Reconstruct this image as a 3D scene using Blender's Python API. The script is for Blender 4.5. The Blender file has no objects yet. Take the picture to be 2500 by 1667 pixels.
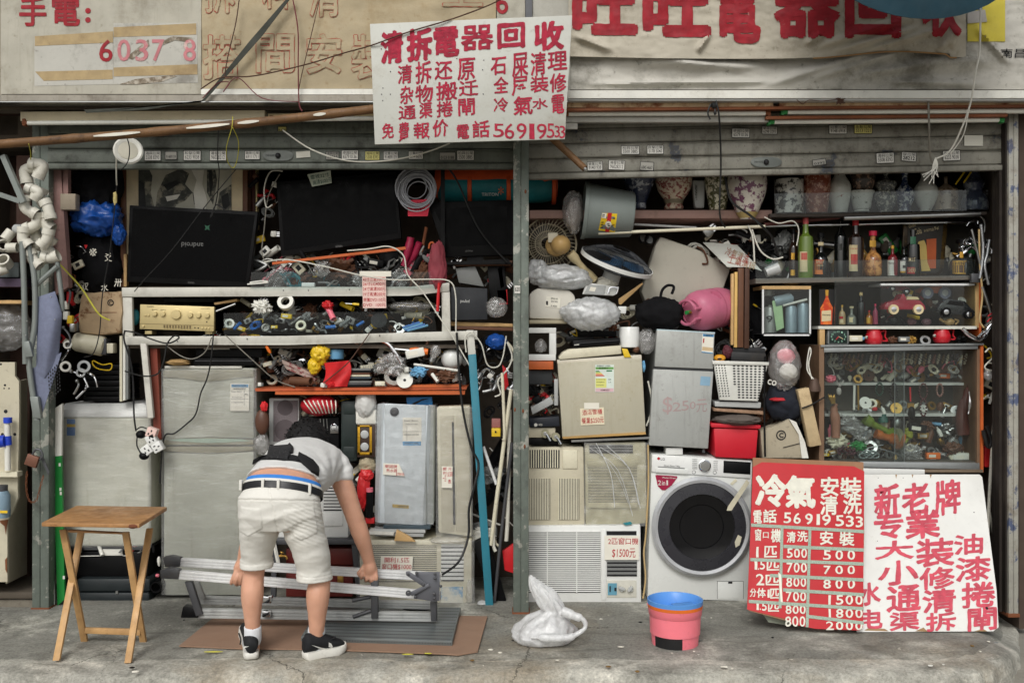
import bpy,bmesh,math,random
from mathutils import Vector,Matrix,noise as mnoise
R=math.radians
random.seed(7)
SC=bpy.context.scene
COL=SC.collection
# --- camera, sky, sun, exposure
F,D0,H,HOR=2450.0,5.86,1.55,815.0
cd=bpy.data.cameras.new("camera");cam=bpy.data.objects.new("camera",cd);COL.objects.link(cam)
cam.location=(0,-D0,H);cam.rotation_euler=(R(90),0,0)
cd.sensor_width=36;cd.lens=36*F/2500;cd.shift_y=-(833.5-HOR)/2500;cd.clip_end=800;cd.clip_start=.05
SC.camera=cam
W=bpy.data.worlds.new("World");SC.world=W;W.use_nodes=True
wn=W.node_tree.nodes;wl=W.node_tree.links
sky=wn.new("ShaderNodeTexSky");sky.sky_type='NISHITA';sky.sun_disc=False
sky.sun_elevation=R(42);sky.sun_rotation=R(180+14);sky.dust_density=4;sky.air_density=1.3;sky.ozone_density=.6
hs=wn.new("ShaderNodeHueSaturation");hs.inputs['Saturation'].default_value=.2
wl.new(sky.outputs[0],hs.inputs['Color']);bg=wn['Background'];wl.new(hs.outputs[0],bg.inputs[0]);bg.inputs[1].default_value=.115
sd=bpy.data.lights.new("sun",'SUN');sd.energy=1.35;sd.angle=R(24);sd.color=(1,.985,.955)
sun=bpy.data.objects.new("sun",sd);COL.objects.link(sun)
_sv=Vector((math.sin(R(194))*math.cos(R(42)),math.cos(R(194))*math.cos(R(42)),math.sin(R(42))))
sun.rotation_euler=_sv.to_track_quat('Z','Y').to_euler()
SC.view_settings.view_transform='Standard';SC.view_settings.look='None';SC.view_settings.exposure=0.0;SC.view_settings.gamma=1
SC.cycles.max_bounces=6;SC.cycles.transparent_max_bounces=16;SC.cycles.use_denoising=True
SC.cycles.caustics_reflective=False;SC.cycles.caustics_refractive=False
# --- photo pixel -> place, at a known depth y
def X(px,y):return(px-1250)/F*(D0+y)
def Z(py,y):return H-(py-HOR)/F*(D0+y)
def P(px,py,y):return Vector((X(px,y),y,Z(py,y)))
def S(y):return(D0+y)/F
K4=640/2281.0
def cr(ox,oy,*v):return tuple((oy if i%2 else ox)+q*K4 for i,q in enumerate(v))
# --- materials
def lin(c):return tuple((v/255/12.92 if v/255<=.04045 else((v/255+.055)/1.055)**2.4)for v in c[:3])
MATS={}
def mat(name,col,rough=.55,metal=0,var=.14,vs=7,dirt=0,dcol=(70,62,50),ds=3.5,bump=0,bs=80,spec=.4,streak=0,col2=None,c2t=.5,c2s=5,c2w=.06,alpha=1,coat=0,trans=0,sub=0):
 """Procedural paint: base colour, broad tone variation, grime patches, fine bump; col2 = a second colour showing in worn patches."""
 if name in MATS:return MATS[name]
 m=bpy.data.materials.new(name);MATS[name]=m;m.use_nodes=True
 nt=m.node_tree;N=nt.nodes;L=nt.links;bs_=N['Principled BSDF']
 tc=N.new("ShaderNodeTexCoord");co=tc.outputs['Object']
 def nz(scale,det=5,ro=.6,stretch=None):
  n=N.new("ShaderNodeTexNoise");n.inputs['Scale'].default_value=scale;n.inputs['Detail'].default_value=det;n.inputs['Roughness'].default_value=ro
  if stretch:
   mp=N.new("ShaderNodeMapping");mp.inputs['Scale'].default_value=stretch;L.new(co,mp.inputs[0]);L.new(mp.outputs[0],n.inputs['Vector'])
  else:L.new(co,n.inputs['Vector'])
  return n.outputs['Fac']
 def ramp(src,a,b,va=0.,vb=1.):
  r=N.new("ShaderNodeMapRange");r.inputs[1].default_value=a;r.inputs[2].default_value=b;r.inputs[3].default_value=va;r.inputs[4].default_value=vb;r.interpolation_type='SMOOTHSTEP'
  L.new(src,r.inputs[0]);return r.outputs[0]
 def mix(fac,a,b,mode='MIX'):
  x=N.new("ShaderNodeMix");x.data_type='RGBA';x.blend_type=mode
  for s,v in((x.inputs[0],fac),(x.inputs[6],a),(x.inputs[7],b)):
   if hasattr(v,'links'):L.new(v,s)
   elif isinstance(v,(int,float)):s.default_value=v
   else:s.default_value=(*v,1)
  return x.outputs[2]
 c=lin(col);out=c
 if col2:out=mix(ramp(nz(c2s,8,.68),c2t-c2w,c2t+c2w),out,lin(col2))
 if var:
  v=ramp(nz(vs,4),.25,.75,1-var,1+var)
  g=N.new("ShaderNodeCombineColor");[L.new(v,g.inputs[i])for i in range(3)]
  out=mix(1.,out,g.outputs[0],'MULTIPLY')
 if dirt:
  out=mix(ramp(nz(ds,9,.72),.47,.69,0,dirt),out,lin(dcol))
  out=mix(ramp(nz(ds*9,6,.7),.58,.71,0,dirt*.8),out,lin(dcol))
 if streak:out=mix(ramp(nz(3,6,.7,(9,9,.8)),.52,.72,0,streak),out,lin(dcol))
 if hasattr(out,'links'):L.new(out,bs_.inputs['Base Color'])
 else:bs_.inputs['Base Color'].default_value=(*out,1)
 bs_.inputs['Roughness'].default_value=rough;bs_.inputs['Metallic'].default_value=metal
 bs_.inputs['Specular IOR Level'].default_value=spec;bs_.inputs['Alpha'].default_value=alpha
 bs_.inputs['Coat Weight'].default_value=coat;bs_.inputs['Transmission Weight'].default_value=trans
 if sub:bs_.inputs['Subsurface Weight'].default_value=sub;bs_.inputs['Subsurface Radius'].default_value=(.02,.008,.004);bs_.inputs['Subsurface Scale'].default_value=.4
 if rough>.12 and not metal:L.new(ramp(nz(vs*1.7,5),.3,.7,max(0,rough-.09),min(1,rough+.12)),bs_.inputs['Roughness'])
 if bump:
  bp=N.new("ShaderNodeBump");bp.inputs['Strength'].default_value=min(1,bump);bp.inputs['Distance'].default_value=.004
  L.new(nz(bs,6,.65),bp.inputs['Height']);L.new(bp.outputs[0],bs_.inputs['Normal'])
 return m
def glass(name,tint=(255,255,255),gloss=.1,rough=.03,body=0.,bcol=(220,222,225),bump=0,bs=30,stretch=None):
 """Clear sheet: transparent + mirror by angle, optionally with a milky body broken up by wrinkles."""
 if name in MATS:return MATS[name]
 m=bpy.data.materials.new(name);MATS[name]=m;m.use_nodes=True
 nt=m.node_tree;N=nt.nodes;L=nt.links;N.remove(N['Principled BSDF']);out=N['Material Output']
 tr=N.new("ShaderNodeBsdfTransparent");tr.inputs[0].default_value=(*lin(tint),1)
 gl=N.new("ShaderNodeBsdfGlossy");gl.inputs['Roughness'].default_value=rough
 lw=N.new("ShaderNodeLayerWeight");lw.inputs['Blend'].default_value=.22
 mr=N.new("ShaderNodeMapRange");mr.inputs[3].default_value=gloss;mr.inputs[4].default_value=min(1,gloss+.5);L.new(lw.outputs['Facing'],mr.inputs[0])
 sh=tr.outputs[0]
 tc=N.new("ShaderNodeTexCoord");nz=N.new("ShaderNodeTexNoise");nz.inputs['Scale'].default_value=bs;nz.inputs['Detail'].default_value=7;nz.inputs['Roughness'].default_value=.65;nz.inputs['Distortion'].default_value=.5
 mp=N.new("ShaderNodeMapping");mp.inputs['Scale'].default_value=stretch or(1,1,1);mp.inputs['Rotation'].default_value=(0,.5 if stretch else 0,0)
 L.new(tc.outputs['Object'],mp.inputs[0]);L.new(mp.outputs[0],nz.inputs['Vector'])
 if body:
  df=N.new("ShaderNodeBsdfDiffuse");df.inputs[0].default_value=(*lin(bcol),1);d0=df
  tl=N.new("ShaderNodeBsdfTranslucent");tl.inputs[0].default_value=(*lin(bcol),1);dm=N.new("ShaderNodeMixShader");dm.inputs[0].default_value=.4;L.new(df.outputs[0],dm.inputs[1]);L.new(tl.outputs[0],dm.inputs[2]);df=dm
  r=N.new("ShaderNodeMapRange");r.inputs[1].default_value=.38;r.inputs[2].default_value=.7;r.inputs[3].default_value=body*.78;r.inputs[4].default_value=min(1,body*1.25);L.new(nz.outputs['Fac'],r.inputs[0])
  mx=N.new("ShaderNodeMixShader");L.new(r.outputs[0],mx.inputs[0]);L.new(sh,mx.inputs[1]);L.new(df.outputs[0],mx.inputs[2]);sh=mx.outputs[0]
 mx=N.new("ShaderNodeMixShader");L.new(mr.outputs[0],mx.inputs[0]);L.new(sh,mx.inputs[1]);L.new(gl.outputs[0],mx.inputs[2]);L.new(mx.outputs[0],out.inputs[0])
 if bump:
  bp=N.new("ShaderNodeBump");bp.inputs['Strength'].default_value=bump;bp.inputs['Distance'].default_value=.01;L.new(nz.outputs['Fac'],bp.inputs['Height'])
  L.new(bp.outputs[0],gl.inputs['Normal'])
  if body:L.new(bp.outputs[0],d0.inputs['Normal']);L.new(bp.outputs[0],tl.inputs['Normal'])
 return m
def M(name,*a,**k):return mat(name,*a,**k)
# --- mesh builder
GL={}
def glyph(ch,off=0.):
 k=(ch,round(off,3))
 if k not in GL:
  c=bpy.data.curves.new('g','FONT');c.body=ch;c.size=1;c.offset=off;c.resolution_u=3
  o=bpy.data.objects.new('g',c);COL.objects.link(o);bpy.context.view_layer.update()
  m=bpy.data.meshes.new_from_object(o.evaluated_get(bpy.context.evaluated_depsgraph_get()))
  vs=[(v.co.x,v.co.y)for v in m.vertices];fs=[tuple(p.vertices)for p in m.polygons]
  bpy.data.objects.remove(o);bpy.data.curves.remove(c);bpy.data.meshes.remove(m)
  xs=[v[0]for v in vs]or[0,1];ys=[v[1]for v in vs]or[0,1]
  w=max(1e-4,max(xs)-min(xs));h=max(1e-4,max(ys)-min(ys));x0,y1=min(xs),max(ys)
  GL[k]=([((x-x0)/w,(y1-y)/h)for x,y in vs],fs,w/h)
 return GL[k]
class B:
 def __init__(s,m=None):s.bm=bmesh.new();s.mats=[];s.cur=0;s.xf=None;m and s.m(m)
 def m(s,mt):
  if mt not in s.mats:s.mats.append(mt)
  s.cur=s.mats.index(mt);return s
 def rot(s,c,ax,deg):s.xf=Matrix.Translation(c)@Matrix.Rotation(R(deg),4,ax)@Matrix.Translation(-Vector(c))@(s.xf or Matrix.Identity(4));return s
 def un(s):s.xf=None;return s
 def v(s,p):p=Vector(p);return s.bm.verts.new(s.xf@p if s.xf else p)
 def f(s,vs):
  try:q=s.bm.faces.new(vs)
  except ValueError:return None
  q.material_index=s.cur;return q
 def box(s,x0,x1,y0,y1,z0,z1,bev=0,seg=2):
  x0,x1=sorted((x0,x1));y0,y1=sorted((y0,y1));z0,z1=sorted((z0,z1))
  v=[s.v((x,y,z))for x in(x0,x1)for y in(y0,y1)for z in(z0,z1)]
  fs=[s.f([v[i]for i in q])for q in((0,1,3,2),(4,6,7,5),(0,4,5,1),(2,3,7,6),(0,2,6,4),(1,5,7,3))]
  if bev:
   r=bmesh.ops.bevel(s.bm,geom=list({e for q in fs for e in q.edges}),offset=min(bev,.49*min(x1-x0,y1-y0,z1-z0)),segments=seg,affect='EDGES',profile=.5)
   for q in r['faces']:q.material_index=s.cur
  return s
 def bx(s,px0,py0,px1,py1,y,dep=.02,bev=0,seg=2):
  "box whose front face at depth y fills the photo rectangle; goes back by dep"
  return s.box(X(px0,y),X(px1,y),y,y+dep,Z(py1,y),Z(py0,y),bev,seg)
 def prism(s,pts,dv,bev=0):
  "polygon of 3-D points pushed along dv"
  dv=Vector(dv);a=[s.v(p)for p in pts];b=[s.v(Vector(p)+dv)for p in pts];n=len(pts)
  fs=[s.f(a),s.f(b[::-1])]+[s.f([a[i],b[i],b[(i+1)%n],a[(i+1)%n]])for i in range(n)]
  if bev:
   r=bmesh.ops.bevel(s.bm,geom=list({e for q in fs if q for e in q.edges}),offset=bev,segments=2,affect='EDGES',profile=.5)
   for q in r['faces']:q.material_index=s.cur
  return s
 def pp(s,pts,y,dep=.02,bev=0):
  g=y if callable(y)else(lambda a,b:y)
  return s.prism([P(a,b,g(a,b))for a,b in pts],(0,dep,0),bev)
 def tube(s,pts,r,seg=8,cap=True,sm=0):
  pts=[Vector(p)for p in pts]
  if sm:pts=spline(pts,sm)
  n=len(pts);rs=r if isinstance(r,(list,tuple))else[r]*n
  if len(rs)!=n:rs=[rs[min(len(rs)-1,int(i*len(rs)/n))]for i in range(n)]
  rings=[];up=None
  for i in range(n):
   t=(pts[min(i+1,n-1)]-pts[max(i-1,0)])
   if t.length<1e-9:t=Vector((0,0,1))
   t.normalize()
   if up is None:up=t.orthogonal().normalized()
   up=(up-t*up.dot(t));up=up.normalized()if up.length>1e-6 else t.orthogonal().normalized()
   w=t.cross(up)
   rings.append([s.v(pts[i]+(up*math.cos(k*2*math.pi/seg)+w*math.sin(k*2*math.pi/seg))*rs[i])for k in range(seg)])
  for i in range(n-1):
   for k in range(seg):s.f([rings[i][k],rings[i][(k+1)%seg],rings[i+1][(k+1)%seg],rings[i+1][k]])
  if cap:s.f(rings[0][::-1]);s.f(rings[-1])
  return s
 def tp(s,pts,rpx,seg=8,sm=0,cap=True):
  "tube through (px, py, y) points, radius in photo pixels"
  return s.tube([P(*p)for p in pts],rpx*S(pts[0][2])if not isinstance(rpx,(list,tuple))else[q*S(pts[0][2])for q in rpx],seg,cap,sm)
 def lathe(s,prof,c,seg=24,tilt=None,sx=1,sy=1):
  "profile [(radius, height)] turned about an axis through c; tilt = rotation matrix"
  c=Vector(c);T=tilt or Matrix.Identity(3);rings=[]
  for r,h in prof:
   if r<=1e-6:rings.append([s.v(c+T@Vector((0,0,h)))])
   else:rings.append([s.v(c+T@Vector((r*sx*math.cos(k*2*math.pi/seg),r*sy*math.sin(k*2*math.pi/seg),h)))for k in range(seg)])
  for a,b in zip(rings,rings[1:]):
   if len(a)==1 and len(b)==1:continue
   for k in range(seg):
    k2=(k+1)%seg
    if len(a)==1:s.f([a[0],b[k2],b[k]])
    elif len(b)==1:s.f([a[k],a[k2],b[0]])
    else:s.f([a[k],a[k2],b[k2],b[k]])
  return s
 def ball(s,c,r,u=14,v=9,nz=0,seed=0,fr=3.,pinch=0,ridge=0):
  "ellipsoid, optionally crumpled; r = radius or (rx, ry, rz)"
  c=Vector(c);r=Vector(r)if hasattr(r,'__len__')else Vector((r,r,r));rows=[]
  for i in range(v+1):
   t=math.pi*i/v;row=[]
   for k in range(1 if i in(0,v)else u):
    ph=2*math.pi*k/u
    d=Vector((math.sin(t)*math.cos(ph),math.sin(t)*math.sin(ph),math.cos(t)))
    q=1.
    if nz:
     w=d*fr+Vector((seed*7.3,seed*3.1,seed))
     q+=nz*mnoise.fractal(w,.8,2.1,4)+ridge*(abs(mnoise.noise(w*1.7+Vector((9,0,0))))-.25)
    if pinch:q*=1-pinch*max(0,d.z)**2
    row.append(s.v(c+Vector((d.x*r.x,d.y*r.y,d.z*r.z))*q))
   rows.append(row)
  for a,b in zip(rows,rows[1:]):
   for k in range(u):
    k2=(k+1)%u
    if len(a)==1:s.f([a[0],b[k],b[k2]])
    elif len(b)==1:s.f([a[k],b[0],a[k2]])
    else:s.f([a[k],b[k],b[k2],a[k2]])
  return s
 def sheet(s,fn,nu,nv,th=.003):
  "grid surface fn(u,v)->point with a real thickness"
  g=[[s.v(fn(i/nu,j/nv))for j in range(nv+1)]for i in range(nu+1)]
  h=[[s.v(Vector(fn(i/nu,j/nv))+Vector((0,th,0)))for j in range(nv+1)]for i in range(nu+1)]
  for i in range(nu):
   for j in range(nv):
    s.f([g[i][j],g[i+1][j],g[i+1][j+1],g[i][j+1]]);s.f([h[i][j],h[i][j+1],h[i+1][j+1],h[i+1][j]])
  ring=[(i,0)for i in range(nu)]+[(nu,j)for j in range(nv)]+[(i,nv)for i in range(nu,0,-1)]+[(0,j)for j in range(nv,0,-1)]
  for(a,b),(c,d)in zip(ring,ring[1:]+ring[:1]):s.f([g[a][b],h[a][b],h[c][d],g[c][d]])
  return s
 def ch(s,c,x0,y0,x1,y1,y,off=.012,slant=.0,jit=0,cuts=0,ang=0):
  "one painted character filling the photo rectangle; y = depth or depth function; off = extra stroke weight, laid on in overlapping strokes"
  g=y if callable(y)else(lambda a,b:y)
  n=len(c.strip())or 1;rad=max(0,off-.008)*min(y1-y0,(x1-x0)/n*1.1)*.95
  x0,x1,y0,y1=x0+rad,x1-rad,y0+rad,y1-rad
  sh=[(0,0)]+([(rad*math.cos(k*1.0472+.4),rad*math.sin(k*1.0472+.4))for k in range(6)]if rad>.25 else[])
  for li,(ox,oy)in enumerate(sh):s._ch(c,x0+ox,y0+oy,x1+ox,y1+oy,(lambda a,b,li=li:g(a,b)-.00012*li),slant,jit,cuts,ang)
  return s
 def _ch(s,c,x0,y0,x1,y1,g,slant,jit,cuts,ang):
  vs,fs,asp=glyph(c,.004)
  pts=[];ca,sa=math.cos(R(ang)),math.sin(R(ang));mx,my=(x0+x1)/2,(y0+y1)/2
  for u,v in vs:pts.append((x0+u*(x1-x0),y0+v*(y1-y0)-slant*(u-.5)*(y1-y0)))
  if cuts:
   t=bmesh.new();vv=[t.verts.new((a,b,0))for a,b in pts]
   for q in fs:
    try:t.faces.new([vv[i]for i in q])
    except ValueError:pass
   xs=[p[0]for p in pts];ys=[p[1]for p in pts]
   for lo,hi,ax in((min(xs),max(xs),0),(min(ys),max(ys),1)):
    k=lo+cuts
    while k<hi:
     bmesh.ops.bisect_plane(t,geom=t.verts[:]+t.edges[:]+t.faces[:],plane_co=(k,k,0),plane_no=(1-ax,ax,0));k+=cuts
   t.verts.index_update();pts=[(v.co.x,v.co.y)for v in t.verts];fs=[tuple(v.index for v in q.verts)for q in t.faces];t.free()
  w=[]
  for a,b in pts:
   if jit:
    n=mnoise.noise_vector(Vector((a*.09,b*.09,ord(c[0])%97)));n2=mnoise.noise_vector(Vector((a*.4,b*.4,3)))
    a+=(n.x*.7+n2.x*.3)*jit;b+=(n.y*.7+n2.y*.3)*jit
   if ang:a,b=mx+(a-mx)*ca-(b-my)*sa,my+(a-mx)*sa+(b-my)*ca
   w.append(s.v(P(a,b,g(a,b))))
  for q in fs:s.f([w[i]for i in q])
  return s
 def line(s,text,x0,y0,x1,y1,y,off=.01,ang=0,jit=0,slant=0):
  return s.ch(text,x0,y0,x1,y1,y,off,slant,jit,0,ang)
 def build(s,name,parent=None,smooth=40,loc=None):
  me=bpy.data.meshes.new(name)
  for mt in s.mats:me.materials.append(mt)
  bmesh.ops.recalc_face_normals(s.bm,faces=s.bm.faces[:])
  org=Vector(loc)if loc is not None else(WORLD.get(parent.name,Vector())if parent else None)
  if org is None:
   co=[v.co for v in s.bm.verts];org=Vector((sum(c.x for c in co)/len(co),sum(c.y for c in co)/len(co),min(c.z for c in co)))
  for v in s.bm.verts:v.co-=org
  s.bm.to_mesh(me);s.bm.free()
  if smooth:
   me.polygons.foreach_set('use_smooth',[True]*len(me.polygons));me.set_sharp_from_angle(angle=R(smooth))
  o=bpy.data.objects.new(name,me);COL.objects.link(o)
  WORLD[o.name]=org
  if parent:o.parent=parent;o.location=(0,0,0)if(org-WORLD[parent.name]).length<1e-7 else org-WORLD[parent.name]
  else:o.location=org
  return o
WORLD={}
def stick(b,pts,ob,root,off=.003,sub=3):
 "a flat patch laid on the surface of ob where the photo shows it (convex outline)"
 pts=[((pts[i][0]*(sub-k)+pts[(i+1)%len(pts)][0]*k)/sub,(pts[i][1]*(sub-k)+pts[(i+1)%len(pts)][1]*k)/sub)for i in range(len(pts))for k in range(sub)];o=Vector((0,-D0,H));w=Vector(WORLD[root.name]);ps=[];bpy.context.view_layer.update()
 for px,py in pts+[(sum(p[0]for p in pts)/len(pts),sum(p[1]for p in pts)/len(pts))]:
  d=(P(px,py,0)-o).normalized();ok,co,no,_=ob.ray_cast(o-w,d)
  if ok:ps.append(co+w+no*(off if no.dot(d)<0 else-off))
 if len(ps)>3:q=[b.v(p)for p in ps];m=q.pop();[b.f([q[i],q[(i+1)%len(q)],m])for i in range(len(q))]
def lean(px0,py0,y0,px1,py1,y1):
 "depth function of the flat plane that leans between two photo rows given with their depths"
 za,zb=Z(py0,y0),Z(py1,y1);k=(y1-y0)/(zb-za)
 def g(px,py):
  t=(py-HOR)/F;return(y0+k*(H-t*D0-za))/(1+k*t)
 return g
def spline(p,k):
 out=[]
 for i in range(len(p)-1):
  a,b,c,d=p[max(i-1,0)],p[i],p[i+1],p[min(i+2,len(p)-1)]
  for j in range(k):
   t=j/k
   out.append(.5*(2*b+(c-a)*t+(2*a-5*b+4*c-d)*t*t+(3*b-a-3*c+d)*t**3))
 return out+[p[-1]]
def tag(o,label=None,cat=None,group=None,kind=None):
 for k,v in(('label',label),('category',cat),('group',group),('kind',kind)):
  if v:o[k]=v
 return o
def T(name,label,cat,loc,group=None):
 "a thing made of parts: an Empty at its base"
 o=bpy.data.objects.new(name,None);COL.objects.link(o);o.location=loc;o.empty_display_size=.05
 WORLD[o.name]=Vector(loc);return tag(o,label,cat,group)
def One(b,name,label,cat,group=None,smooth=40):
 "a thing that is one mesh"
 return tag(b.build(name,None,smooth),label,cat,group)
def copy_tree(o,loc,label=None,rot=None):
 def rec(q,par):
  c=q.copy();COL.objects.link(c);c.parent=par
  for k in q.children:rec(k,c)
  return c
 c=rec(o,None);c.location=loc;WORLD[c.name]=Vector(loc)
 if label:c['label']=label
 if rot:c.rotation_euler=rot
 return c
def TX(deg):return Matrix.Rotation(R(deg),3,'X')
def TY(deg):return Matrix.Rotation(R(deg),3,'Y')
def TZ(deg):return Matrix.Rotation(R(deg),3,'Z')
# --- the colours of the place
mWhite=M('white_paint',(222,221,212),.5,dirt=.35,dcol=(120,110,92),bump=.1)
mEnam=M('white_enamel',(222,223,219),.32,var=.05,dirt=.12,dcol=(120,115,100))
mCream=M('cream_plastic',(214,208,184),.45,var=.08,dirt=.3,dcol=(110,98,74))
mCreamD=M('aged_plastic',(196,189,166),.5,var=.1,dirt=.35,dcol=(92,80,58))
mGrey=M('grey_plastic',(120,122,120),.5,dirt=.2)
mGreyL=M('silver_paint',(176,178,176),.38,var=.06,dirt=.15)
mBlack=M('black_plastic',(14,14,15),.45,var=.2,spec=.15)
mBlackM=M('black_cloth',(20,20,22),.9,var=.3,bump=.4,spec=.15)
mScreen=M('screen_glass',(5,5,6),.3,var=0,spec=.06)
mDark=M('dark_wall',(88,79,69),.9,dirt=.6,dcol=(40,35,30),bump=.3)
mSteel=M('steel',(165,166,164),.35,1,var=.12)
mChrome=M('chrome',(215,217,220),.12,1,var=.04)
mAlu=M('aluminium',(226,227,226),.36,.1,var=.08,dirt=.2,dcol=(90,86,78),ds=9)
mAluD=M('dull_aluminium',(168,170,168),.45,.1,var=.12,dirt=.3,dcol=(60,58,52),ds=8)
mGun=M('grey_iron',(84,85,88),.45,.4,dirt=.3)
mRed=M('red_plastic',(196,32,38),.42,var=.08,dirt=.1)
mRedB=M('red_bag_film',(206,40,44),.4,var=.15,bump=.3,bs=40)
mRust=M('rusty_cream_paint',(206,178,140),.7,var=.15,col2=(128,74,40),c2t=.56,c2s=9,c2w=.1,dirt=.3,dcol=(88,48,26),bump=.3)
mRustD=M('rust',(120,70,42),.8,var=.3,dirt=.5,dcol=(60,34,22),bump=.5)
mOrange=M('orange_board',(196,96,44),.55,dirt=.25)
mYellow=M('yellow_plastic',(222,186,40),.45,dirt=.15)
mBlue=M('blue_plastic',(40,108,186),.4)
mGreen=M('green_plastic',(40,130,62),.4)
mPink=M('pink_plastic',(222,112,128),.4,var=.06,dirt=.12)
mTeal=M('teal_plastic',(44,128,138),.45)
mBrown=M('brown_wood',(96,62,42),.6,vs=12,bump=.2)
mWood=M('pale_wood',(196,160,108),.6,vs=10,dirt=.3,bump=.2)
mPaper=M('paper',(226,222,208),.8,var=.06)
mPinkP=M('pink_paper',(226,196,186),.8,var=.05)
mInk=M('red_ink',(176,32,44),.7,var=.2,vs=30)
mInkK=M('black_ink',(26,26,28),.7,var=0)
mGold=M('gold_panel',(202,184,134),.4,.35,var=.05)
mFilm=glass('wrap_film',gloss=.05,rough=.2,body=.09,bcol=(240,242,240),bump=.5,bs=5,stretch=(1.2,1,5))
mBagW=glass('white_bag_film',gloss=.12,rough=.16,body=.86,bcol=(246,248,248),bump=1,bs=26)
mBagC=glass('clear_bag_film',gloss=.1,rough=.16,body=.24,bcol=(240,238,234),bump=1,bs=24)
mAcr=glass('acrylic',tint=(246,250,250),gloss=.018,rough=.04,body=.004,bs=4)
mPane=glass('pane_glass',tint=(244,248,247),gloss=.03,rough=.02,body=.012,bs=3)
def col(c,rough=.45,**k):return M('paint_%02x%02x%02x_%d'%(*c,rough*100),c,rough,**k)
# --- ground
def concrete(name,base,pale,brown):
 m=M(name,base,.85,var=.22,vs=2.6,dirt=.6,dcol=(74,72,64),ds=2.4,bump=.6,bs=60,spec=.25,col2=pale,c2t=.6,c2s=2.6,c2w=.1)
 nt=m.node_tree;N=nt.nodes;L=nt.links;p=N['Principled BSDF'];src=p.inputs['Base Color'].links[0].from_socket
 tc=N.new("ShaderNodeTexCoord")
 def add(fac,c,src):
  x=N.new("ShaderNodeMix");x.data_type='RGBA';L.new(fac,x.inputs[0]);L.new(src,x.inputs[6]);x.inputs[7].default_value=(*lin(c),1);return x.outputs[2]
 n=N.new("ShaderNodeTexNoise");n.inputs['Scale'].default_value=.9;n.inputs['Detail'].default_value=9;n.inputs['Roughness'].default_value=.65;L.new(tc.outputs['Object'],n.inputs['Vector'])
 r=N.new("ShaderNodeMapRange");r.inputs[1].default_value=.56;r.inputs[2].default_value=.7;r.inputs[4].default_value=.55;L.new(n.outputs['Fac'],r.inputs[0]);src=add(r.outputs[0],brown,src)
 mp=N.new("ShaderNodeMixRGB");mp.inputs[0].default_value=.16;L.new(tc.outputs['Object'],mp.inputs[1]);n2=N.new("ShaderNodeTexNoise");n2.inputs['Scale'].default_value=7;n2.inputs['Detail'].default_value=12;n2.inputs['Roughness'].default_value=.72
 L.new(tc.outputs['Object'],n2.inputs['Vector']);L.new(n2.outputs['Color'],mp.inputs[2])
 vo=N.new("ShaderNodeTexVoronoi");vo.feature='DISTANCE_TO_EDGE';vo.inputs['Scale'].default_value=1.15;L.new(mp.outputs[0],vo.inputs['Vector'])
 n3=N.new("ShaderNodeTexNoise");n3.inputs['Scale'].default_value=1.7;L.new(tc.outputs['Object'],n3.inputs['Vector'])
 w=N.new("ShaderNodeMath");w.operation='MULTIPLY_ADD';w.inputs[1].default_value=.022;w.inputs[2].default_value=-.0098;L.new(n3.outputs['Fac'],w.inputs[0])
 lt=N.new("ShaderNodeMath");lt.operation='LESS_THAN';L.new(vo.outputs['Distance'],lt.inputs[0]);L.new(w.outputs[0],lt.inputs[1])
 sc_=N.new("ShaderNodeMath");sc_.operation='MULTIPLY';sc_.inputs[1].default_value=.75;L.new(lt.outputs[0],sc_.inputs[0]);src=add(sc_.outputs[0],(46,44,38),src)
 v2=N.new("ShaderNodeTexVoronoi");v2.inputs['Scale'].default_value=9;L.new(mp.outputs[0],v2.inputs['Vector'])
 l2=N.new("ShaderNodeMath");l2.operation='LESS_THAN';l2.inputs[1].default_value=.07;L.new(v2.outputs['Distance'],l2.inputs[0]);src=add(l2.outputs[0],(190,186,172),src)
 n4=N.new("ShaderNodeTexNoise");n4.inputs['Scale'].default_value=70;n4.inputs['Detail'].default_value=6;n4.inputs['Roughness'].default_value=.75;L.new(tc.outputs['Object'],n4.inputs['Vector'])
 r4=N.new("ShaderNodeMapRange");r4.inputs[1].default_value=.3;r4.inputs[2].default_value=.7;r4.inputs[3].default_value=.62;r4.inputs[4].default_value=1.38;L.new(n4.outputs['Fac'],r4.inputs[0]);g4=N.new("ShaderNodeCombineColor");[L.new(r4.outputs[0],g4.inputs[i])for i in range(3)]
 x4=N.new("ShaderNodeMix");x4.data_type='RGBA';x4.blend_type='MULTIPLY';x4.inputs[0].default_value=1;L.new(src,x4.inputs[6]);L.new(g4.outputs[0],x4.inputs[7]);src=x4.outputs[2]
 n5=N.new("ShaderNodeTexNoise");n5.inputs['Scale'].default_value=2.2;n5.inputs['Detail'].default_value=8;n5.inputs['Roughness'].default_value=.7;n5.inputs['Distortion'].default_value=1.2;m5=N.new("ShaderNodeMapping");m5.inputs['Scale'].default_value=(1,3.2,1);m5.inputs['Location'].default_value=(4,2,0);L.new(tc.outputs['Object'],m5.inputs[0]);L.new(m5.outputs[0],n5.inputs['Vector'])
 r5=N.new("ShaderNodeMapRange");r5.inputs[1].default_value=.54;r5.inputs[2].default_value=.66;r5.inputs[4].default_value=.6;L.new(n5.outputs['Fac'],r5.inputs[0]);src=add(r5.outputs[0],(92,90,82),src)
 L.new(src,p.inputs['Base Color'])
 b=N.new("ShaderNodeBump");b.inputs['Distance'].default_value=.012;b.inputs['Strength'].default_value=.5;L.new(n2.outputs['Fac'],b.inputs['Height'])
 old=p.inputs['Normal'].links[0].from_socket;L.new(old,b.inputs['Normal']);L.new(b.outputs[0],p.inputs['Normal'])
 return m
mConc=concrete('worn_concrete',(136,135,127),(182,180,169),(128,115,95))
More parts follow.
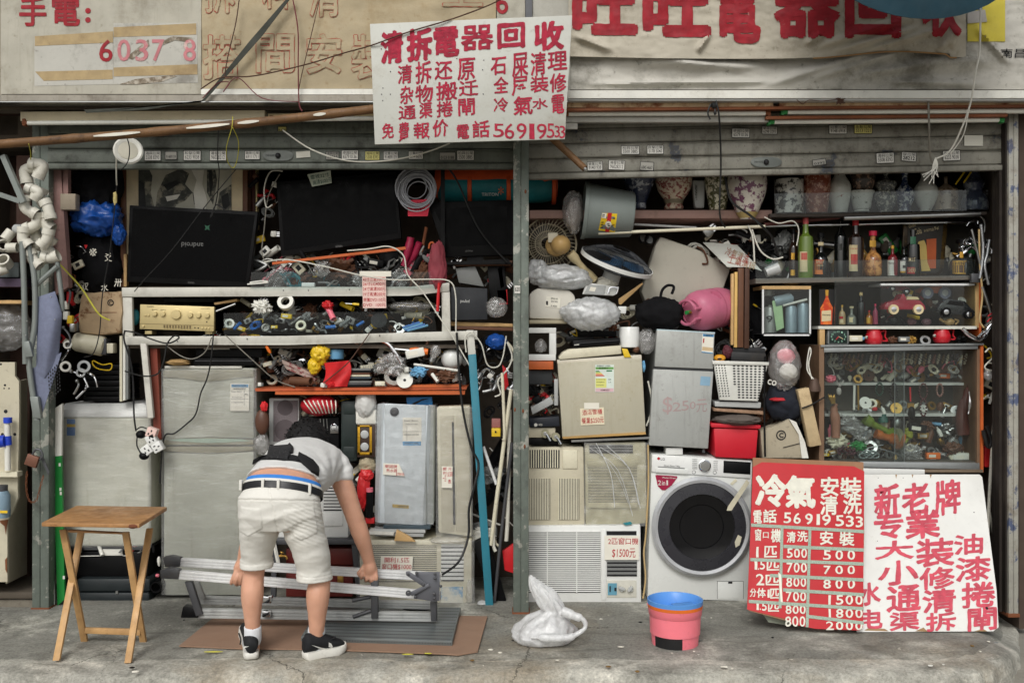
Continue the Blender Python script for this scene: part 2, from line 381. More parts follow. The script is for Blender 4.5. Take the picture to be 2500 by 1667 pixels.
mKerb=concrete('kerb_concrete',(166,164,154),(202,198,186),(150,132,104))
mRoad=M('street_paving',(142,138,128),.9,var=.12,vs=2,dirt=.4,ds=3,bump=.5)
b=B(mRoad);b.box(-120,120,-120,120,-.5,-.135);tag(b.build('street',None,0),kind='structure')
def slab():
 b=B(mConc);nx=300;x0,x1=-6.,2.86
 ys=[0,.004,.02,.05,.09,.14,.2,.207,.27,.35,.45,.55,.65,.8,.95,1.1,1.3,1.6,2.2,3.2]
 zs=[-.2,-.06,-.022,-.008,-.002]
 rows=[]
 for i in range(nx+1):
  x=x0+(x1-x0)*i/nx
  fr=-1.262+.035*mnoise.fractal(Vector((x*1.3,0,0)),.7,2,4)+.02*mnoise.noise(Vector((x*9,3,0)))
  if x>2.0:fr+=.45*((x-2.0)/.56)**2+.05*mnoise.noise(Vector((x*22,8,0)))
  row=[]
  for j,dy in enumerate(ys):
   z=(zs[j]if j<len(zs)else 0)+.008*mnoise.fractal(Vector((x*2.4,dy*2.4,1)),.7,2,4)*min(1,j/3)*max(0,1-dy/1.25)-(.007 if dy<.21 else 0)
   if x>2.42:z-=min(.09,(x-2.42)*.35)
   row.append(b.v((x,fr+dy,z)))
  rows.append(row)
 for a,c in zip(rows,rows[1:]):
  for j in range(len(ys)-1):b.m(mKerb if ys[j+1]<.21 else mConc);b.f([a[j],c[j],c[j+1],a[j+1]])
 for j in range(len(ys)-1):pass
 tag(b.build('pavement',None,60),kind='structure')
slab()
# --- the shop building
mFas=M('fascia_board',(174,170,156),.7,var=.1,dirt=.6,dcol=(112,102,82),ds=2.6,streak=.25,bump=.15,bs=140)
mCanvB=M('stained_beige_canvas',(172,158,130),.85,var=.14,vs=2.5,dirt=.7,dcol=(146,122,84),ds=2.6,bump=.3,bs=90)
mCanv=M('old_white_canvas',(182,175,159),.85,var=.1,vs=3,dirt=.65,dcol=(120,110,92),ds=2.4,bump=.25,bs=110)
mCanv2=M('grey_white_canvas',(188,185,176),.85,var=.1,vs=3,dirt=.75,dcol=(92,88,76),ds=2,bump=.3,bs=90)
mSignRed=M('painted_red',(148,26,38),.7,var=.22,vs=16,dirt=.25,dcol=(96,26,28),col2=(176,120,112),c2t=.68,c2s=14,c2w=.03)
mFaded=M('faded_red',(160,76,62),.85,var=.15,vs=30,col2=(166,148,118),c2t=.53,c2s=14,c2w=.1)
mTape=M('brown_tape',(168,146,106),.6,var=.15,vs=12,dirt=.6,dcol=(120,96,62))
building=T('shop_building','old shop building with an open front full of used appliances under a signboard','shop',(0,0,0))
b=B(M('plaster_wall',(150,142,128),.9,dirt=.5));b.box(-6,3.4,-.3,0,2.83,7.5);b.build('upper_wall',building)
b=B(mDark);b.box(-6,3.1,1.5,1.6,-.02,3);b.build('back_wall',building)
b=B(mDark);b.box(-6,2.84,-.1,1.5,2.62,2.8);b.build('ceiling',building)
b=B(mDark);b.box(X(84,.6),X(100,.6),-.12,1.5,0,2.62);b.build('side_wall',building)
b=B(M('side_wall_brown',(74,62,54),.9,dirt=.6));b.box(2.84,2.9,-.24,1.5,-.1,2.8);b.build('side_wall',building)
b=B(M('ledge_metal',(150,144,132),.6,.1,dirt=.7,dcol=(86,74,60),ds=5,streak=.4))
b.bx(0,232,1386,247,-.47,.2);b.bx(-400,232,-2,247,-.47,.2);b.m(mSteel);b.bx(-400,247.6,1386,250,-.475,.1);b.build('ledge',building)
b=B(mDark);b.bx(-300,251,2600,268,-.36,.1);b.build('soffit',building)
sg=T('sign_board','grubby white signboard with taped phone digits and red characters at its left end','sign',P(240,231,-.45))
b=B(mFas);b.box(X(2,-.45),X(491,-.45),-.45,-.3,Z(230,-.45),4.3);b.build('board',sg)
b=B(mSignRed);Y=-.4525
for c,x0,y0,x1,y1 in(('手',165,-30,405,232),('電',450,-40,697,230)):b.ch(c,*cr(0,0,x0,y0,x1,y1),Y,.03,jit=.6)
for cy in(96,176):b.ch('.',*cr(0,0,740,cy-25,790,cy+25),Y,.02)
b.build('lettering',sg)
b=B(M('pasted_white_paper',(184,182,173),.75,var=.08,dirt=.6));b.pp([cr(0,0,*q)for q in((300,330),(985,275),(985,735),(300,750))],-.4513,.001);b.pp([cr(0,0,*q)for q in((987,205),(1715,200),(1722,722),(987,735))],-.4515,.001);b.build('paper_patch',sg)
b=B(mTape)
for q in(((303,318),(983,275),(983,372),(303,402)),((988,240),(1708,205),(1708,303),(988,325)),((305,625),(980,608),(980,690),(380,705)),((988,590),(1718,560),(1718,650),(988,668))):b.pp([cr(0,0,*k)for k in q],-.4528,.001)
b.build('tape',sg)
b=B(mSignRed);b.ch('6',*cr(0,0,862,347,980,540),-.4535,.025);b.m(M('pale_red',(188,120,124),.8,col2=(196,176,168),c2t=.6,c2s=20))
for c,x0,y0,x1,y1 in(('0',1020,345,1135,535),('3',1178,345,1290,535),('7',1322,345,1430,535),('8',1595,345,1705,535)):b.ch(c,*cr(0,0,x0,y0,x1,y1),-.4535,.025)
b.m(M('grime_smear',(112,100,84),.9,col2=(180,172,158),c2t=.52,c2s=22,c2w=.1));b.pp([cr(0,0,*q)for q in((1100,500),(1290,345),(1300,400),(1150,520))],-.454,.001);b.pp([cr(0,0,*q)for q in((1380,375),(1500,318),(1670,330),(1690,375),(1520,352),(1400,400))],-.454,.001);b.pp([cr(0,0,*q)for q in((1040,735),(1180,690),(1500,655),(1540,665),(1400,715),(1200,735))],-.4535,.001);b.build('number',sg)
sg=T('canvas_sign','stained beige canvas sign with worn outlines of red characters left of the hanging sign','sign',P(850,216,-.44))
def fbeige(px,py):
 n=mnoise.fractal(Vector((px*.008,py*.012,2)),.7,2,4);n2=mnoise.noise(Vector((px*.012+py*.02,py*.006,5)))
 return-.445-.012*n*min(1,(230-py)/90)-.007*max(0,n2)*min(1,max(0,py-40)/60)
b=B(mCanvB);b.sheet(lambda u,v:P(492+u*719,-170+v*387,fbeige(492+u*719,-170+v*387)),90,44);b.build('canvas',sg,60)
b=B(mFaded);b2=B(mCanvB)
for c,x0,y0,x1,y1 in(('搭',495,85,590,196),('間',624,82,720,180),('安',746,82,836,182),('裝',856,83,945,196),('料',640,-70,712,24),('清',752,-70,832,44),('拆',497,-70,575,34),('上',1080,-60,1180,18)):
 b.ch(c,x0,y0,x1,y1,lambda p,q:fbeige(p,q)-.0035,.036,jit=2.5,cuts=14);b2.ch(c,x0+2,y0+2,x1-2,y1-2,lambda p,q:fbeige(p,q)-.0052,.016,jit=2.5,cuts=14)
b.build('lettering',sg);b2.build('bleached_stroke',sg)
b=B(mWhite);b.bx(491,217.5,1230,231,-.46,.1);b.build('batten',building)
b=B(mFas);b.box(X(1213,-.44),X(1282,-.44),-.44,-.3,Z(240,-.44),4.3);b.m(M('fascia_panel_grey',(176,174,164),.7,dirt=.3));b.box(X(1300,-.44),X(1392,-.44),-.44,-.3,Z(240,-.44),4.3)
b.m(mGun);b.box(X(1283,-.46),X(1299,-.46),-.46,-.3,Z(240,-.46),4.3);b.build('fascia_panel',building)
b=B(mSignRed);b.ch('6',1211,-22,1241,35,-.443,.03);b.build('number',building)
sg=T('canvas_banner','creased white canvas shop banner with huge red characters at the top right','banner',P(1870,240,-.45))
def sag(px):return 138+6*math.sin((px-1390)/260)+14*math.exp(-((px-2180)/130)**2)*-1+(8 if px>2320 else 0)
def fold(px,py,x0,y0,x1,y1,w):
 dx,dy=x1-x0,y1-y0;l=math.hypot(dx,dy);t=((px-x0)*dx+(py-y0)*dy)/l/l
 d=((px-x0)*-dy+(py-y0)*dx)/l
 return math.exp(-(d/w)**2)*max(0,min(1,4*t,4*(1-t)))
def fban(px,py):
 n=mnoise.fractal(Vector((px*.006,py*.011,7)),.7,2,4)
 y=-.475-.014*n
 for a in((1975,122,2230,40,9),(2030,128,2260,62,8),(2100,128,2330,60,9),(2290,130,2345,60,10),(1965,110,2010,80,6),(1700,130,1735,80,6),(1395,85,1500,125,8),(2320,120,2350,70,8)):y-=.036*fold(px,py,*a)
 y+=.03*max(0,(px-2300)/60)*max(0,(py-40)/100)
 return y
def fback(px,py):
 n=mnoise.fractal(Vector((px*.005,py*.014,11)),.7,2,4);y=-.415-.013*n
 for a in((1860,212,2160,118,10),(1960,200,2240,112,9),(1400,108,1750,158,10),(1500,150,1900,165,12),(1420,205,1900,200,6),(2080,185,2300,150,12),(2150,200,2420,205,10),(2250,150,2440,150,20),(2380,60,2470,160,9)):y-=.036*fold(px,py,*a)
 return y
b=B(mCanv2);b.sheet(lambda u,v:P(1388+u*1300,-170+v*389,fback(1388+u*1300,-170+v*389)),260,90);b.build('under_canvas',sg,60)
b=B(mCanv);b.sheet(lambda u,v:P(1388+u*970,-170+v*(170+sag(1388+u*970)),fban(1388+u*970,-170+v*(170+sag(1388+u*970)))),240,90);b.build('canvas',sg,60)
b=B(mSignRed)
for c,x0,y0,x1,y1 in(('旺',1396,-82,1558,87),('旺',1568,-82,1737,91),('電',1746,-75,1858,107),('器',1888,-78,2053,95),('回',2062,-70,2201,95),('收',2250,-75,2349,92)):
 b.ch(c,x0,y0,x1,y1,lambda p,q:fban(p,q)-.005,.05,jit=2.2,cuts=11)
b.build('lettering',sg)
b=B(M('grubby_binding',(158,122,80),.8));b.tube([P(px,sag(px)+2,fban(px,sag(px))-.004)for px in range(1985,2345,14)],.004,6);b.build('edge_tape',sg)
b=B(col((206,190,70),.7,dirt=.3));b.sheet(lambda u,v:P(2362+u*92,-60+v*162,fback(2362+u*92,-60+v*162)-.006),16,20,.002);b.m(col((60,96,150),.7));b.pp([(2372,-10),(2400,-10),(2398,24),(2372,24)],lambda p,q:fback(p,q)-.009,.002);b.m(col((176,172,168),.7));b.pp([(2362,30),(2405,24),(2410,54),(2362,58)],lambda p,q:fback(p,q)-.011,.002);b.build('yellow_patch',sg)
b=B(mInkK);b.line('南昌',*cr(1860,0,2080,425,2290,505),lambda p,q:fback(p,q)-.006);b.build('small_lettering',sg)
b=B(mWhite);b.bx(1386,221,2700,240,-.46,.12);b.m(mGreyL);b.bx(1386,240.6,2700,246,-.45,.12);b.build('batten',building)
# --- hanging sign
ysign=lean(0,40,-.70,0,350,-.63)
hs_=T('hanging_sign','white painted board of red handwritten characters hung over the central post','sign',P(1145,345,-.64))
b=B(M('sign_white',(200,201,193),.5,var=.05,dirt=.38,dcol=(140,130,110)));b.pp([(903,59),(1397,38),(1379,340),(915,353)],ysign,.012,.002);b.build('board',hs_)
A2,A3=(620,0),(1240,0)
sl=[('清',A2,1100,270,1300,558,0),('拆',A2,1325,245,1555,535,0),('電',A2,1560,232,1785,500,0),('器',A2,1800,220,2085,440,0),('回',A2,2115,200,2361,425,0),('收',A3,225,183,490,442,0),('清',A2,1250,565,1375,730,1),('拆',A2,1405,535,1545,730,1),('还',A2,1570,530,1728,695,1),('原',A2,1770,508,1925,700,1),('石',A2,2060,500,2197,652,1),('屎',A3,35,460,177,668,1),('清',A3,195,455,332,658,1),('理',A3,345,450,517,612,1),('杂',A2,1270,745,1387,906,1),('物',A2,1403,740,1558,892,1),('搬',A2,1583,712,1772,875,1),('迁',A2,1783,698,1952,836,1),('全',A2,2085,670,2215,812,1),('屋',A3,33,665,177,832,1),('装',A3,195,658,355,806,1),('修',A3,363,638,510,804,1),('通',A2,1258,920,1412,1042,1),('渠',A2,1440,890,1552,1030,1),('捲',A2,1588,880,1732,1018,1),('閘',A2,1778,858,1922,1008,1),('冷',A2,2085,850,2212,976,1),('氣',A3,48,835,217,1002,1),('水',A3,213,855,347,950,1),('電',A3,378,824,492,992,1),('免',A2,1113,1070,1217,1207,1),('費',A2,1258,1065,1352,1230,1),('報',A2,1388,1065,1530,1207,1),('价',A2,1553,1040,1692,1190,1),('電',A2,1763,1085,1872,1212,1),('話',A2,1900,1048,2052,1200,1)]
b=B(M('brush_red',(166,28,56),.6,var=.32,vs=34))
for c,o_,x0,y0,x1,y1,k in sl:b.ch(c,*cr(*o_,x0,y0,x1,y1),lambda p,q:ysign(p,q)-.002,(.052 if c not in '電器' else.036)if not k else.026,slant=.08,jit=2.6 if not k else 1.8,cuts=9)
for c,x0,y0,x1,y1 in(('5',1204,302,1231,336),('6',1232,301,1256,340),('9',1261,301,1286,340),('1',1292,302,1305,340),('9',1310,302,1335,340),('5',1335,302,1354,337),('3',1354,307,1367,336),('3',1366,307,1380,338)):b.ch(c,x0,y0,x1,y1,lambda p,q:ysign(p,q)-.002,.016,jit=1.2,cuts=9)
b.build('lettering',hs_)
b=B(mGun)
for q in((1107,428),(1187,625),(1122,768),(1110,822),(1187,822),(1120,877),(1765,512),(2000,525),(1990,610),(1995,820),(1520,1210)):
 px,py=cr(620,0,*q);b.ball(P(px,py,ysign(px,py)-.001),.003,8,5)
b.build('nail',hs_)
# --- shutters
def shutter(name,label,x0,x1,top,bot,y,ma,deg=0,n=3):
 t=T(name,label,'shutter',P((x0+x1)/2,bot,y));c=P((x0+x1)/2,bot,y)
 b=B(ma);b.rot(c,'Y',deg);zt,zb=Z(top,y)+.25,Z(bot-14,y);p=(Z(0,y)-Z(36,y));pts=[];z=zb
 while z<zt:
  for dy,f in((.012,0),(-.002,.03),(-.008,.12),(-.011,.45),(-.008,.8),(-.002,.86),(-.002,.9),(-.006,.93),(-.006,.96),(.012,.98)):pts.append((y+dy,z+f*p))
  z+=p
 a=[b.v((X(x0,y),q,w))for q,w in pts];k=[b.v((X(x1,y),q,w))for q,w in pts]
 for i in range(len(pts)-1):b.f([a[i],k[i],k[i+1],a[i+1]])
 b.build('curtain',t,30)
 b=B(ma);b.rot(c,'Y',deg);b.box(X(x0,y),X(x1,y),y-.022,y+.02,Z(bot,y),Z(bot-13.5,y),.005);b.build('bottom_bar',t)
 return t
mSh1=M('shutter_grey_green',(100,105,97),.55,.15,var=.14,dirt=.85,dcol=(50,50,44),ds=4,streak=.4,bump=.3)
mSh2=M('shutter_peeling',(128,126,116),.6,.1,var=.14,dirt=.9,dcol=(70,64,54),ds=5,streak=.4,col2=(58,84,112),c2t=.62,c2s=5,c2w=.015,bump=.3)
sh1=shutter('roller_shutter','grey green roller shutter rolled up over the left bay',118,1254,295,414,-.2,mSh1)
sh2=shutter('roller_shutter','peeling pale roller shutter hanging crooked over the right bay',1288,2474,278,428,-.2,mSh2,-1.1)
for t,cx,cy,an in((sh1,*cr(620,0,208,1355),0),(sh2,1871,396,-1.1)):
 b=B(M('lock_plate',(104,108,104),.5,.3,dirt=.3));q=P(cx,cy,-.216);L_=[]
 for k in range(32):
  a=2*math.pi*k/32;L_.append(P(cx+38*(1 if math.cos(a)>0 else-1)*min(1,abs(math.cos(a))**.6),cy+12.5*math.sin(a),-.216))
 b.prism(L_,(0,.006,0),.001);b.m(mInkK);b.ball(P(cx,cy,-.218),.016,12,6);b.line('CHIN HUNG',cx-30,cy-3,cx-8,cy+2,-.2175);b.build('lock_plate',t)
def sticker(sh,n1,n2,x0,y0,x1,y1,kind='white',ang=0,y=-.2165,shop=True):
 c={'white':(206,204,196),'yellow':(206,198,120),'faded':(150,148,140),'blank':(206,204,192)}[kind]
 w,h=x1-x0,y1-y0;mx,my=(x0+x1)/2,(y0+y1)/2;ca,sa=math.cos(R(ang)),math.sin(R(ang))
 def r(a,q):return(mx+(a-mx)*ca-(q-my)*sa,my+(a-mx)*sa+(q-my)*ca)
 b=B(M('sticker_'+kind,c,.6,var=.05,dirt=.25));b.pp([r(x0,y0),r(x1,y0),r(x1,y1),r(x0,y1)],y,.0012)
 if kind!='blank':
  b.m(mInkK)
  for e in(((x0,y0),(x1,y0+1.2)),((x0,y1-1.2),(x1,y1)),((x0,y0),(x0+1.2,y1)),((x1-1.2,y0),(x1,y1))):
   (a,q),(a2,q2)=e;b.pp([r(a,q),r(a2,q),r(a2,q2),r(a,q2)],y-.0006,.0005)
  def put(s_,a,q,a2,q2,of):
   cx,cy=r((a+a2)/2,(q+q2)/2);b.ch(s_,cx-(a2-a)/2,cy-(q2-q)/2,cx+(a2-a)/2,cy+(q2-q)/2,y-.0007,of,ang=ang)
  if n1:put(n1,x0+w*.07,y0+h*.07,x1-w*.07,y0+h*.43,.035)
  if n2:put(n2,x0+w*.1,y0+h*.46,x1-w*.1,y0+h*.85,.05)
 lab={'white':'white','yellow':'yellow','faded':'faded grey','blank':'blank white paper'}[kind]
 where='left' if sh==sh1 else 'crooked right'
 return One(b,'phone_sticker',f'{lab} phone sticker reading {n2} on the {where} shutter' if n2 else f'{lab} sheet stuck on the {where} shutter slats','sticker','phone stickers on the shutters')
for n1,n2,k,z in(('鴻興拉閘','5508 8393','white',(1255,1312,1400,1400)),('','91489159','faded',(1435,1318,1540,1390)),('和發拉閘','6233 9038','white',(1595,1310,1748,1398)),('鴻發拉閘','96028212','white',(1822,1312,1970,1400)),('最新拉閘','69111711','white',(2128,1312,2262,1390))):sticker(sh1,n1,n2,*cr(0,0,*z),k)
for n1,n2,k,z in(('鴻興拉閘','22865','faded',(625,1318,740,1392)),('卓越拉閘','6579 0136','white',(760,1308,908,1392)),('鴻興拉閘','5508 8393 ','yellow',(965,1316,1095,1396)),('冠豐拉閘','91489159 ','white',(1125,1316,1255,1394)),('三藝拉閘','6694 6676','white',(1343,1314,1473,1388)),('','0123 0188','faded',(1612,1325,1755,1396)),('柏興拉閘','5500 3885','white',(1765,1310,1917,1398))):sticker(sh1,n1,n2,*cr(620,0,*z),k)
sticker(sh1,'','',*cr(620,0,367,1318,490,1372),'blank',-4);sticker(sh1,'','B 3298',678,309,700,321,'yellow')
for n1,n2,k,z,a in(('卓越拉閘','6579 0136 ','white',(1948,1118,2105,1200),1),('柏興拉閘','5500 3885 ','white',(985,1268,1145,1345),0),('良榮拉閘','5178 5040','white',(1210,1265,1355,1342),0),('榮業拉閘','91401938','white',(690,1405,825,1485),-2),('鴻發拉閘','96028212 ','white',(875,1395,1018,1480),2),('','6845 4667','faded',(1150,1408,1270,1485),4)):sticker(sh2,n1,n2,*cr(1240,0,*z),k,a,-.218)
for n1,n2,k,z,a in(('華興拉閘','6298 3293','white',(0,1100,135,1170),1),('冠豐拉閘','9148 6918','white',(583,1088,742,1168),0),('永新拉閘','5513 1221','yellow',(803,1085,962,1165),0),('鴻興拉閘','5508 8393  ','white',(995,1330,1152,1422),-2),('發拉閘','28212','white',(1215,1325,1345,1405),4),('和發拉閘','6233 9038 ','white',(1575,1310,1728,1400),-3),('','','blank',(1762,1178,1924,1270),0),('','0392','faded',(440,1385,560,1440),-8)):sticker(sh2,n1,n2,*cr(1860,0,*z),k,a,-.218)
# --- posts
mPost=M('post_paint',(104,112,104),.6,.1,var=.12,dirt=.55,dcol=(46,44,38),ds=6,col2=(158,158,148),c2t=.57,c2s=9,c2w=.02,bump=.4)
mPostW=M('peeling_blue_white',(160,158,148),.6,var=.15,dirt=.75,dcol=(92,78,60),ds=6,col2=(74,84,110),c2t=.55,c2s=7,c2w=.03,bump=.3)
def post(label,x0,x1,top,bot,y,ma,dep=.11):
 t=T('steel_post',label,'post',P((x0+x1)/2,bot,y));zt,zb=Z(top,y),Z(bot,y);w=X(x1,y)-X(x0,y);a=X(x0,y)
 b=B(ma);b.box(a,a+w*.47,y,y+dep,zb,zt,.004);b.box(a+w*.51,a+w,y,y+dep,zb,zt,.004);b.box(a+.006,a+w-.006,y+.006,y+dep-.002,zb,zt);b.build('column',t)
 b=B(mRustD);b.box(a-.006,a+w+.006,y-.006,y+dep,zb-.01,zb+.012,.004);b.build('base_plate',t);return t
cp=post('scuffed grey green steel post standing between the two bays',1253,1291,250,1499,-.3,mPost)
b=B(M('sticker_white',(206,204,196),.6));b.bx(1256,697,1270,716,-.3025,.001);b.m(mInkK);b.line('620',1257,701,1269,711,-.304);b.build('paper_scrap',cp)
b=B(mRustD);[b.ball(P(px,py,-.3),(.006,.004,.012),10,6)for px,py in((1283,468),(1277,1003),(1257,1000),(1281,1090))];b.build('rust_spot',cp)
post('peeling grey post beside the wrapped washing machine on the far left',78,119,280,1488,-.2,mPost,.09)
post('blue and white peeling post at the right end of the shop',2463,2487,268,1502,-.28,mPostW)
b=B(M('guide_rail_dark',(44,38,34),.7,.2,dirt=.5));b.bx(2440,400,2452,1492,-.22,.05);b.bx(2455,300,2463,1495,-.26,.05);b.bx(2428,415,2440,1490,-.16,.03);One(b,'guide_rail','dark rusty shutter guide rail inside the peeling right post','rail')
# --- tube lights, rails and poles under the fascia
def tube_light(label,x0,y0,x1,y1,r,y,ends=mRustD,body=None):
 t=T('tube_light',label,'tube light',P((x0+x1)/2,(y0+y1)/2,y),'unlit fluorescent tubes under the fascia')
 b=B(M('tube_glass',(222,222,212),.25,var=.03));b.tp([(x0+12,y0,y),(x1-12,y1,y)],r,12);b.build('tube',t)
 b=B(ends);b.tp([(x0,y0,y),(x0+12,y0,y)],r*1.05,10);b.bx(x0-2,y0-r*2,x0+5,y0+r,y-.01,.04);b.build('end_cap',t);b=B(ends);b.tp([(x1-12,y1,y),(x1,y1,y)],r*1.05,10);b.bx(x1-5,y1-r*2,x1+2,y1+r,y-.01,.04);b.build('end_cap',t)
 if body:
  b=B(body[0]);b.pp([(x0-6,y0-r-body[1]),(x1+6,y1-r-body[1]),(x1+6,y1-r),(x0-6,y0-r)],y,.05);b.build('batten',t)
 return t
tube_light('long cream tube light above the bamboo pole',56,301,640,297,5.5,-.36,body=(M('cream_batten',(200,188,158),.6,dirt=.3),22))
tube_light('thin white tube light running behind the hanging sign',660,293,1300,283,5.5,-.35,body=(M('cream_batten2',(196,176,132),.6,dirt=.4),9))
tube_light('white tube light right of the hanging sign under the rusty rail',1376,278,1880,277,6,-.36)
tube_light('tube light with green ends hung under the rusty rail',1910,274,2560,271,6.5,-.36,mGreen)
tube_light('lower tube light with green ends above the crooked shutter',1878,298,2450,293,6,-.33,mGreen,body=(mRust,8))
b=B(M('reflector',(178,176,168),.5,dirt=.3));b.bx(1376,285,1885,298,-.34,.04);b.bx(1300,300,1410,315,-.33,.02);b.build('reflector',building)
b=B(mRust);b.pp([(1380,250),(1888,248),(1888,262),(1380,263)],-.40,.06);b.pp([(1903,247),(2700,240),(2700,253),(1903,262)],-.40,.06);b.m(mRustD);b.pp([(1380,264),(2700,254),(2700,259),(1380,271)],-.41,.05);b.pp([(1870,284),(2460,278),(2460,285),(1870,291)],-.37,.03)
One(b,'rusty_rail','rust streaked angle iron rail above the right bay tubes','rail')
mBam=M('bamboo',(116,84,52),.6,var=.25,vs=14,dirt=.9,dcol=(56,38,26),ds=7,bump=.5);mBamW=M('pole_white_paint',(206,202,188),.6,dirt=.2)
def bam(px):return 352+(px/900)*-84+6*math.sin(px/290)
b=B(mBam);pts=[(px,bam(px),-.55)for px in range(-30,960,30)];b.tube([P(*p)for p in pts],[.023+.003*((i%7)==0)for i in range(len(pts))],12)
bp=T('bamboo_pole','brown bamboo pole with flaking white paint slung under the left fascia','pole',P(450,310,-.55));b.build('pole',bp)
for x0,x1 in((228,342),(455,560),(580,632),(765,795)):
 b=B(mBamW);n=10;b.prism([P(x0+(x1-x0)*i/n,bam(x0+(x1-x0)*i/n)-4-(2.5*math.sin(math.pi*i/n)),-.575)for i in range(n+1)]+[P(x0+(x1-x0)*i/n,bam(x0+(x1-x0)*i/n)+2.5*math.sin(math.pi*i/n)-1,-.577)for i in range(n,-1,-1)],(0,.012,0));b.build('paint_flake',bp)
b=B(mBam);b.tp([(1345,335,-.35),(1428,412,-.42)],[9,8],12);b.m(mSteel);b.tp([(1426,410,-.425),(1430,414,-.425)],5,10);One(b,'wooden_stick','brown wooden stick poking out below the hanging sign','stick')
# --- strings, straps and cables on the front
def cable(name,label,pts,r,ma,cat='cable',sm=6,group=None):
 b=B(ma);b.tp(pts,r,6,sm);return One(b,name,label,cat,group)
mCab=M('black_cable',(26,26,26),.5,var=0);mCabW=M('white_cable',(206,204,192),.5,var=.05);mCabG=M('grey_cable',(122,118,108),.5);mCabB=M('brown_wire',(74,48,34),.6);mCabR=M('maroon_wire',(104,44,48),.6);mTwine=M('white_twine',(216,214,204),.8,bump=.4,bs=300);mYS=M('yellow_string',(190,184,70),.7)
b=B(M('dark_strap',(50,52,44),.7));b.pp([(706,-10),(713,-8),(640,88),(500,246),(493,246),(610,100)],-.5,.004);b.pp([(500,245),(488,250),(350,262),(205,268),(210,276),(360,268)],-.5,.004);One(b,'strap','dark webbing strap stretched diagonally across the left signs','strap')
cable('wire','thin brown wire drooping across the beige canvas onto the hanging sign',[(490,218,-.52),(540,190,-.52),(620,186,-.52),(740,160,-.54),(840,130,-.58),(905,112,-.69),(1000,78,-.7),(1110,45,-.7),(1212,5,-.6),(1260,-30,-.5)],1.6,mCabB)
cable('wire','maroon wire hanging straight down over the beige canvas',[(711,-20,-.5),(727,70,-.5),(728,160,-.5),(730,250,-.5),(738,272,-.5)],1.7,mCabR)
cable('wire','thin dark wire crossing the beige canvas beside the maroon one',[(785,-20,-.49),(760,85,-.49),(735,190,-.49),(729,225,-.49)],1.2,mCabB)
cable('wire','dark wire hanging at the edge between the two left signs',[(584,0,-.5),(575,60,-.5),(556,140,-.5),(548,190,-.5)],1.5,mCabB)
cable('wire','frayed maroon wire tied round the left end of the strap',[(495,240,-.5),(530,205,-.5),(560,202,-.5),(545,225,-.5),(580,190,-.5),(640,240,-.5),(730,249,-.5)],1.3,mCabR)
cable('cable','white cable looping below the left tube lights to the hanging sign',[(690,318,-.3),(760,365,-.3),(850,393,-.3),(950,392,-.3),(1040,372,-.3),(1098,350,-.3)],1.8,mCabW)
cable('rope','dark rope knotted to the rusty rail and hanging over the right shutter',[(1748,246,-.45),(1756,290,-.44),(1760,400,-.3),(1757,520,-.25),(1770,555,-.2)],2.2,mCab)
b=B(mCab);b.ball(P(1743,258,-.45),.018,10,7,.4,3);b.tp([(1735,255,-.46),(1728,275,-.46),(1734,292,-.46)],2,6,5);b.ball(P(1746,274,-.45),(.008,.008,.018),8,6,.3,2);One(b,'knot','black knotted rag of rope on the rusty rail','knot')
cable('rope','grey twisted rope dropping to the white twine bundle',[(2266,240,-.42),(2268,300,-.42),(2270,370,-.35),(2276,395,-.33),(2290,420,-.33)],2.6,mCabG)
b=B(mTwine);b.tp([(2394,-10,-.55),(2392,120,-.55),(2382,175,-.55),(2370,250,-.5),(2345,320,-.42),(2318,370,-.36),(2284,388,-.34)],2.2,6,5);b.tp([(2366,265,-.48),(2352,330,-.42),(2320,376,-.36)],1.3,6,5)
for i in range(9):b.tp([(2284,385,-.34),(2286+random.uniform(-10,12),410,-.34),(2280+random.uniform(-32,18),425+random.uniform(0,25),-.33)],1.2,5,4)
One(b,'twine','frayed white twine stretched down to a shredded knot on the right shutter','twine')
b=B(mCabB)
for i in range(26):a,c=random.uniform(0,6.3),random.uniform(3,12);b.tp([(2052+c*math.cos(a),250+.7*c*math.sin(a),-.47),(2052-c*.5,248+random.uniform(-8,8),-.475),(2052+random.uniform(-12,12),244+random.uniform(-5,14),-.47)],1,5,3)
b.tp([(1945,244,-.47),(1960,254,-.47),(1975,245,-.47),(2010,247,-.47),(2050,242,-.47)],1,5,4);One(b,'wire_tangle','dark tangle of wire twisted on the rusty rail','wire')
cable('string','yellow string loop hung from the bamboo pole over the left shutter',[(568,285,-.58),(566,312,-.58),(553,360,-.5),(556,395,-.4),(570,410,-.35),(580,385,-.4),(582,345,-.5),(568,312,-.58)],1.1,mYS)
cable('string','short yellow string tied to the left end of the bamboo pole',[(70,352,-.57),(75,375,-.5),(74,398,-.45)],1.1,mYS)
cable('cable','black cable hanging down in front of the left shutter to the upside down television',[(534,312,-.4),(531,380,-.34),(535,420,-.3),(530,480,-.2),(520,520,-.17),(514,530,-.17),(528,500,-.17),(548,512,-.17)],1.5,mCab)
dl=T('downlight','white round downlight dangling by its wire over the left shutter','lamp',P(310,370,-.35));b=B(mWhite);ax=TY(0)@TX(78)@TY(22);c=P(313,368,-.38)
b.lathe([(.03,-.075),(.045,-.072),(.05,-.02),(.075,-.012),(.078,0),(.07,.006),(.056,.002),(.05,-.002)],c,28,ax);b.build('housing',dl)
b=B(M('diffuser',(190,186,170),.5));b.lathe([(0,.001),(.05,.001),(.055,-.01)],c,28,ax);b.build('lens',dl)
b=B(mCab);b.tp([(305,322,-.42),(316,360,-.44),(312,395,-.42),(296,415,-.4)],1.4,6,5);b.m(mCabW);b.tp([(284,385,-.36),(284,430,-.3),(285,452,-.25)],1.8,6,5);b.build('lead',dl)
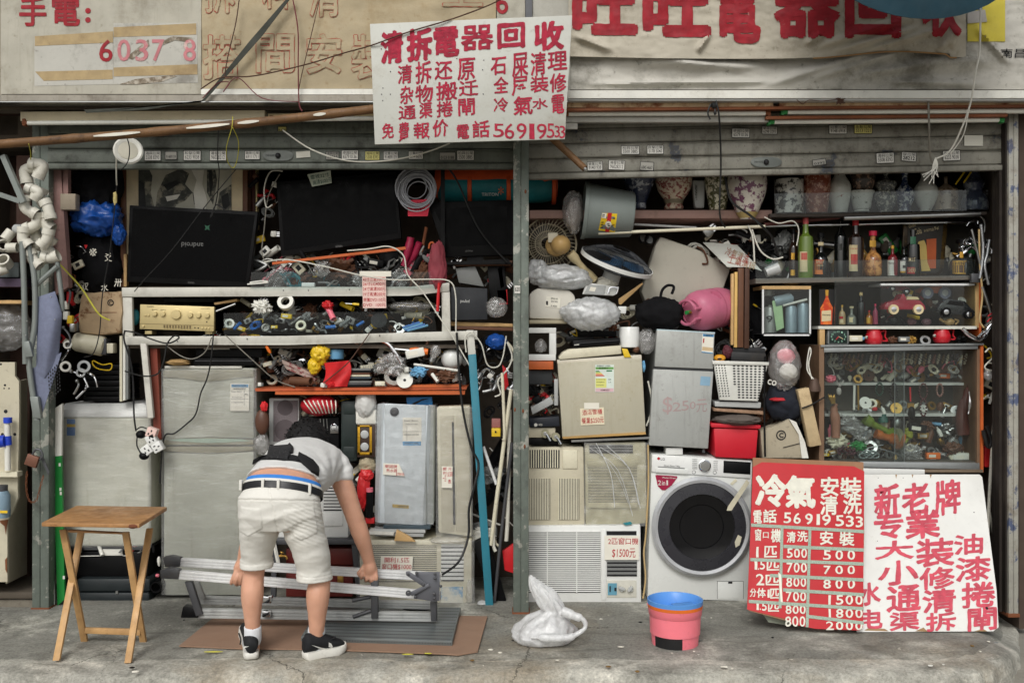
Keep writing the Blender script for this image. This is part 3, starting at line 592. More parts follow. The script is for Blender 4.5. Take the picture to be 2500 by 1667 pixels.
b=B(M('cloth_rag',(196,180,120),.8));b.ball(P(281,484,-.24),(.012,.01,.035),10,8,.5,4);One(b,'rag','small yellowish rag tied to the end of the downlight wire','rag')
pr=T('parasol','dark teal parasol whose rim dips into the top right corner','parasol',P(2232,-300,-1.0))
b=B(M('teal_cloth',(26,56,68),.8,bump=.2,bs=200));cc=P(2232,-212,-1.05);rr=296*S(-1.05)
b.lathe([(0,.16),(rr*.5,.12),(rr*.85,.04),(rr,-.02),(rr*.99,-.03),(rr*.84,.03),(rr*.49,.11),(0,.15)],cc,48,TX(72));b.build('canopy',pr)
b=B(mGun);b.tube([cc+Vector((0,.2,.05)),cc+Vector((0,.55,.25))],.015,10);b.build('pole',pr)
b=B(mWhite);b.ball(P(2176,23,-1.08),.004,8,6);b.build('rivet',pr)
# === LEFT BAY
def frame_rail(b,x0,y0,x1,y1,h,y,dep=.03):b.pp([(x0,y0),(x1,y1),(x1,y1+h),(x0,y0+h)],y,dep,.002);return b
def bag(name,label,cat,c,r,ma,seed,nz=.22,ridge=.3,u=56,v=36,pinch=0,fr=1.3,group=None):
 "a soft bag: a sagging ellipsoid with a few long folds"
 b=B(ma);b.ball(c,r,max(u,40),max(v,26),nz*.6,seed,fr,pinch,0);rv=Vector(r)if hasattr(r,'__len__')else Vector((r,r,r));c=Vector(c)
 for q in b.bm.verts:
  d=q.co-c;w=Vector((d.x/rv.x,d.y/rv.y,d.z/rv.z));k=w*1.6+Vector((seed*3.7,0,seed));n=mnoise.noise_vector(k)*.5
  f=1-abs(mnoise.noise(k*1.5+n))*2;f2=1-abs(mnoise.noise(Vector((k.x*5+n.x*2,k.y*5,k.z*2.2+n.z))))*2.4
  q.co=c+d*(1+ridge*.3*(f-.5)+ridge*.15*(f2-.4))*(1 if d.z>0 else 1-.1*abs(w.z))
 return One(b,name,label,cat,group,75)
def tv(label,q,y,w=9,logo=None,extra=None,name='television'):
 "flat television from its four photo corners (tl, tr, br, bl)"
 t=T(name,label,'television',P((q[2][0]+q[3][0])/2,max(q[2][1],q[3][1]),y))
 b=B(mBlack);b.pp(q,y,.05,.004);cas=b.build('casing',t)
 cx=sum(p[0]for p in q)/4;cy=sum(p[1]for p in q)/4
 def ins(p,k):return(p[0]+math.copysign(k,cx-p[0]),p[1]+math.copysign(k,cy-p[1]))
 b=B(mScreen);b.pp([ins(p,w)if i<2 else(ins(p,w)[0],p[1]-w*1.7)for i,p in enumerate(q)],y-.0015,.002);b.build('screen',t)
 if logo:b=B(M('logo_grey',(104,104,102),.5,var=0));[b.line(s,*z,y-.003,.008,ang=a)for s,z,a in logo];b.build('logo',cas)
 return t
# --- tall shelf rack
rk=T('shelf_rack','white angle iron rack with two long rails holding televisions and parts trays','rack',P(700,1065,-.02))
mRail=M('rail_white',(206,204,194),.5,var=.06,dirt=.3,dcol=(110,100,80),ds=5)
b=B(mRail);b.pp([(297,702),(1000,700),(1097,690),(1097,711),(1000,722),(297,725)],-.03,.03,.002);b.build('rail',rk)
b=B(mRail);b.pp([(300,821),(700,820),(1165,807),(1165,829),(700,842),(300,842)],-.05,.03,.002);b.build('rail',rk)
for q in([(297,726),(322,726),(324,830),(300,830)],[(1078,712),(1098,712),(1100,812),(1079,812)],[(342,838),(357,838),(374,1020),(360,1020)],[(1139,806),(1156,806),(1162,868),(1143,868)]):b=B(mRail);b.pp(q,-.025 if q[0][1]<800 else-.07,.03,.002);b.build('upright',rk)
b=B(mGun);[b.ball(P(px,py,-.055),.004,8,5)for px,py in((350,851),(366,1014),(433,833),(603,827),(927,819),(1148,824),(1150,858),(692,709),(753,709),(853,707))];b.build('bolt',rk)
b=B(M('red_iron',(128,58,42),.6,dirt=.3));b.pp([(366,846),(383,846),(394,1072),(376,1072)],-.01,.05);b.build('post',rk)
b=B(mDark);b.bx(325,700,1090,706,0,.5);b.bx(300,842,1165,850,-.02,.5);b.build('shelf_board',rk)
# --- televisions
t1=tv('black television standing upside down with its mirrored name in the middle',[(316,501),(630,517),(607,702),(310,688)],.02,8,[('android',(443,592,496,604),182),('Cortes',(459,687,474,692),1)])
b=B(M('mark_green',(20,78,54),.5));b.prism([P(506+(9 if k%2 else 4)*math.sin(k*.785),556-(9 if k%2 else 4)*math.cos(k*.785),.0165)for k in range(8)],(0,.001,0));b.build('mark',t1)
tv('big black television tilted back in the middle of the top row',[(674,444),(966,420),(980,582),(686,626)],.03,8,[('KONKA',(820,599,836,604),-5)])
t3=tv('square black television on a stand beside the central post',[(1044,494),(1252,488),(1254,622),(1088,628)],.04,15,[('prima',(1137,610,1154,616),0)])
b=B(mBlack);b.bx(1140,622,1180,640,.06,.03);b.pp([(1090,640),(1240,632),(1250,644),(1088,646)],0,.15);b.build('stand',t3)
# --- picture behind
mPic=M('ink_landscape',(84,86,80),.7,var=.3,vs=20,col2=(196,190,172),c2t=.5,c2s=7,c2w=.16,dirt=.4,dcol=(30,32,32),ds=5)
pt=T('framed_picture','framed grey landscape picture with a beige mat behind the upside down television','picture',P(450,520,.25))
b=B(mBrown);b.bx(300,385,604,640,.11,.03);b.build('frame',pt);b=B(M('beige_mat',(206,190,158),.8));b.bx(308,385,592,640,.106,.003);b.build('mat',pt);b=B(M('ink_pale',(176,174,160),.7,var=.12));b.bx(338,385,565,640,.103,.002);b.build('print',pt)
b=B(M('ink_rock',(70,72,68),.7,var=.4,vs=24,col2=(130,126,112),c2t=.55,c2s=12))
for q in([(338,400),(356,396),(372,430),(368,470),(380,520),(338,530)],[(378,520),(384,470),(404,428),(440,412),(462,424),(452,450),(470,470),(452,490),(430,500),(420,530)],[(505,400),(522,398),(530,440),(520,500),(505,470)],[(536,470),(565,450),(565,530),(526,530)]):b.pp(q,.1015,.001)
b.m(M('ink_dark',(34,36,36),.7,var=.3));[b.pp(q,.1005,.001)for q in([(338,440),(352,448),(356,500),(350,530),(338,530)],[(398,452),(430,440),(440,446),(410,466)],[(470,470),(488,462),(492,478),(474,500)],[(508,410),(516,402),(520,450),(514,480)],[(540,480),(556,470),(562,500),(545,516)])];b.m(M('ink_white',(216,214,204),.7));[b.pp(q,.1,.001)for q in([(462,405),(500,402),(494,450),(506,490),(500,522),(478,520),(472,470),(480,440)],[(404,480),(440,474),(432,486),(408,492)])];b.build('rock',pt)
for x0,x1,l,m_ in((596,612,'dark carved picture frame edge beside the grey landscape',mBrown),(613,622,'reddish beaded picture frame edge standing on end',M('red_frame',(84,40,28),.5)),(623,628,'thin gilt picture frame edge leaning by the tilted television',mGold)):
 b=B(m_);b.bx(x0,385,x1,560,.2,.05,.003);One(b,'picture_frame',l,'picture frame')
b=B(mBrown);b.bx(294,410,308,700,.1,.05,.003);b.m(mWood);b.bx(302,620,309,700,.08,.03);One(b,'wooden_strip','dark wooden upright strip left of the upside down television','timber')
# --- cable coil
cl=B(M('grey_coil',(164,166,172),.5))
for i in range(26):
 r=random.uniform(27,50);ph=random.uniform(0,6.28);dx,dy=random.uniform(-5,5),random.uniform(-5,5)+(6 if i%5==0 else 0)
 cl.tube([P(1017+dx+r*math.cos(a*.2618+ph),462+dy+r*1.02*math.sin(a*.2618+ph),.0+.03*math.sin(i*1.7))for a in range(25)],1.5*S(0),5)
One(cl,'cable_coil','thick coil of grey network cable hanging in the top row','cable')
# --- notes
def note(label,q,y,ma,lines,ink=None,name='price_note',jit=1.2,off=.012):
 t=T(name,label,'note',P(sum(p[0]for p in q)/4,max(p[1]for p in q),y))
 b=B(ma);b.pp(q,y,.0015);b.build('paper',t);b=B(ink or mInk);(x0,y0),(x1,y1),(x2,y2),(x3,y3)=q
 ang=math.degrees(math.atan2(y1-y0,x1-x0))
 for s,u0,v0,u1,v1 in lines:
  def bl(u,v):return((x0*(1-u)+x1*u)*(1-v)+(x3*(1-u)+x2*u)*v,(y0*(1-u)+y1*u)*(1-v)+(y3*(1-u)+y2*u)*v)
  cx,cy=bl((u0+u1)/2,(v0+v1)/2);w=(u1-u0)*math.hypot(x1-x0,y1-y0);h=(v1-v0)*math.hypot(x3-x0,y3-y0)
  b.ch(s,cx-w/2,cy-h/2,cx+w/2,cy+h/2,y-.001,off,.05,jit,0,ang)
 b.build('writing',t);return t
note('pale green price tag clipped to the top of the tilted television',[(750,426),(807,416),(810,447),(762,456)],0,M('pale_green_paper',(198,206,190),.8),[('電視32寸',.1,.12,.9,.45),('高清$600元',.15,.55,.95,.9)],M('green_ink',(40,88,76),.7))
note('fluorescent pink price tag under the cable coil',[(996,489),(1052,486),(1044,528),(996,528)],.0,M('neon_pink',(232,60,84),.7),[('LG 24寸',.08,.1,.8,.35),('高清$400',.08,.45,.8,.75)],M('dark_red_ink',(140,20,36),.7))
note('pink handwritten price list taped over the upper rack rail',[(884,674),(942,674),(943,752),(886,752)],-.055,mPinkP,[('42寸三星700元',.03,.04,.97,.16),('26寸LG400元',.03,.19,.97,.3),('24寸高清300元',.03,.34,.97,.46),('19寸高清200元',.03,.5,.97,.63),('便攜DVD150元',.03,.68,.97,.8),('DVD  100元',.03,.85,.97,.95)])
b=B(mPaper);b.bx(878,662,955,675,-.056,.002);One(b,'tape_strip','strip of pale tape above the pink price list','tape')
# --- tent bag through both bays
tb=T('tent_bag','teal and orange camping roll stuffed behind the central post','bag',P(1220,490,.15))
b=B(M('teal_nylon',(24,110,116),.6,var=.2,vs=9,bump=.3,bs=30));c0=P(1215,455,.2)
b.lathe([(0,-.37),(.07,-.36),(.1,-.33),(.104,0),(.1,.27),(.085,.35),(0,.37)],c0,28,TY(90));b.build('body',tb)
b=B(M('orange_nylon',(206,82,36),.6,bump=.3,bs=30));b.lathe([(.09,-.375),(.108,-.34),(.112,-.1),(.11,.28),(.09,.36)],c0+Vector((0,.012,.026)),28,TY(90))
for px in(1148,1242,1352):b.lathe([(.1,-.014),(.109,-.01),(.109,.01),(.1,.014)],P(px,456,.2),28,TY(90))
b.build('strap',tb)
b=B(M('logo_white',(190,190,186),.5));b.line('TRITON',1176,471,1217,479,lambda p,q:.2-.108,.02);b.m(mOrange);b.ch('*',1216,456,1230,476,.09,.02);b.build('logo',tb)
cable('strap','black elastic strap wrapped over the camping roll and the square television',[(1095,410,-.02),(1120,450,-.02),(1170,560,-.02),(1238,640,-.02)],2.4,mCab)
b=B(mBlack);b.bx(1076,412,1086,650,-.01,.004);One(b,'strap','wide black vertical strap hanging at the edge of the square television','strap')
# --- left column of clutter
b=B(M('weathered_pink_wood',(150,118,112),.8,var=.15,vs=14,dirt=.6,dcol=(70,58,52),bump=.4));b.pp([(122,412),(148,412),(168,700),(134,720)],-.14,.05);b.pp([(155,414),(166,414),(166,475),(153,475)],-.13,.04);b.m(M('old_block',(160,148,130),.8,dirt=.5));b.bx(147,473,184,512,-.15,.06,.003);One(b,'weathered_timber','weathered pinkish timbers and a square block standing at the end wall','timber')
bag('backpack','black backpack hanging above the blue tarpaulin','bag',P(243,460,.05),(.13,.12,.17),mBlackM,3)
bag('tarpaulin','bundle of shiny blue tarpaulin under the black backpack','tarpaulin',P(238,535,.02),(.145,.12,.11),M('blue_tarp',(26,74,150),.32,var=.25,bump=.6,bs=26),5,.3,.5)
bag('tarpaulin_corner','small blue tarpaulin corner hanging against the wooden strip','tarpaulin',P(290,575,-.02),(.04,.04,.06),MATS['blue_tarp'],8,.3,.4)
jk=T('hoodie','black hooded jacket printed with small white figures hung below the blue tarpaulin','jacket',P(245,712,.05))
b=B(mBlackM);b.ball(P(245,650,.08),(.13,.1,.19),30,20,.18,12,2,0,.2);b.build('cloth',jk)
b=B(mPaper)
for px,py,s_ in((227,616,'※'),(264,628,'爻'),(207,700,'双'),(288,690,'卅'),(255,702,'水')):b.ch(s_,px-9,py-10,px+9,py+10,-.025,.02,jit=2)
b.m(mRed);b.ch('▼',205,598,214,608,-.025,.01);b.build('print',jk)
rb=T('paper_sack','crumpled brown stained paper sack with a round emblem','sack',P(243,818,-.02))
b=B(M('stained_paper',(176,152,120),.8,var=.15,col2=(112,74,44),c2t=.6,c2s=11,c2w=.06,bump=.5,bs=30));b.prism([P(*q,-.04)for q in((197,722),(205,713),(246,718),(296,710),(298,760),(294,812),(246,818),(192,812),(190,770))],(0,.14,0),.012);b.build('body',rb)
b=B(mInkK);b.lathe([(.014,0),(.019,0)],P(270,739,-.0425),24,TX(90));b.ch('C',266,735,275,744,-.043,.03);b.m(mRustD);b.bx(192,762,285,763.2,-.043,.001);b.build('print',rb)
mt=T('motor','cream pump motor cylinder lying under the paper sack','motor',P(230,868,0))
b=B(mCream);b.lathe([(0,-.1),(.05,-.1),(.058,-.08),(.06,.06),(.05,.075),(.03,.08),(0,.08)],P(225,840,0),28,TY(100));b.build('drum',mt)
b=B(mGun);b.box(X(250,0),X(264,0),-.03,.05,Z(866,0),Z(826,0),.006);b.m(mCream);b.bx(260,838,276,862,-.03,.06,.004);b.build('bracket',mt)
st=T('black_trays','stack of black plastic trays on top of the wrapped washing machine','trays',P(250,985,.1))
for i in range(7):b=B(mBlack);b.bx(208-i,890+i*13,296,902+i*13,.06+(i%3)*.012,.3,.006);b.build('tray',st)
cable('handle','yellow wire handle sticking out above the black trays',[(226,880,0),(227,890,0),(240,900,0),(268,903,0),(272,888,0),(250,890,0),(228,880,0)],1.6,mYellow,'handle')
for i,(dx,l)in enumerate(((292,'cream'),(300,'white'),(307,'grey'))):b=B((mCream,mWhite,mGrey)[i]);b.bx(dx,820,dx+6,980-i*3,-.03,.03);One(b,'trim_strip',f'{l} upright trim strip beside the black trays','trim')
fit=(('shower_arm','chrome',(166,845),(150,880)),('tap_spout','chrome',(172,905),(215,945)),('tap_spout','dull steel',(188,930),(180,962)),('tap_spout','thin chrome',(212,942),(186,972)),('tap_spout','bent chrome',(205,905),(238,945)),('pipe_hook','black iron',(155,800),(170,855)),('pipe_hook','grey iron',(160,700),(168,740)))
for n_,c_,a,z in fit:
 b=B({'c':mChrome,'d':mSteel,'t':mChrome,'b':mChrome}.get(c_[0],mGun)if 'iron' not in c_ else mGun);mx=((a[0]+z[0])/2+8,(a[1]+z[1])/2-6);b.tp([(*a,-.1),(*mx,-.12),(*z,-.12)],2.6,8,5);b.ball(P(*a,-.1),.012,10,6)
 One(b,n_,f'{c_} {n_.replace("_", " ")} hanging among the fittings beside the folded lounger','fitting','fittings hung beside the folded lounger')
for px,py,r,l in((160,895,13,'white plastic flange'),(205,895,15,'dull chrome ring'),(197,910,11,'thin steel ring'),(165,842,10,'white socket plate')):
 b=B(mWhite if 'white' in l else mSteel);q=r*S(-.12);b.lathe([(q*.6,-.012),(q,-.012),(q,.012),(q*.6,.012),(q*.6,-.012)],P(px,py,-.12),20,TX(80)@TY(20));One(b,'ring_fitting',f'{l} hanging with the taps by the folded lounger','fitting')
b=B(mRed);b.bx(162,712,174,740,-.1,.03,.003);One(b,'red_box','small red box among the hanging fittings','box')
for i,(px,py,c_,l)in enumerate(((158,745,mWhite,'white socket'),(160,770,mWhite,'white plug block'),(170,780,mYellow,'yellow fitting'),(176,800,mSteel,'steel bracket'))):b=B(c_);b.bx(px-7,py-10,px+6,py+10,-.1,.03,.004);One(b,'small_fitting',f'{l} hanging between the timbers and the paper sack','fitting')
cable('ribbon','yellow plastic ribbon tied from the pipe elbows down to the paper sack',[(140,640,-.2),(160,660,-.2),(200,705,-.2),(240,765,-.2),(268,782,-.18)],2.2,mYS,'ribbon')
# --- PVC elbows
mPVC=M('pvc',(208,205,192),.45,var=.06,dirt=.4,dcol=(96,86,70),ds=9)
def elbow(p0,p1,p2,r,y,label):
 b=B(mPVC);rr=r*S(y);b.tp([(*p0,y),(*p1,y),(*p2,y)],[r]*1,14,6,False)
 for a,c_ in((p0,p1),(p2,p1)):
  d=(P(*c_,y)-P(*a,y)).normalized();q=P(*a,y);b.tube([q-d*.002,q+d*.03],rr*1.16,14,False)
 b.tube([P(*p0,y),P(*p1,y)],rr*.8,10,False)
 return One(b,'pipe_elbow',label,'pipe fitting','plastic pipe elbows hung on the bamboo pole')
for i,(p0,p1,p2,y)in enumerate((((100,412),(62,415),(66,448),-.42),((74,400),(105,405),(92,435),-.44),((66,458),(95,470),(84,488),-.42),((58,480),(62,508),(90,525),-.44),((90,520),(88,548),(62,560),-.42),((58,555),(56,585),(72,602),-.44),((72,612),(82,635),(98,650),-.42),((108,490),(118,510),(124,535),-.44),((114,520),(112,548),(128,560),-.4),((120,560),(114,585),(100,600),-.44),((128,580),(112,606),(126,622),-.38),((104,628),(126,630),(142,624),-.4),((82,560),(92,590),(84,606),-.36),((104,460),(96,480),(110,500),-.34))):elbow(p0,p1,p2,13,y,'cream plastic pipe elbow in the bunch hung from the bamboo pole')
# --- folded lounger with mesh
lg=T('folded_lounger','folded garden lounger with grey tube frame and blue grey mesh hung at the left post','lounger',P(95,1030,-.45))
mLF=M('lounger_tube',(128,134,130),.4,.2,dirt=.25);b=B(mLF)
b.tp([(54,590,-.46),(58,680,-.46),(60,760,-.46),(62,888,-.45)],7,10,6);b.tp([(70,600,-.44),(84,680,-.44),(85,790,-.44),(74,860,-.44),(72,900,-.44),(90,1025,-.44)],7,10,6);b.tp([(140,640,-.4),(150,720,-.4),(152,760,-.4)],6,10,6);b.tp([(84,700,-.42),(140,650,-.42)],6,8);b.tp([(8,380,-.5),(58,495,-.5)],9,4);b.tp([(0,475,-.48),(50,492,-.48)],8,4);b.build('frame',lg)
mMesh=M('mesh_fabric',(112,118,140),.8,var=.1,vs=40,bump=.6,bs=220)
b=B(mMesh);b.sheet(lambda u,v:P(88+u*(42+22*min(1,v*3)-10*v)+(4-4*v),725-u*14+v*(205-abs(u-.4)*60),-.43-.05*math.sin(3.1*v)*math.sin(3.1*u)),14,26,.004);b.sheet(lambda u,v:P(78+72*u+v*(18-u*36),900-u*40+v*128-v*u*66,-.42-.02*u),10,14,.004);b.build('mesh_panel',lg,60)
b=B(mInkK)
for i in range(6):
 for j in range(8):x,yy=117+i*5+j*.5,910+j*9-i*5;b.bx(x,yy,x+2.4,yy+5.5,-.447,.002)
b.build('slot',lg)
b=B(mSteel);[b.ball(P(px,py,-.475),.004,8,5)for px,py in((66,784),(63,818),(74,866),(124,725),(134,780))];b.build('bolt',lg)
b=B(mLF);b.pp([(56,835),(70,832),(80,870),(62,872)],-.48,.02,.002);b.pp([(72,968),(92,968),(100,1022),(80,1020)],-.46,.03,.004);b.build('bracket',lg)
# --- neighbour's end at the far left
b=B(M('brown_partition',(66,46,38),.9,dirt=.5));b.box(X(-200,.2),X(72,.2),.2,.3,0,2.9);b.bx(40,380,76,640,-.1,.1);b.bx(-260,268,44,330,-.1,.05);One(b,'partition','dark brown boarded partition of the neighbouring stall','partition')
nb=T('old_cabinet','old cream metal cabinet with bolt holes at the far left edge','cabinet',P(20,1425,-.15))
b=B(mCreamD);b.pp([(-160,884),(36,884),(36,917),(46,930),(47,1000),(43,1190),(44,1215),(30,1250),(18,1270),(18,1420),(-160,1420)],-.25,.02);b.prism([P(47,930,-.23),P(67,925,.1),P(66,1400,.1),P(18,1424,-.23),P(18,1270,-.23),P(44,1215,-.23)],(-.01,0,0));b.build('body',nb)
b=B(mInkK);[b.ball(P(px,py,-.25),(r*.0022,.002,r*.0022),10,6)for px,py,r in((12,940,3),(22,948,2),(10,948,2),(14,1004,5),(6,1060,4),(36,1060,4),(2,889,3))];b.build('hole',nb)
b=B(M('rust_edge',(122,76,48),.8));b.pp([(0,1270),(20,1268),(16,1286),(14,1304),(11,1284),(0,1275)],-.254,.004);b.pp([(12,1366),(17,1360),(17,1398),(13,1390)],-.254,.004);b.build('rust_patch',nb)
b=B(mCream);b.bx(-20,1152,42,1164,-.3,.06);b.build('shelf',nb)
pv=T('fill_valve','white float valve pipe with bright blue collars against the old cabinet','valve',P(18,1150,-.3))
b=B(mWhite);b.tp([(18,1030,-.3),(19,1148,-.3)],7,14);b.build('pipe',pv);b=B(M('bright_blue',(34,66,186),.4));b.tp([(19,1019,-.3),(19,1032,-.3)],10,14);b.tp([(19,1064,-.3),(20,1086,-.3)],8.5,14);b.tp([(-6,1078,-.31),(14,1076,-.31)],15,14);b.build('collar',pv)
bt=T('water_jug','translucent blue jug with a dark lid standing at the far left edge','jug',P(3,1262,-.35))
b=B(M('blue_translucent',(128,152,168),.3));b.lathe([(0,0),(.045,0),(.047,.01),(.047,.12),(.035,.145),(0,.146)],P(3,1262,-.33),24);b.build('body',bt);b=B(mGun);b.lathe([(0,.146),(.034,.146),(.034,.176),(0,.178)],P(3,1262,-.33),24);b.build('lid',bt);b=B(mYellow);b.bx(0,1246,18,1252,-.379,.002);b.build('sticker',bt)
b=B(M('step_concrete',(120,114,102),.9,dirt=.6,bump=.5));b.box(X(-400,-.16),X(100,-.16),-.16,1,-.05,Z(1462,-.16),.008);b.m(M('step_plank',(84,76,66),.8,dirt=.5));b.box(X(-400,-.18),X(97,-.18),-.18,.5,Z(1461,-.18),Z(1445,-.18),.005);One(b,'doorstep','low concrete step with a dark plank edge at the far left','step')
for i,(px,py,r,l)in enumerate(((12,640,16,'open ended cream pipe socket'),(8,600,14,'cream pipe coupling'),(48,560,12,'grey pipe elbow'),(30,605,12,'dusty pipe tee'),(4,660,12,'small cream pipe ring'),(20,575,13,'pale pipe bend'))):
 b=B(mPVC if i!=2 else mGreyL);q=r*S(-.2);b.lathe([(q*.75,-.03),(q,-.03),(q,.03),(q*.75,.03),(q*.75,-.03)],P(px,py,-.2),18,TX(60+20*i)@TY(30*i));One(b,'pipe_fitting',f'{l} piled on the neighbour shelf behind the lounger','pipe fitting')
b=B(M('purple_shelf',(66,52,70),.6));b.bx(-100,680,58,700,-.15,.3);b.m(mWood);b.bx(-100,733,55,741,-.15,.3);b.m(M('glass_crate',(96,104,104),.5,dirt=.5));b.bx(-100,640,46,678,-.12,.2,.01);One(b,'side_shelf','dim shelf with purple edge at the far left behind the lounger','shelf')
bag('plastic_sheet','dusty grey plastic sheeting stuffed at the far left edge','sheeting',P(10,800,-.02),(.16,.1,.15),mBagC,31)
# --- padlock and chain on the left post
pl=T('padlock','rusty padlock hanging on the grey post by its chain','padlock',P(76,1140,-.28))
b=B(M('padlock_bronze',(120,82,66),.5,.4,dirt=.4));b.rot(P(76,1122,-.28),'Y',20);b.bx(62,1110,92,1138,-.29,.025,.004);b.un();b.build('body',pl);b=B(mGun);b.tp([(78,1112,-.28),(86,1098,-.28),(98,1098,-.28),(104,1112,-.28),(97,1122,-.28)],2.6,8,5);b.build('shackle',pl);b=B(mGun);b.pp([(96,1112),(102,1108),(120,1150),(118,1160)],-.26,.006);b.build('hasp',pl)
b=B(mRustD)
cp_=spline([P(66,1150,-.27),P(64,1190,-.27),P(72,1222,-.27),P(88,1222,-.27),P(98,1190,-.27),P(106,1160,-.25)],5)
for i in range(len(cp_)-1):
 d=(cp_[i+1]-cp_[i]);n=d.cross(Vector((0,1,0))).normalized()if i%2 else Vector((0,1,0));b.tube([cp_[i]+d*(.5+.6*math.cos(a))+n*.005*math.sin(a)for a in[k*.785 for k in range(9)]],.0016,5)
One(b,'chain','rusty chain draped under the padlock','chain')
bd=T('leaning_board','tall narrow board half white and half green beside the left post','board',P(142,1480,-.1))
b=B(mWhite);b.pp([(127,1000),(152,985),(150,1112),(129,1114)],-.12,.02);b.build('upper_half',bd);b=B(M('green_print',(28,124,52),.4));b.pp([(129,1114),(150,1112),(158,1462),(140,1478)],-.12,.02);b.build('lower_half',bd);b=B(mWhite);[b.bx(x,q,x+5,q+8,-.122,.001)for x,q in((143,1130),(146,1200),(153,1405),(145,1190))];b.build('print',bd)
cable('pipe','thin grey pipe standing between the left post and the green board',[(124,1010,-.13),(127,1300,-.13),(131,1478,-.13)],3.5,mGreyL,'pipe',2)
# --- wrapped top-loading washing machine
wm=T('washing_machine','cream top loading washing machine wrapped in clear film','washing machine',P(255,1335,0))
mWM=M('washer_cream',(206,206,190),.4,var=.06,dirt=.4,streak=.25,dcol=(140,130,100))
b=B(mWM);b.bx(150,1018,366,1334,0,.52,.02,3);b.build('body',wm);b=B(mEnam);b.prism([P(149,1019,-.005),P(360,1019,-.005),P(356,990,.02),P(352,984,.06),P(158,984,.06),P(152,994,.02)],(0,.45,0),.008);b.build('lid',wm)
b=B(M('sticker_blue',(52,110,176),.4));b.bx(163,1023,183,1063,-.002,.003,.001);b.m(mYellow);b.bx(163,1035,183,1042,-.0035,.002);b.build('sticker',wm)
b=B(mFilm);b.sheet(lambda u,v:P(147+u*222,1000+v*335,-.014+.004*mnoise.noise(Vector((u*5,v*12,3)))),24,50,.001);b.build('wrap',wm,60)
b=B(mGun);b.bx(155,1335,360,1342,.02,.4);b.build('base',wm)
cs=T('tool_case','black tool case with white outlines under the wrapped washing machine','case',P(275,1412,.02));b=B(mBlack);b.bx(185,1345,362,1408,.03,.3,.012);b.build('body',cs);b=B(mWhite);b.bx(250,1340,298,1356,.015,.02,.004);b.tp([(196,1357,.02),(252,1356,.02),(256,1344,.02),(296,1344,.02),(300,1356,.02),(310,1356,.02)],1.1,5);b.build('outline',cs)
cs=T('tool_case','dark green black plastic case lowest of the pile on the pavement','case',P(275,1476,-.02));b=B(M('case_dark',(32,38,40),.45));b.bx(188,1412,366,1444,-.02,.3,.012);b.build('lid',cs);b=B(MATS['case_dark']);b.bx(190,1446,364,1474,-.02,.3,.012);b.build('body',cs);b=B(mSteel);b.bx(282,1442,288,1449,-.024,.006);b.build('latch',cs)
b=B(mBlack);q=P(380,1433,-.02);b.lathe([(.026,-.1),(.032,-.1),(.032,0),(.026,0),(.026,-.1)],q,20,TX(90));One(b,'pipe_offcut','short black pipe offcut pointing out beside the dark case','pipe')
b=B(mWhite);b.ball(P(388,1370,-.05),(.01,.01,.03),10,8,.3,3);One(b,'plastic_hook','small white plastic handle by the end of the folded platform','handle');b=B(mPink);b.tp([(381,1404,-.05),(388,1404,-.05)],4,8);One(b,'bottle_stopper','pink plastic stopper beside the end of the folded platform','cap')
# --- fridge wrapped in film
fr=T('fridge','tall grey two door fridge wrapped in clear film','fridge',P(510,1455,.02))
mFr=M('fridge_silver',(172,174,160),.4,.1,var=.06,dirt=.4,dcol=(120,116,98),streak=.25)
b=B(mFr);b.bx(399,897,622,1452,.06,.5,.012);b.build('body',fr);mDoorTrim=M('door_trim',(146,142,120),.4,dirt=.2)
b=B(mFr);b.pp([(398,920),(450,920),(480,928),(512,930),(540,926),(570,919),(620,919),(619,1070),(560,1068),(510,1066),(450,1069),(400,1076)],.02,.05,.004);b.build('freezer_door',fr)
b=B(mDoorTrim);b.pp([(398,905),(618,902),(620,921),(570,921),(540,928),(512,932),(480,930),(450,922),(398,922)],.012,.05,.004);b.pp([(400,1074),(510,1068),(618,1074),(618,1085),(400,1086)],.012,.05,.003);b.pp([(400,1090),(618,1090),(618,1100),(510,1106),(400,1102)],.012,.05,.003);b.build('door_trim',fr)
b=B(M('pale_green_handle',(158,180,162),.4));b.pp([(408,1075),(440,1071),(510,1070),(590,1072),(612,1076),(540,1080),(510,1081),(470,1079)],.008,.01);b.build('handle',fr)
b=B(mFr);b.pp([(400,1103),(510,1107),(619,1101),(622,1452),(404,1452)],.02,.05,.004);b.build('fridge_door',fr)
fzd=[k for k in fr.children if k.name.startswith('freezer')][0];lb=B(mPaper);lb.bx(562,936,608,1003,.008,.002);lb.m(M('label_blue',(84,150,196),.5));lb.bx(565,938,606,945,.0065,.002);lb.m(mInkK);[lb.line(s,x0,y0,x1,y1,.006)for s,x0,y0,x1,y1 in(('ENERGY LABEL',568,939,603,944),('能源效益標籤',570,947,600,951),('Brand   Model',565,954,590,957),('Annual use',565,968,592,971),('300',597,960,605,964),('Capacity',565,980,595,984))];lb.bx(564,974,606,974.7,.0065,.001);lb.bx(596,952,596.6,990,.0065,.001);lb.build('energy_label',fzd)
b=B(mFilm);b.sheet(lambda u,v:P(394+u*232,900+v*552,-.002+.005*mnoise.noise(Vector((u*4,v*14,8)))),20,70,.001);b.build('wrap',fr,60)
b=B(mWhite);b.bx(402,893,590,899,.05,.05,.002);One(b,'white_strip','white plastic strip lying on top of the wrapped fridge','strip');b=B(mWood);b.ball(P(435,884,.05),(.07,.05,.018),20,10,.3,4);One(b,'brown_paper','crumpled brown paper on top of the wrapped fridge','paper')
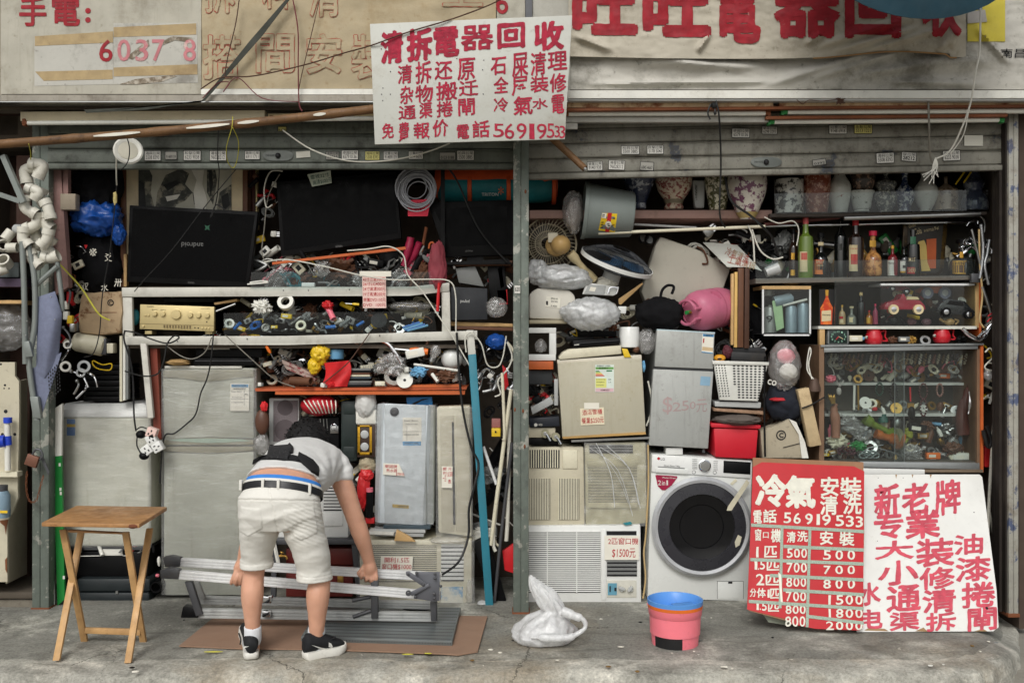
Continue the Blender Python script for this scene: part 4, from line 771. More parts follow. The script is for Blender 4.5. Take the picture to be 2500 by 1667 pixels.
b=B(mBlack);b.bx(478,846,640,872,.05,.3,.004);b.m(mWhite);b.pp([(497,845),(560,845),(560,853),(498,853)],.045,.004);One(b,'media_player','black media player with a white strip under the lower rack rail','player');b=B(mBlack);b.bx(472,874,622,892,.04,.3,.004);b.m(mGun);b.bx(476,880,620,881.5,.038,.003);One(b,'media_player','flat black media player directly above the wrapped fridge','player')
# --- sockets hanging
ps=T('plug_adaptor','cluster of white multi plug adaptors dangling in front of the wrapped fridge','adaptor',P(365,1118,-.12))
for px,py,a in((368,1074,-28),(357,1100,-38),(383,1090,60),(368,1056,20)):
 b=B(mEnam if px!=368 or py>1060 else mPinkP);b.rot(P(px,py,-.12),'Y',a);b.bx(px-12,py-12,px+12,py+12,-.13,.05,.004);b.m(mInkK);[b.bx(px+dx-1.5,py+dy-2.5,px+dx+1.5,py+dy+2.5,-.131,.002)for dx,dy in((0,-5),(-5,4),(5,4))];b.un();b.build('adaptor',ps)
for px,py in((344,1060),(352,1112)):b=B(mBlack);b.ball(P(px,py,-.11),(.028,.03,.024),16,10);b.build('plug',ps)
b=B(mCab);b.tp([(305,806,-.1),(303,830,-.1),(318,880,-.1),(325,930,-.1),(327,1010,-.12),(332,1052,-.12)],2.3,6,6);b.tp([(335,1062,-.13),(334,1085,-.13),(340,1100,-.13),(348,1112,-.13)],1.8,6,5);b.tp([(334,1048,-.12),(345,1042,-.12),(358,1046,-.12)],1.6,6,4);b.build('lead',ps)
cable('cable','black cable winding from the amplifier down across the fridge door',[(521,815,-.08),(515,880,-.08),(505,925,-.06),(490,960,-.04),(478,1010,-.03),(455,1035,-.02),(425,1058,-.02),(400,1070,-.03),(390,1180,-.03)],2,mCab)
cable('cable','black cable looping below the lower rack rail over the white upright',[(305,808,-.11),(330,812,-.11),(370,828,-.11),(410,838,-.11),(437,825,-.11),(425,820,-.11),(408,840,-.11),(400,880,-.11),(385,912,-.11),(350,918,-.11),(305,906,-.11)],1.9,mCab)
cable('cable','grey cable sagging across the rack from the amplifier to the plank shelf',[(517,823,-.09),(500,860,-.09),(470,876,-.09),(440,868,-.09),(408,845,-.09)],1.4,mCabG)
cable('cable','straight grey cable running down from the lower rack rail to the junk shelf',[(550,818,-.09),(620,882,-.08),(670,925,-.05),(720,945,-.03)],1.4,mCabG)
cable('cable','long thin black cable falling across the television and amplifier',[(575,415,-.2),(500,505,-.18),(420,610,-.16),(355,680,-.12),(328,712,-.1)],1.2,mCab)
cable('cable','thin black cable over the backpack, sack and pump motor',[(285,452,-.1),(270,600,-.1),(250,720,-.1),(243,810,-.1),(228,862,-.1),(205,872,-.1)],1.4,mCab)
cable('cable','white cable wandering over the tools above the upper rack rail',[(645,640,-.06),(700,634,-.07),(790,650,-.08),(880,672,-.085),(960,683,-.085),(1040,682,-.085),(1096,686,-.085),(1112,720,-.085),(1113,800,-.085),(1114,840,-.085)],1.7,mCabW)
cable('cable','white cable climbing from the tilted television to the lower rack rail',[(848,612,-.05),(900,608,-.06),(950,602,-.08),(985,624,-.08),(995,670,-.09),(1030,710,-.09),(1070,770,-.09),(1110,830,-.09),(1138,878,-.09),(1150,900,-.09)],1.7,mCabW)
cable('cable','slack white cable bundle left of the tilted television',[(690,418,-.02),(660,420,-.02),(645,460,-.02),(650,505,-.02),(665,500,-.02)],1.6,mCabW);cable('cable','white cables dropping beside the upside down television',[(683,425,-.01),(655,480,-.01),(645,560,-.01),(640,620,-.01),(660,655,-.01)],1.4,mCabG)
cable('cable','thick black cable hanging from the rack down past the water heater',[(1115,812,-.1),(1120,900,-.1),(1130,1000,-.1),(1150,1090,-.12),(1168,1130,-.12),(1160,1180,-.14),(1145,1240,-.14),(1143,1310,-.16),(1120,1370,-.2),(1080,1402,-.3)],3,mCab)
b=B(mCabB);b.tp([(903,812,-.07),(880,845,-.07),(850,885,-.07),(815,915,-.06),(790,935,-.05)],1.5,6,5);One(b,'cable','brown cable curving over the red pouch on the junk shelf','cable')
# --- small goods
JC={'red':mRed,'yellow':mYellow,'blue':mBlue,'green':mGreen,'black':mBlack,'white':mWhite,'grey':mGrey,'steel':mSteel,'chrome':mChrome,'cream':mCream,'brown':mBrown,'orange':M('orange_plastic',(222,110,36),.45),'pink':mPink,'teal':mTeal,'rusty':mRustD,'pale blue':M('pale_blue',(110,168,206),.4),'clear':mBagC,'brass':M('brass',(178,140,72),.35,.8)}
def small(kind,colr,px,py,s,ang=0,y=0,where='',uni=None):
 "one small article, s photo pixels long, centred on the photo point"
 ma=JC[colr];u=s*S(y);c=P(px,py,y);b=B(ma);b.rot(c,'Y',ang);h=u/2
 if kind=='screwdriver':b.tube([c+Vector((-h,0,0)),c+Vector((-h*.3,0,0)),c+Vector((0,0,0))],[u*.085,u*.1,u*.06],8);b.m(mSteel);b.tube([c,c+Vector((h,0,0))],u*.03,6)
 elif kind=='pliers':
  for k in(-1,1):b.m(ma);b.tube([c+Vector((-h,0,k*h*.45)),c+Vector((-h*.4,0,k*h*.3)),c+Vector((h*.2,0,0))],u*.06,7,True,4);b.m(mSteel);b.tube([c+Vector((h*.2,k*.004,0)),c+Vector((h*.6,0,-k*h*.2)),c+Vector((h,0,-k*h*.04))],[u*.06,u*.05,u*.02],6)
 elif kind=='tape_roll':b.lathe([(h*.55,-h*.3),(h,-h*.3),(h,h*.3),(h*.55,h*.3),(h*.55,-h*.3)],c,20,TX(65))
 elif kind=='box':b.box(c.x-h,c.x+h,c.y-h*.4,c.y+h*.4,c.z-h*.45,c.z+h*.45,u*.05);b.m(mPaper);b.box(c.x-h*.7,c.x+h*.3,c.y-h*.41-.0006,c.y-h*.3,c.z-h*.2,c.z+h*.2)
 elif kind=='battery':b.tube([c+Vector((-h,0,0)),c+Vector((h*.9,0,0))],u*.17,12);b.m(mSteel);b.tube([c+Vector((h*.9,0,0)),c+Vector((h,0,0))],u*.07,8)
 elif kind=='plug':b.box(c.x-h*.5,c.x+h*.5,c.y-h*.3,c.y+h*.3,c.z-h*.5,c.z+h*.5,u*.1);b.m(mChrome);[b.box(c.x+h*.5,c.x+h,c.y-.002,c.y+.002,c.z+k*h*.3-u*.04,c.z+k*h*.3+u*.04)for k in(-1,0,1)]
 elif kind=='bulb':b.lathe([(0,-h),(h*.3,-h),(h*.3,-h*.5),(h*.5,-h*.1),(h*.62,h*.4),(h*.4,h*.85),(0,h)],c,18,TY(20));b.m(mSteel);b.lathe([(0,-h*1.05),(h*.32,-h*1.02),(h*.33,-h*.55)],c,16,TY(20))
 elif kind=='remote':b.box(c.x-h,c.x+h,c.y-.008,c.y+.008,c.z-h*.28,c.z+h*.28,u*.04);b.m(mGreyL);[b.ball(c+Vector((h*(k*.28-.6),-.009,j*h*.13)),u*.03,6,4)for k in range(5)for j in(-1,0,1)]
 elif kind=='cable_bundle':
  for i in range(7):r=h*random.uniform(.6,1);o=random.uniform(-.15,.15)*u;b.tube([c+Vector((o+r*math.cos(a*.5236),random.uniform(-.01,.01),r*.7*math.sin(a*.5236)))for a in range(13)],u*.035,5)
 elif kind=='tube':b.lathe([(h*.26,-h),(h*.34,-h),(h*.34,h),(h*.26,h),(h*.26,-h)],c,16,TY(90)@TX(25))
 elif kind=='wad':b.ball(c,(h,h*.7,h*.7),26,18,.38,random.random()*50,3.4,0,.75)
 elif kind=='tap':b.tube([c+Vector((-h,0,-h*.2)),c+Vector((-h*.2,0,0)),c+Vector((h*.6,-.01,h*.35)),c+Vector((h,-.012,0))],u*.1,9,True,4);b.tube([c+Vector((-h*.2,0,0)),c+Vector((-h*.2,0,h*.6))],u*.07,8);b.ball(c+Vector((-h*.2,0,h*.65)),(u*.2,u*.1,u*.07),10,6)
 elif kind=='rod':b.tube([c+Vector((-h,0,0)),c+Vector((h,0,0))],u*.03,8)
 elif kind=='wrench':b.box(c.x-h*.8,c.x+h*.7,c.y-.003,c.y+.003,c.z-u*.035,c.z+u*.035,.001);b.lathe([(u*.06,-.005),(u*.12,-.005),(u*.12,.005),(u*.06,.005),(u*.06,-.005)],c+Vector((-h*.85,0,0)),16,TX(90));b.tube([c+Vector((h*.95,0,h*.28)),c+Vector((h*.72,0,h*.12)),c+Vector((h*.72,0,-h*.12)),c+Vector((h*.95,0,-h*.28))],u*.045,6)
 elif kind=='hook':b.tube([c+Vector((-h,0,h*.4)),c+Vector((-h*.2,0,h*.5)),c+Vector((h*.6,0,h*.1)),c+Vector((h,0,-h*.3)),c+Vector((h*.6,0,-h*.7))],u*.05,7,True,5)
 elif kind=='disc':b.lathe([(0,-h*.1),(h*.2,-h*.1),(h*.25,-h*.04),(h,-h*.04),(h,h*.04),(0,h*.04)],c,26,TX(70));b.m(mInkK);b.lathe([(0,h*.045),(h*.18,h*.045)],c,14,TX(70))
 elif kind=='bottle':b.lathe([(0,-h),(h*.36,-h),(h*.38,h*.2),(h*.14,h*.55),(h*.14,h),(0,h)],c,16);b.m(mBlack);b.lathe([(0,h*1.15),(h*.17,h*1.15),(h*.17,h*.85)],c,12)
 elif kind=='switch_box':b.box(c.x-h,c.x+h,c.y-.012,c.y+.012,c.z-h*.7,c.z+h*.7,.003);b.m(mInkK);b.box(c.x-h*.4,c.x+h*.4,c.y-.0135,c.y,c.z-h*.35,c.z+h*.35,.001)
 b.un();nm=kind.replace('_',' ')
 return One(b,kind,uni or f'{colr} {nm} {where}',nm,f'{nm}s {where}')
def heap(where,region,y,n,kinds,seed,s=(16,40),cols=None,ysp=.12):
 rd=random.Random(seed);x0,y0,x1,y1=region;st=random.getstate();random.seed(seed)
 for i in range(n):
  k=kinds[i%len(kinds)];kk,cc=(k if isinstance(k,tuple)else(k,None));c_=cc or rd.choice(cols or['black','grey','white','steel','cream','yellow','blue','red','brown'])
  if kk=='rod' or kk=='wrench':pass
  px=x0+(x1-x0)*((i+rd.random())/n);small(kk,c_,px,y0+(y1-y0)*rd.random(),rd.uniform(*s),rd.uniform(-60,60),y+rd.random()*ysp,where)
 random.setstate(st)
heap('lying in the tool tray above the upper rack rail',(640,640,1070,695),.02,44,['pliers','screwdriver','wrench','rod',('wad','clear'),'hook','pliers','cable_bundle','remote',('wad','brown')],3,(34,78),['black','black','grey','steel','black','rusty','teal','brown','pink'],.18)
b=B(mOrange);b.pp([(664,640),(990,602),(991,609),(665,646)],-.02,.03);One(b,'orange_batten','long orange batten lying below the tilted television','timber')
b=B(M('crimson_plastic',(150,28,62),.4));b.tp([(1003,580,.0),(998,605,.0),(985,650,.0)],[9,10,7],10,4);b.tp([(1024,592,.0),(1012,620,.02),(992,650,.03)],[8,9,6],10,4);One(b,'bolt_cutter','crimson handled bolt cutter standing below the neon pink tag','tool')
for p0,p1,r,m_,l in(((1041,555),(1028,660),4,mRustD,'rusty pointed steel bar standing by the crimson handles'),((1034,600),(1024,630),5,mChrome,'chrome spanner standing by the crimson handles'),((1008,665),(1040,612),8,mBlack,'black hacksaw handle behind the red bag'),((878,672),(868,622),3,mBlack,'thin black rod standing in the tool tray')):b=B(m_);b.tp([(*p0,.03),((p0[0]+p1[0])/2-3,(p0[1]+p1[1])/2,.03),(*p1,.04)],r,8,4);One(b,'hand_tool',l,'tool')
bag('red_mesh_bag','dull red cloth bag hanging beside the square television','bag',P(1068,655,-.01),(.055,.05,.15),M('dull_red_cloth',(150,66,76),.8,var=.25,bump=.4,bs=40),12,.25,.3);cable('cord','red cord tail below the dull red bag at the rack upright',[(1072,690,-.06),(1070,720,-.06),(1068,760,-.06)],4,mRed,'cord',3)
b=B(mOrange);b.tp([(1047,607,0),(1050,594,0),(1058,593,0),(1056,604,0)],2.4,8,5);One(b,'orange_hook','orange plastic hook above the dull red bag','hook')
tr=T('acrylic_tray','long clear acrylic tray front above the upper rack rail','tray',P(820,700,-.05));b=B(mAcr);b.bx(612,664,1062,704,-.045,.003);b.build('front_panel',tr)
note_=B(mEnam);note_.bx(736,690,768,700,-.03,.03,.003);One(note_,'white_clip','white plastic clip on the upper rack rail','clip');b=B(mWhite);b.tp([(604,694,-.05),(630,692,-.05),(655,689,-.05),(640,686,-.05),(610,690,-.05)],2,8,4);One(b,'white_probe','white cable tie loop on the left of the tool tray','tie')
am=T('amplifier','gold fronted stereo amplifier with a row of round knobs','amplifier',P(430,815,0))
b=B(mBlack);b.bx(346,748,520,808,.03,.3,.004);b.build('body',am);b=B(mGold);b.pp([(342,743),(523,749),(522,809),(341,803)],.0,.03,.002);amf=b.build('front_panel',am)
for px,py,r in((378,765.5,6.5),(398,766,6.5),(431,767.5,12),(465,769,6.5),(485,769.5,6.5),(506,770,6.5),(355,770,2.2),(363,770,2.2),(494,801,2.6),(502,801,2.6),(510,801,2.6),(350,796,3)):
 b=B(mGold);q=r*S(0);b.lathe([(q*1.15,0),(q*1.15,.002),(q,.003),(q*.92,.014 if r>3 else.006),(0,.015 if r>3 else.007)],P(px,py,0),24,TX(90));b.build('knob',amf)
b=B(M('gold_dark',(120,104,70),.5));b.pp([(342,789.5),(522,794.5),(522,795.5),(342,790.5)],-.001,.002);[b.bx(px,793+(px-400)*.03,px+3,800+(px-400)*.03,-.006,.01)for px in range(399,465,7)];b.m(mInkK);[b.line(s,x,q,x2,q2,-.0015)for s,x,q,x2,q2 in(('TECHNICS',358,747,375,750),('stereo amplifier',490,752,513,754.5),('BASS',371,755,384,757),('TREBLE',391,756,404,758))];[b.ball(P(px,py,0),.004,8,5)for px,py in((476,800),(484,801),(505,786))];b.build('marking',amf)
b=B(mGold);[b.box(X(x,0),X(x+18,0),.02,.1,Z(816,0),Z(807,0),.003)for x in(350,498)];b.build('foot',am)
b=B(mBlack);b.bx(398,724,524,738,.06,.2,.003);One(b,'flat_unit','flat dark unit on top of the gold amplifier','player');b=B(mWood);b.pp([(522,739),(578,730),(580,735),(524,744)],.02,.05);One(b,'flat_stick','flat cream stick beside the gold amplifier','stick');b=B(mSteel);b.tp([(528,760,0),(575,742,0)],2.4,8);One(b,'steel_rod','thin steel rod slanting beside the gold amplifier','rod')
bag('jar','cyan topped jar behind the left rack upright','jar',P(331,775,.06),(.025,.025,.05),mTeal,2,.02,0,16,10)
wh='jumbled in the clear parts tray under the price list'
heap(wh,(552,772,1050,808),.02,72,['battery','tape_roll','plug','tube','wad','box','screwdriver','switch_box','bulb','tap','cable_bundle','hook'],11,(14,30),['black','grey','steel','white','cream','yellow','blue','brass','black','steel','brown','grey'],.16)
heap('heaped behind the clear parts tray',(590,738,1060,775),.1,46,['wad','tube','screwdriver','cable_bundle','plug','bulb','remote','hook'],17,(22,52),['black','grey','steel','black','cream','yellow','brown','white'],.15)
for i,(x0,y0,x1,y1)in enumerate(((983,800,1025,787),(985,804,1032,789),(990,806,1038,792),(995,807,1045,794))):b=B(JC['pale blue']if i%2 else mBlue);b.tp([(x0,y0,-.02),(x1,y1,-.02)],3,8);One(b,'blue_pen','bright blue plastic tube bundled at the end of the parts tray','tube','blue tubes in the parts tray')
for k,c_,px,py,s,a in(('battery','blue',808,798,26,-4),('battery','blue',880,790,22,-30),('tape_roll','cream',735,795,26,0),('box','yellow',700,772,26,5),('box','yellow',670,798,16,0),('tube','pink',806,762,44,60),('wad','red',800,745,26,20),('screwdriver','yellow',860,742,34,185),('disc','black',925,782,40,0),('tape_roll','white',698,738,40,-10),('wad','white',640,750,44,10),('battery','grey',842,787,30,-35)):small(k,c_,px,py,s,a,-.025,wh,{'tape_roll':f'{c_} ring standing out in the clear parts tray','disc':'dark disc with a pale hub in the parts tray'}.get(k,f'bright {c_} {k.replace("_", " ")} at the front of the parts tray'))
tr=T('acrylic_tray','wide clear acrylic parts tray on the lower rack rail','tray',P(800,818,-.04));b=B(mAcr);b.pp([(546,764),(1060,760),(1066,812),(548,818)],-.045,.003);b.build('front_panel',tr);b=B(mAcr);b.box(X(546,-.04),X(549,-.04),-.04,.2,Z(815,-.04),Z(766,-.04));b.build('side_panel',tr)
bag('plastic_bag','clear plastic bag of pale parts at the right of the parts tray','bag',P(1000,748,.05),(.13,.06,.03),mBagC,33,.15,.3)
sp=T('speaker','small black speaker marked with a white logo beside the rack upright','speaker',P(1145,780,.02));b=B(M('charcoal',(36,38,42),.6));b.pp([(1100,700),(1190,704),(1190,780),(1102,782)],.0,.15,.004);b.build('body',sp);b=B(M('logo_white',(190,190,186),.5));b.line('payod',1124,731,1146,741,-.002,.008,182);b.build('logo',sp)
for q,m_,l in(([(1112,655),(1160,650),(1182,700),(1120,690)],mGrey,'grey wrapped slab leaning above the small black speaker'),([(1190,650),(1232,648),(1240,740),(1196,745)],mBlack,'black equipment box behind the central post'),([(1214,655),(1226,650),(1232,700),(1222,706)],mCream,'cream binder standing behind the central post'),([(1212,708),(1238,706),(1240,742),(1218,744)],mRed,'red book behind the central post'),([(1095,785),(1252,790),(1252,798),(1096,795)],mWood,'thin brown plank under the small black speaker'),([(1110,795),(1252,800),(1252,808),(1110,804)],mBrown,'dark brown plank lowest under the small black speaker'),([(1104,640),(1252,636),(1246,648),(1110,650)],mBrown,'brown shelf board below the square television')):
 b=B(m_);b.pp(q,.04 if q[0][0]<1190 else.06,.12,.003);One(b,'clutter_board' if 'plank' in l or 'board' in l else 'equipment_box',l,'plank' if 'plank' in l or 'board' in l else 'box')
bag('plastic_bag','clear plastic bag slumped right of the small black speaker','bag',P(1212,752,.0),(.06,.05,.06),mBagC,41,.2,.4)
bag('blue_bag','bright blue bag under the planks beside the central post','bag',P(1212,835,.05),(.06,.06,.05),MATS['blue_tarp'],42,.25,.3)
# --- junk shelf
b=B(M('orange_shelf',(186,88,46),.55,dirt=.3));b.pp([(622,948),(1140,944),(1138,951),(624,955)],-.02,.4);b.m(mOrange);b.pp([(672,956),(1135,954),(1135,963),(672,963)],-.03,.05);b.pp([(985,940),(1125,938),(1125,945),(985,946)],-.025,.1);One(b,'plank_shelf','orange plank shelf carrying a heap of household junk','shelf')
ws='heaped on the orange plank shelf'
heap(ws,(630,875,1130,940),.06,80,['wad','cable_bundle','tube','box','plug','tape_roll','bottle','remote','bulb','hook','wad','screwdriver'],23,(22,50),['black','black','grey','brown','steel','cream','black','grey','white','black'],.2)
bag('yellow_bag','crumpled yellow bag drooping on the junk shelf','bag',P(782,865,.0),(.055,.05,.06),mYellow,51,.35,.5);bag('yellow_bag_tail','lower lobe of yellow film beside the striped books','bag',P(768,895,.0),(.04,.04,.05),mYellow,53,.3,.5)
tn=T('blue_tin','bright blue round tin behind the red pouch','tin',P(820,880,.02));b=B(JC['pale blue']);b.lathe([(0,0),(.044,0),(.046,.004),(.046,.05),(.044,.056),(.036,.058),(0,.058)],P(820,876,.05),28);b.build('can',tn)
rp=T('red_pouch','red cloth pouch open at the top on the junk shelf','pouch',P(820,945,-.02));b=B(mRedB);b.sheet(lambda u,v:P(791+u*62-v*2+5*math.sin(v*4),886+v*58-6*u*(1-v),-.02-.03*math.sin(math.pi*u)*(1-.5*v)+.006*math.sin(9*u+5*v)),20,20,.02);b.build('front',rp);b=B(mRedB);b.ball(P(808,938,-.02),(.03,.03,.022),20,12,.3,4,2.4,0,.3);b.build('bottom',rp)
for i in range(9):b=B((mBlack,mGun,mGrey,mBlack,M('slate',(60,74,82),.5),mCream,mBrown,mBlack,mGrey)[i]);w_=random.uniform(-4,4);b.bx(842+w_,940-i*5,905+w_,944-i*5,-.01,.12,.001);One(b,'disc_case','flat disc case in the stack beside the red pouch','case','disc cases stacked on the junk shelf')
for q,l in(([(688,878),(770,915),(764,920),(690,888)],'printed magazine sliding off the left of the junk shelf'),([(692,890),(772,924),(768,930),(700,902)],'pink edged magazine under the sliding magazine')):b=B(MATS['printed']if 'printed' in MATS else M('printed',(170,150,140),.5,var=.3,col2=(120,30,40),c2t=.55,c2s=30));b.pp(q,.02,.12,.001);One(b,'magazine',l,'magazine')
gl_=T('lamp_globe','white ribbed round lamp globe at the right end of the junk shelf','globe',P(1103,902,.02));b=B(mEnam);b.lathe([(0,.05),(.02,.048),(.045,.034),(.06,.01),(.064,-.01),(.05,-.03),(0,-.03)],P(1103,875,.04),32,TX(80));b.build('shade',gl_)
for k,c_,px,py,s,a,l in(('screwdriver','orange',660,862,40,60,'orange handled tool poking up left of the junk shelf'),('screwdriver','orange',1000,855,90,185,'long orange utility knife on top of the heap'),('box','white',1014,862,46,-12,'open white carton below the orange knife'),('wad','clear',955,890,70,0,'knotted clear bag in the middle of the junk shelf'),('wad','pale blue',1022,908,36,0,'blue speckled ball of foil on the junk shelf'),('plug','white',992,902,26,0,'white plug block hanging over the heap'),('tube','white',1062,922,26,50,'white octagonal pipe collar on the junk shelf'),('disc','white',988,928,40,10,'white saucer lying on the orange planks'),('rod','white',1065,897,110,8,'long white rod lying across the heap'),('box','cream',928,936,24,0,'small cream box at the shelf edge'),('plug','white',788,940,22,10,'white plug dangling at the shelf edge'),('plug','white',634,938,18,0,'white socket at the left end of the orange shelf'),('bulb','clear',1061,862,44,0,'glass jar upright near the lamp globe'),('wad','brown',1088,918,40,0,'brown wicker ball by the pipe collar'),('tube','brown',735,930,60,0,'long brown carved piece lying at the shelf front'),('hook','chrome',945,862,90,25,'long chrome ladle curving over the clear bag')):small(k,c_,px,py,s,a,-.035,'',l)
# --- things under the junk shelf
fs_='speaker'
sp=T('speaker','silver bookshelf speaker with a grey grille behind the bending man','speaker',P(692,1085,.1));b=B(mGreyL);b.bx(657,972,730,1085,.1,.2,.004);b.build('cabinet',sp);b=B(M('grille_cloth',(112,104,106),.85,vs=200,var=.25));b.bx(667,978,727,1078,.095,.006,.003);b.build('grille',sp);b=B(M('grille_dark',(86,78,80),.85));[b.lathe([(0,0),(r*S(.1),0)],P(696,q,.0945),28,TX(90))for q,r in((995,19),(1050,26))];b.build('cone',sp)
lb=T('leather_pouch','brown leather pouch tied with red film hanging by the fridge','pouch',P(640,1062,.0));b=B(M('brown_leather',(88,58,44),.5,bump=.3));b.ball(P(640,1030,.0),(.042,.03,.075),20,14,.06,3);b.build('body',lb);b=B(mRedB);b.ball(P(645,992,-.01),(.02,.02,.03),16,10,.4,6,2.5,0,.3);b.build('tie',lb)
bag('plastic_bag','clear plastic bag hanging under the brown leather pouch','bag',P(640,1085,.02),(.04,.04,.07),mBagC,61,.25,.4)
cb=T('striped_bundle','red and white striped plastic bundle under the junk shelf','bundle',P(785,1015,.05));mStr=M('red_white_stripe',(180,30,42),.5,var=.1);b=B(mStr);b.ball(P(780,990,.06),(.11,.08,.06),28,16,.1,9,1.6,0,.1);cbr=b.build('roll',cb);b=B(mPaper);[b.tp([(742+i*11,978,.01-.004*i*(7-i)),(750+i*10,990,-.03-.003*i*(7-i)),(764+i*8,1008,.0-.002*i*(7-i))],1.6,6,5)for i in range(8)];b.build('stripe',cbr)
bag('white_bundle','white wrapped package beside the water heater','package',P(893,985,.05),(.062,.06,.095),M('white_wrap',(208,208,204),.5,bump=.5,bs=14),65,.1,.25);b=B(mWhite);b.bx(868,1000,918,1036,.03,.1,.01);One(b,'white_carton','white carton directly under the white wrapped package','box')
b=B(M('case_green',(34,44,42),.5));b.bx(832,978,872,1126,.04,.2,.012);b.bx(838,985,866,1010,.034,.01,.003);b.bx(838,1090,866,1118,.034,.01,.003);One(b,'drill_case','dark green upright drill case behind the bending man','case')
b=B(mBlack);b.bx(735,1018,828,1120,.1,.2,.01);b.m(mSteel);[b.tp([(px,1022,.09),(px+2,1050,.09)],1.5,6)for px in(782,790,798)];b.m(mChrome);b.lathe([(.016,0),(.02,.002),(.016,.004)],P(815,1042,.09),20,TX(90));b.m(mSteel);b.bx(806,1040,826,1058,.088,.01,.003);One(b,'coffee_machine','black machine with chrome details behind the bending man','machine')
ck=T('golden_clock','gold framed glass tin with two round windows beside the drill case','ornament',P(896,1115,.0));b=B(M('dark_brown_box',(56,40,32),.5));b.bx(872,1036,918,1116,.01,.08,.004);b.build('box',ck);b=B(M('gold_trim',(196,150,40),.35,.6,bump=.6,bs=60));[b.bx(*z,.005,.01,.001)for z in((873,1038,879,1110),(902,1038,908,1110),(873,1038,908,1042),(873,1104,908,1110))];b.build('trim',ck);b=B(mGreyL);[b.lathe([(0,.004),(.02,.002),(.024,0)],P(890,q,.008),22,TX(90))for q in(1060,1090)];b.build('window',ck)
b=B(M('blue_card',(38,116,176),.5));b.pp([(992,970),(1054,969),(1056,988),(994,990)],.05,.02);b.m(mInkK);b.pp([(1005,985),(1030,974),(1050,972),(1030,978),(1012,988)],.048,.002);One(b,'blue_box','bright blue printed box above the water heater','box')
# --- water heater
wh_=T('water_heater','pale wrapped gas water heater with a handwritten price slip','water heater',P(988,1282,.0));mWH=M('heater_white',(204,212,216),.4,var=.06,dirt=.3,streak=.15)
b=B(mWH);fr_=[(938,985),(1045,990),(1032,1282),(926,1276)];b.pp(fr_,-.04,.04,.003);b.prism([P(938,985,-.04),P(926,1276,-.04),P(914,1272,.02),P(922,986,.02)],(0,.2,0));b.prism([P(1045,990,-.04),P(1032,1282,-.04),P(1058,1278,.02),P(1062,990,.02)],(0,.2,0));b.build('casing',wh_)
b=B(mGun);b.lathe([(.02,0),(.026,.002),(.024,.008),(.012,.01),(.012,.004),(0,.004)],P(963,1005,-.041),26,TX(90));b.build('dial',wh_)
b=B(mPaper);b.bx(983,1019,1029,1086,-.043,.002);b.m(M('label_blue',(84,150,196),.5));b.bx(983,1077,1028,1087,-.0435,.002);b.m(mInkK);[b.line(s,x0,y0,x1,y1,-.0445)for s,x0,y0,x1,y1 in(('ENERGY LABEL',988,1079,1022,1084),('Brand  Model',987,1025,1020,1028),('capacity',990,1034,1020,1037),('annual use 61',986,1058,1022,1062))];b.bx(993,1040,993.6,1075,-.0437,.001);b.bx(984,1053,1028,1053.6,-.0437,.001);b.build('energy_label',wh_)
b=B(M('badge_gold',(190,160,60),.4,.3));b.pp([(958,1230),(998,1233),(998,1241),(958,1238)],-.043,.002);b.m(mInkK);b.line('simpson',972,1233,995,1239,-.0445);b.build('badge',wh_)
b=B(mFilm);b.sheet(lambda u,v:P(916+u*142+(6-v*10)*0,988+v*292,(-.046 if.14<u<.88 else-.02)+.004*mnoise.noise(Vector((u*9,v*20,1)))),30,50,.001);b.build('wrap',wh_,60)
note('torn handwritten slip on the water heater',[(936,1130),(974,1132),(988,1162),(935,1158)],-.052,mPaper,[('樂固牌',.05,.1,.85,.4),('熱水器',.1,.45,.8,.75),('$700元',.55,.72,1.1,1.0)])
sc_=T('split_unit','cream indoor air conditioner unit stood on end wrapped in film','air conditioner',P(1108,1312,.0))
b=B(mCream);b.pp([(1066,993),(1148,990),(1152,1310),(1070,1300)],-.02,.16,.012);b.build('body',sc_);b=B(mCreamD);b.pp([(1074,1016),(1108,1014),(1108,1298),(1078,1296)],-.026,.01,.003);b.pp([(1112,1012),(1146,1010),(1148,1300),(1114,1298)],-.024,.01,.004);b.build('front_flap',sc_);b=B(mInkK);b.pp([(1103,1030),(1108,1030),(1112,1280),(1106,1280)],-.027,.002);b.build('gap',sc_);b=B(mFilm);b.sheet(lambda u,v:P(1064+u*90,992+v*318,-.034+.005*mnoise.noise(Vector((u*5,v*15,12)))),14,40,.001);b.build('wrap',sc_,60)
note('slim upright price slip on the cream split unit',[(1079,1138),(1105,1138),(1104,1191),(1078,1190)],-.042,mPaper,[('開',.1,.05,.42,.2),('利',.1,.24,.42,.4),('一匹',.1,.42,.42,.7),('元',.6,.05,.9,.18),('$1500',.55,.25,1,.5),('表',.6,.6,.9,.8)])
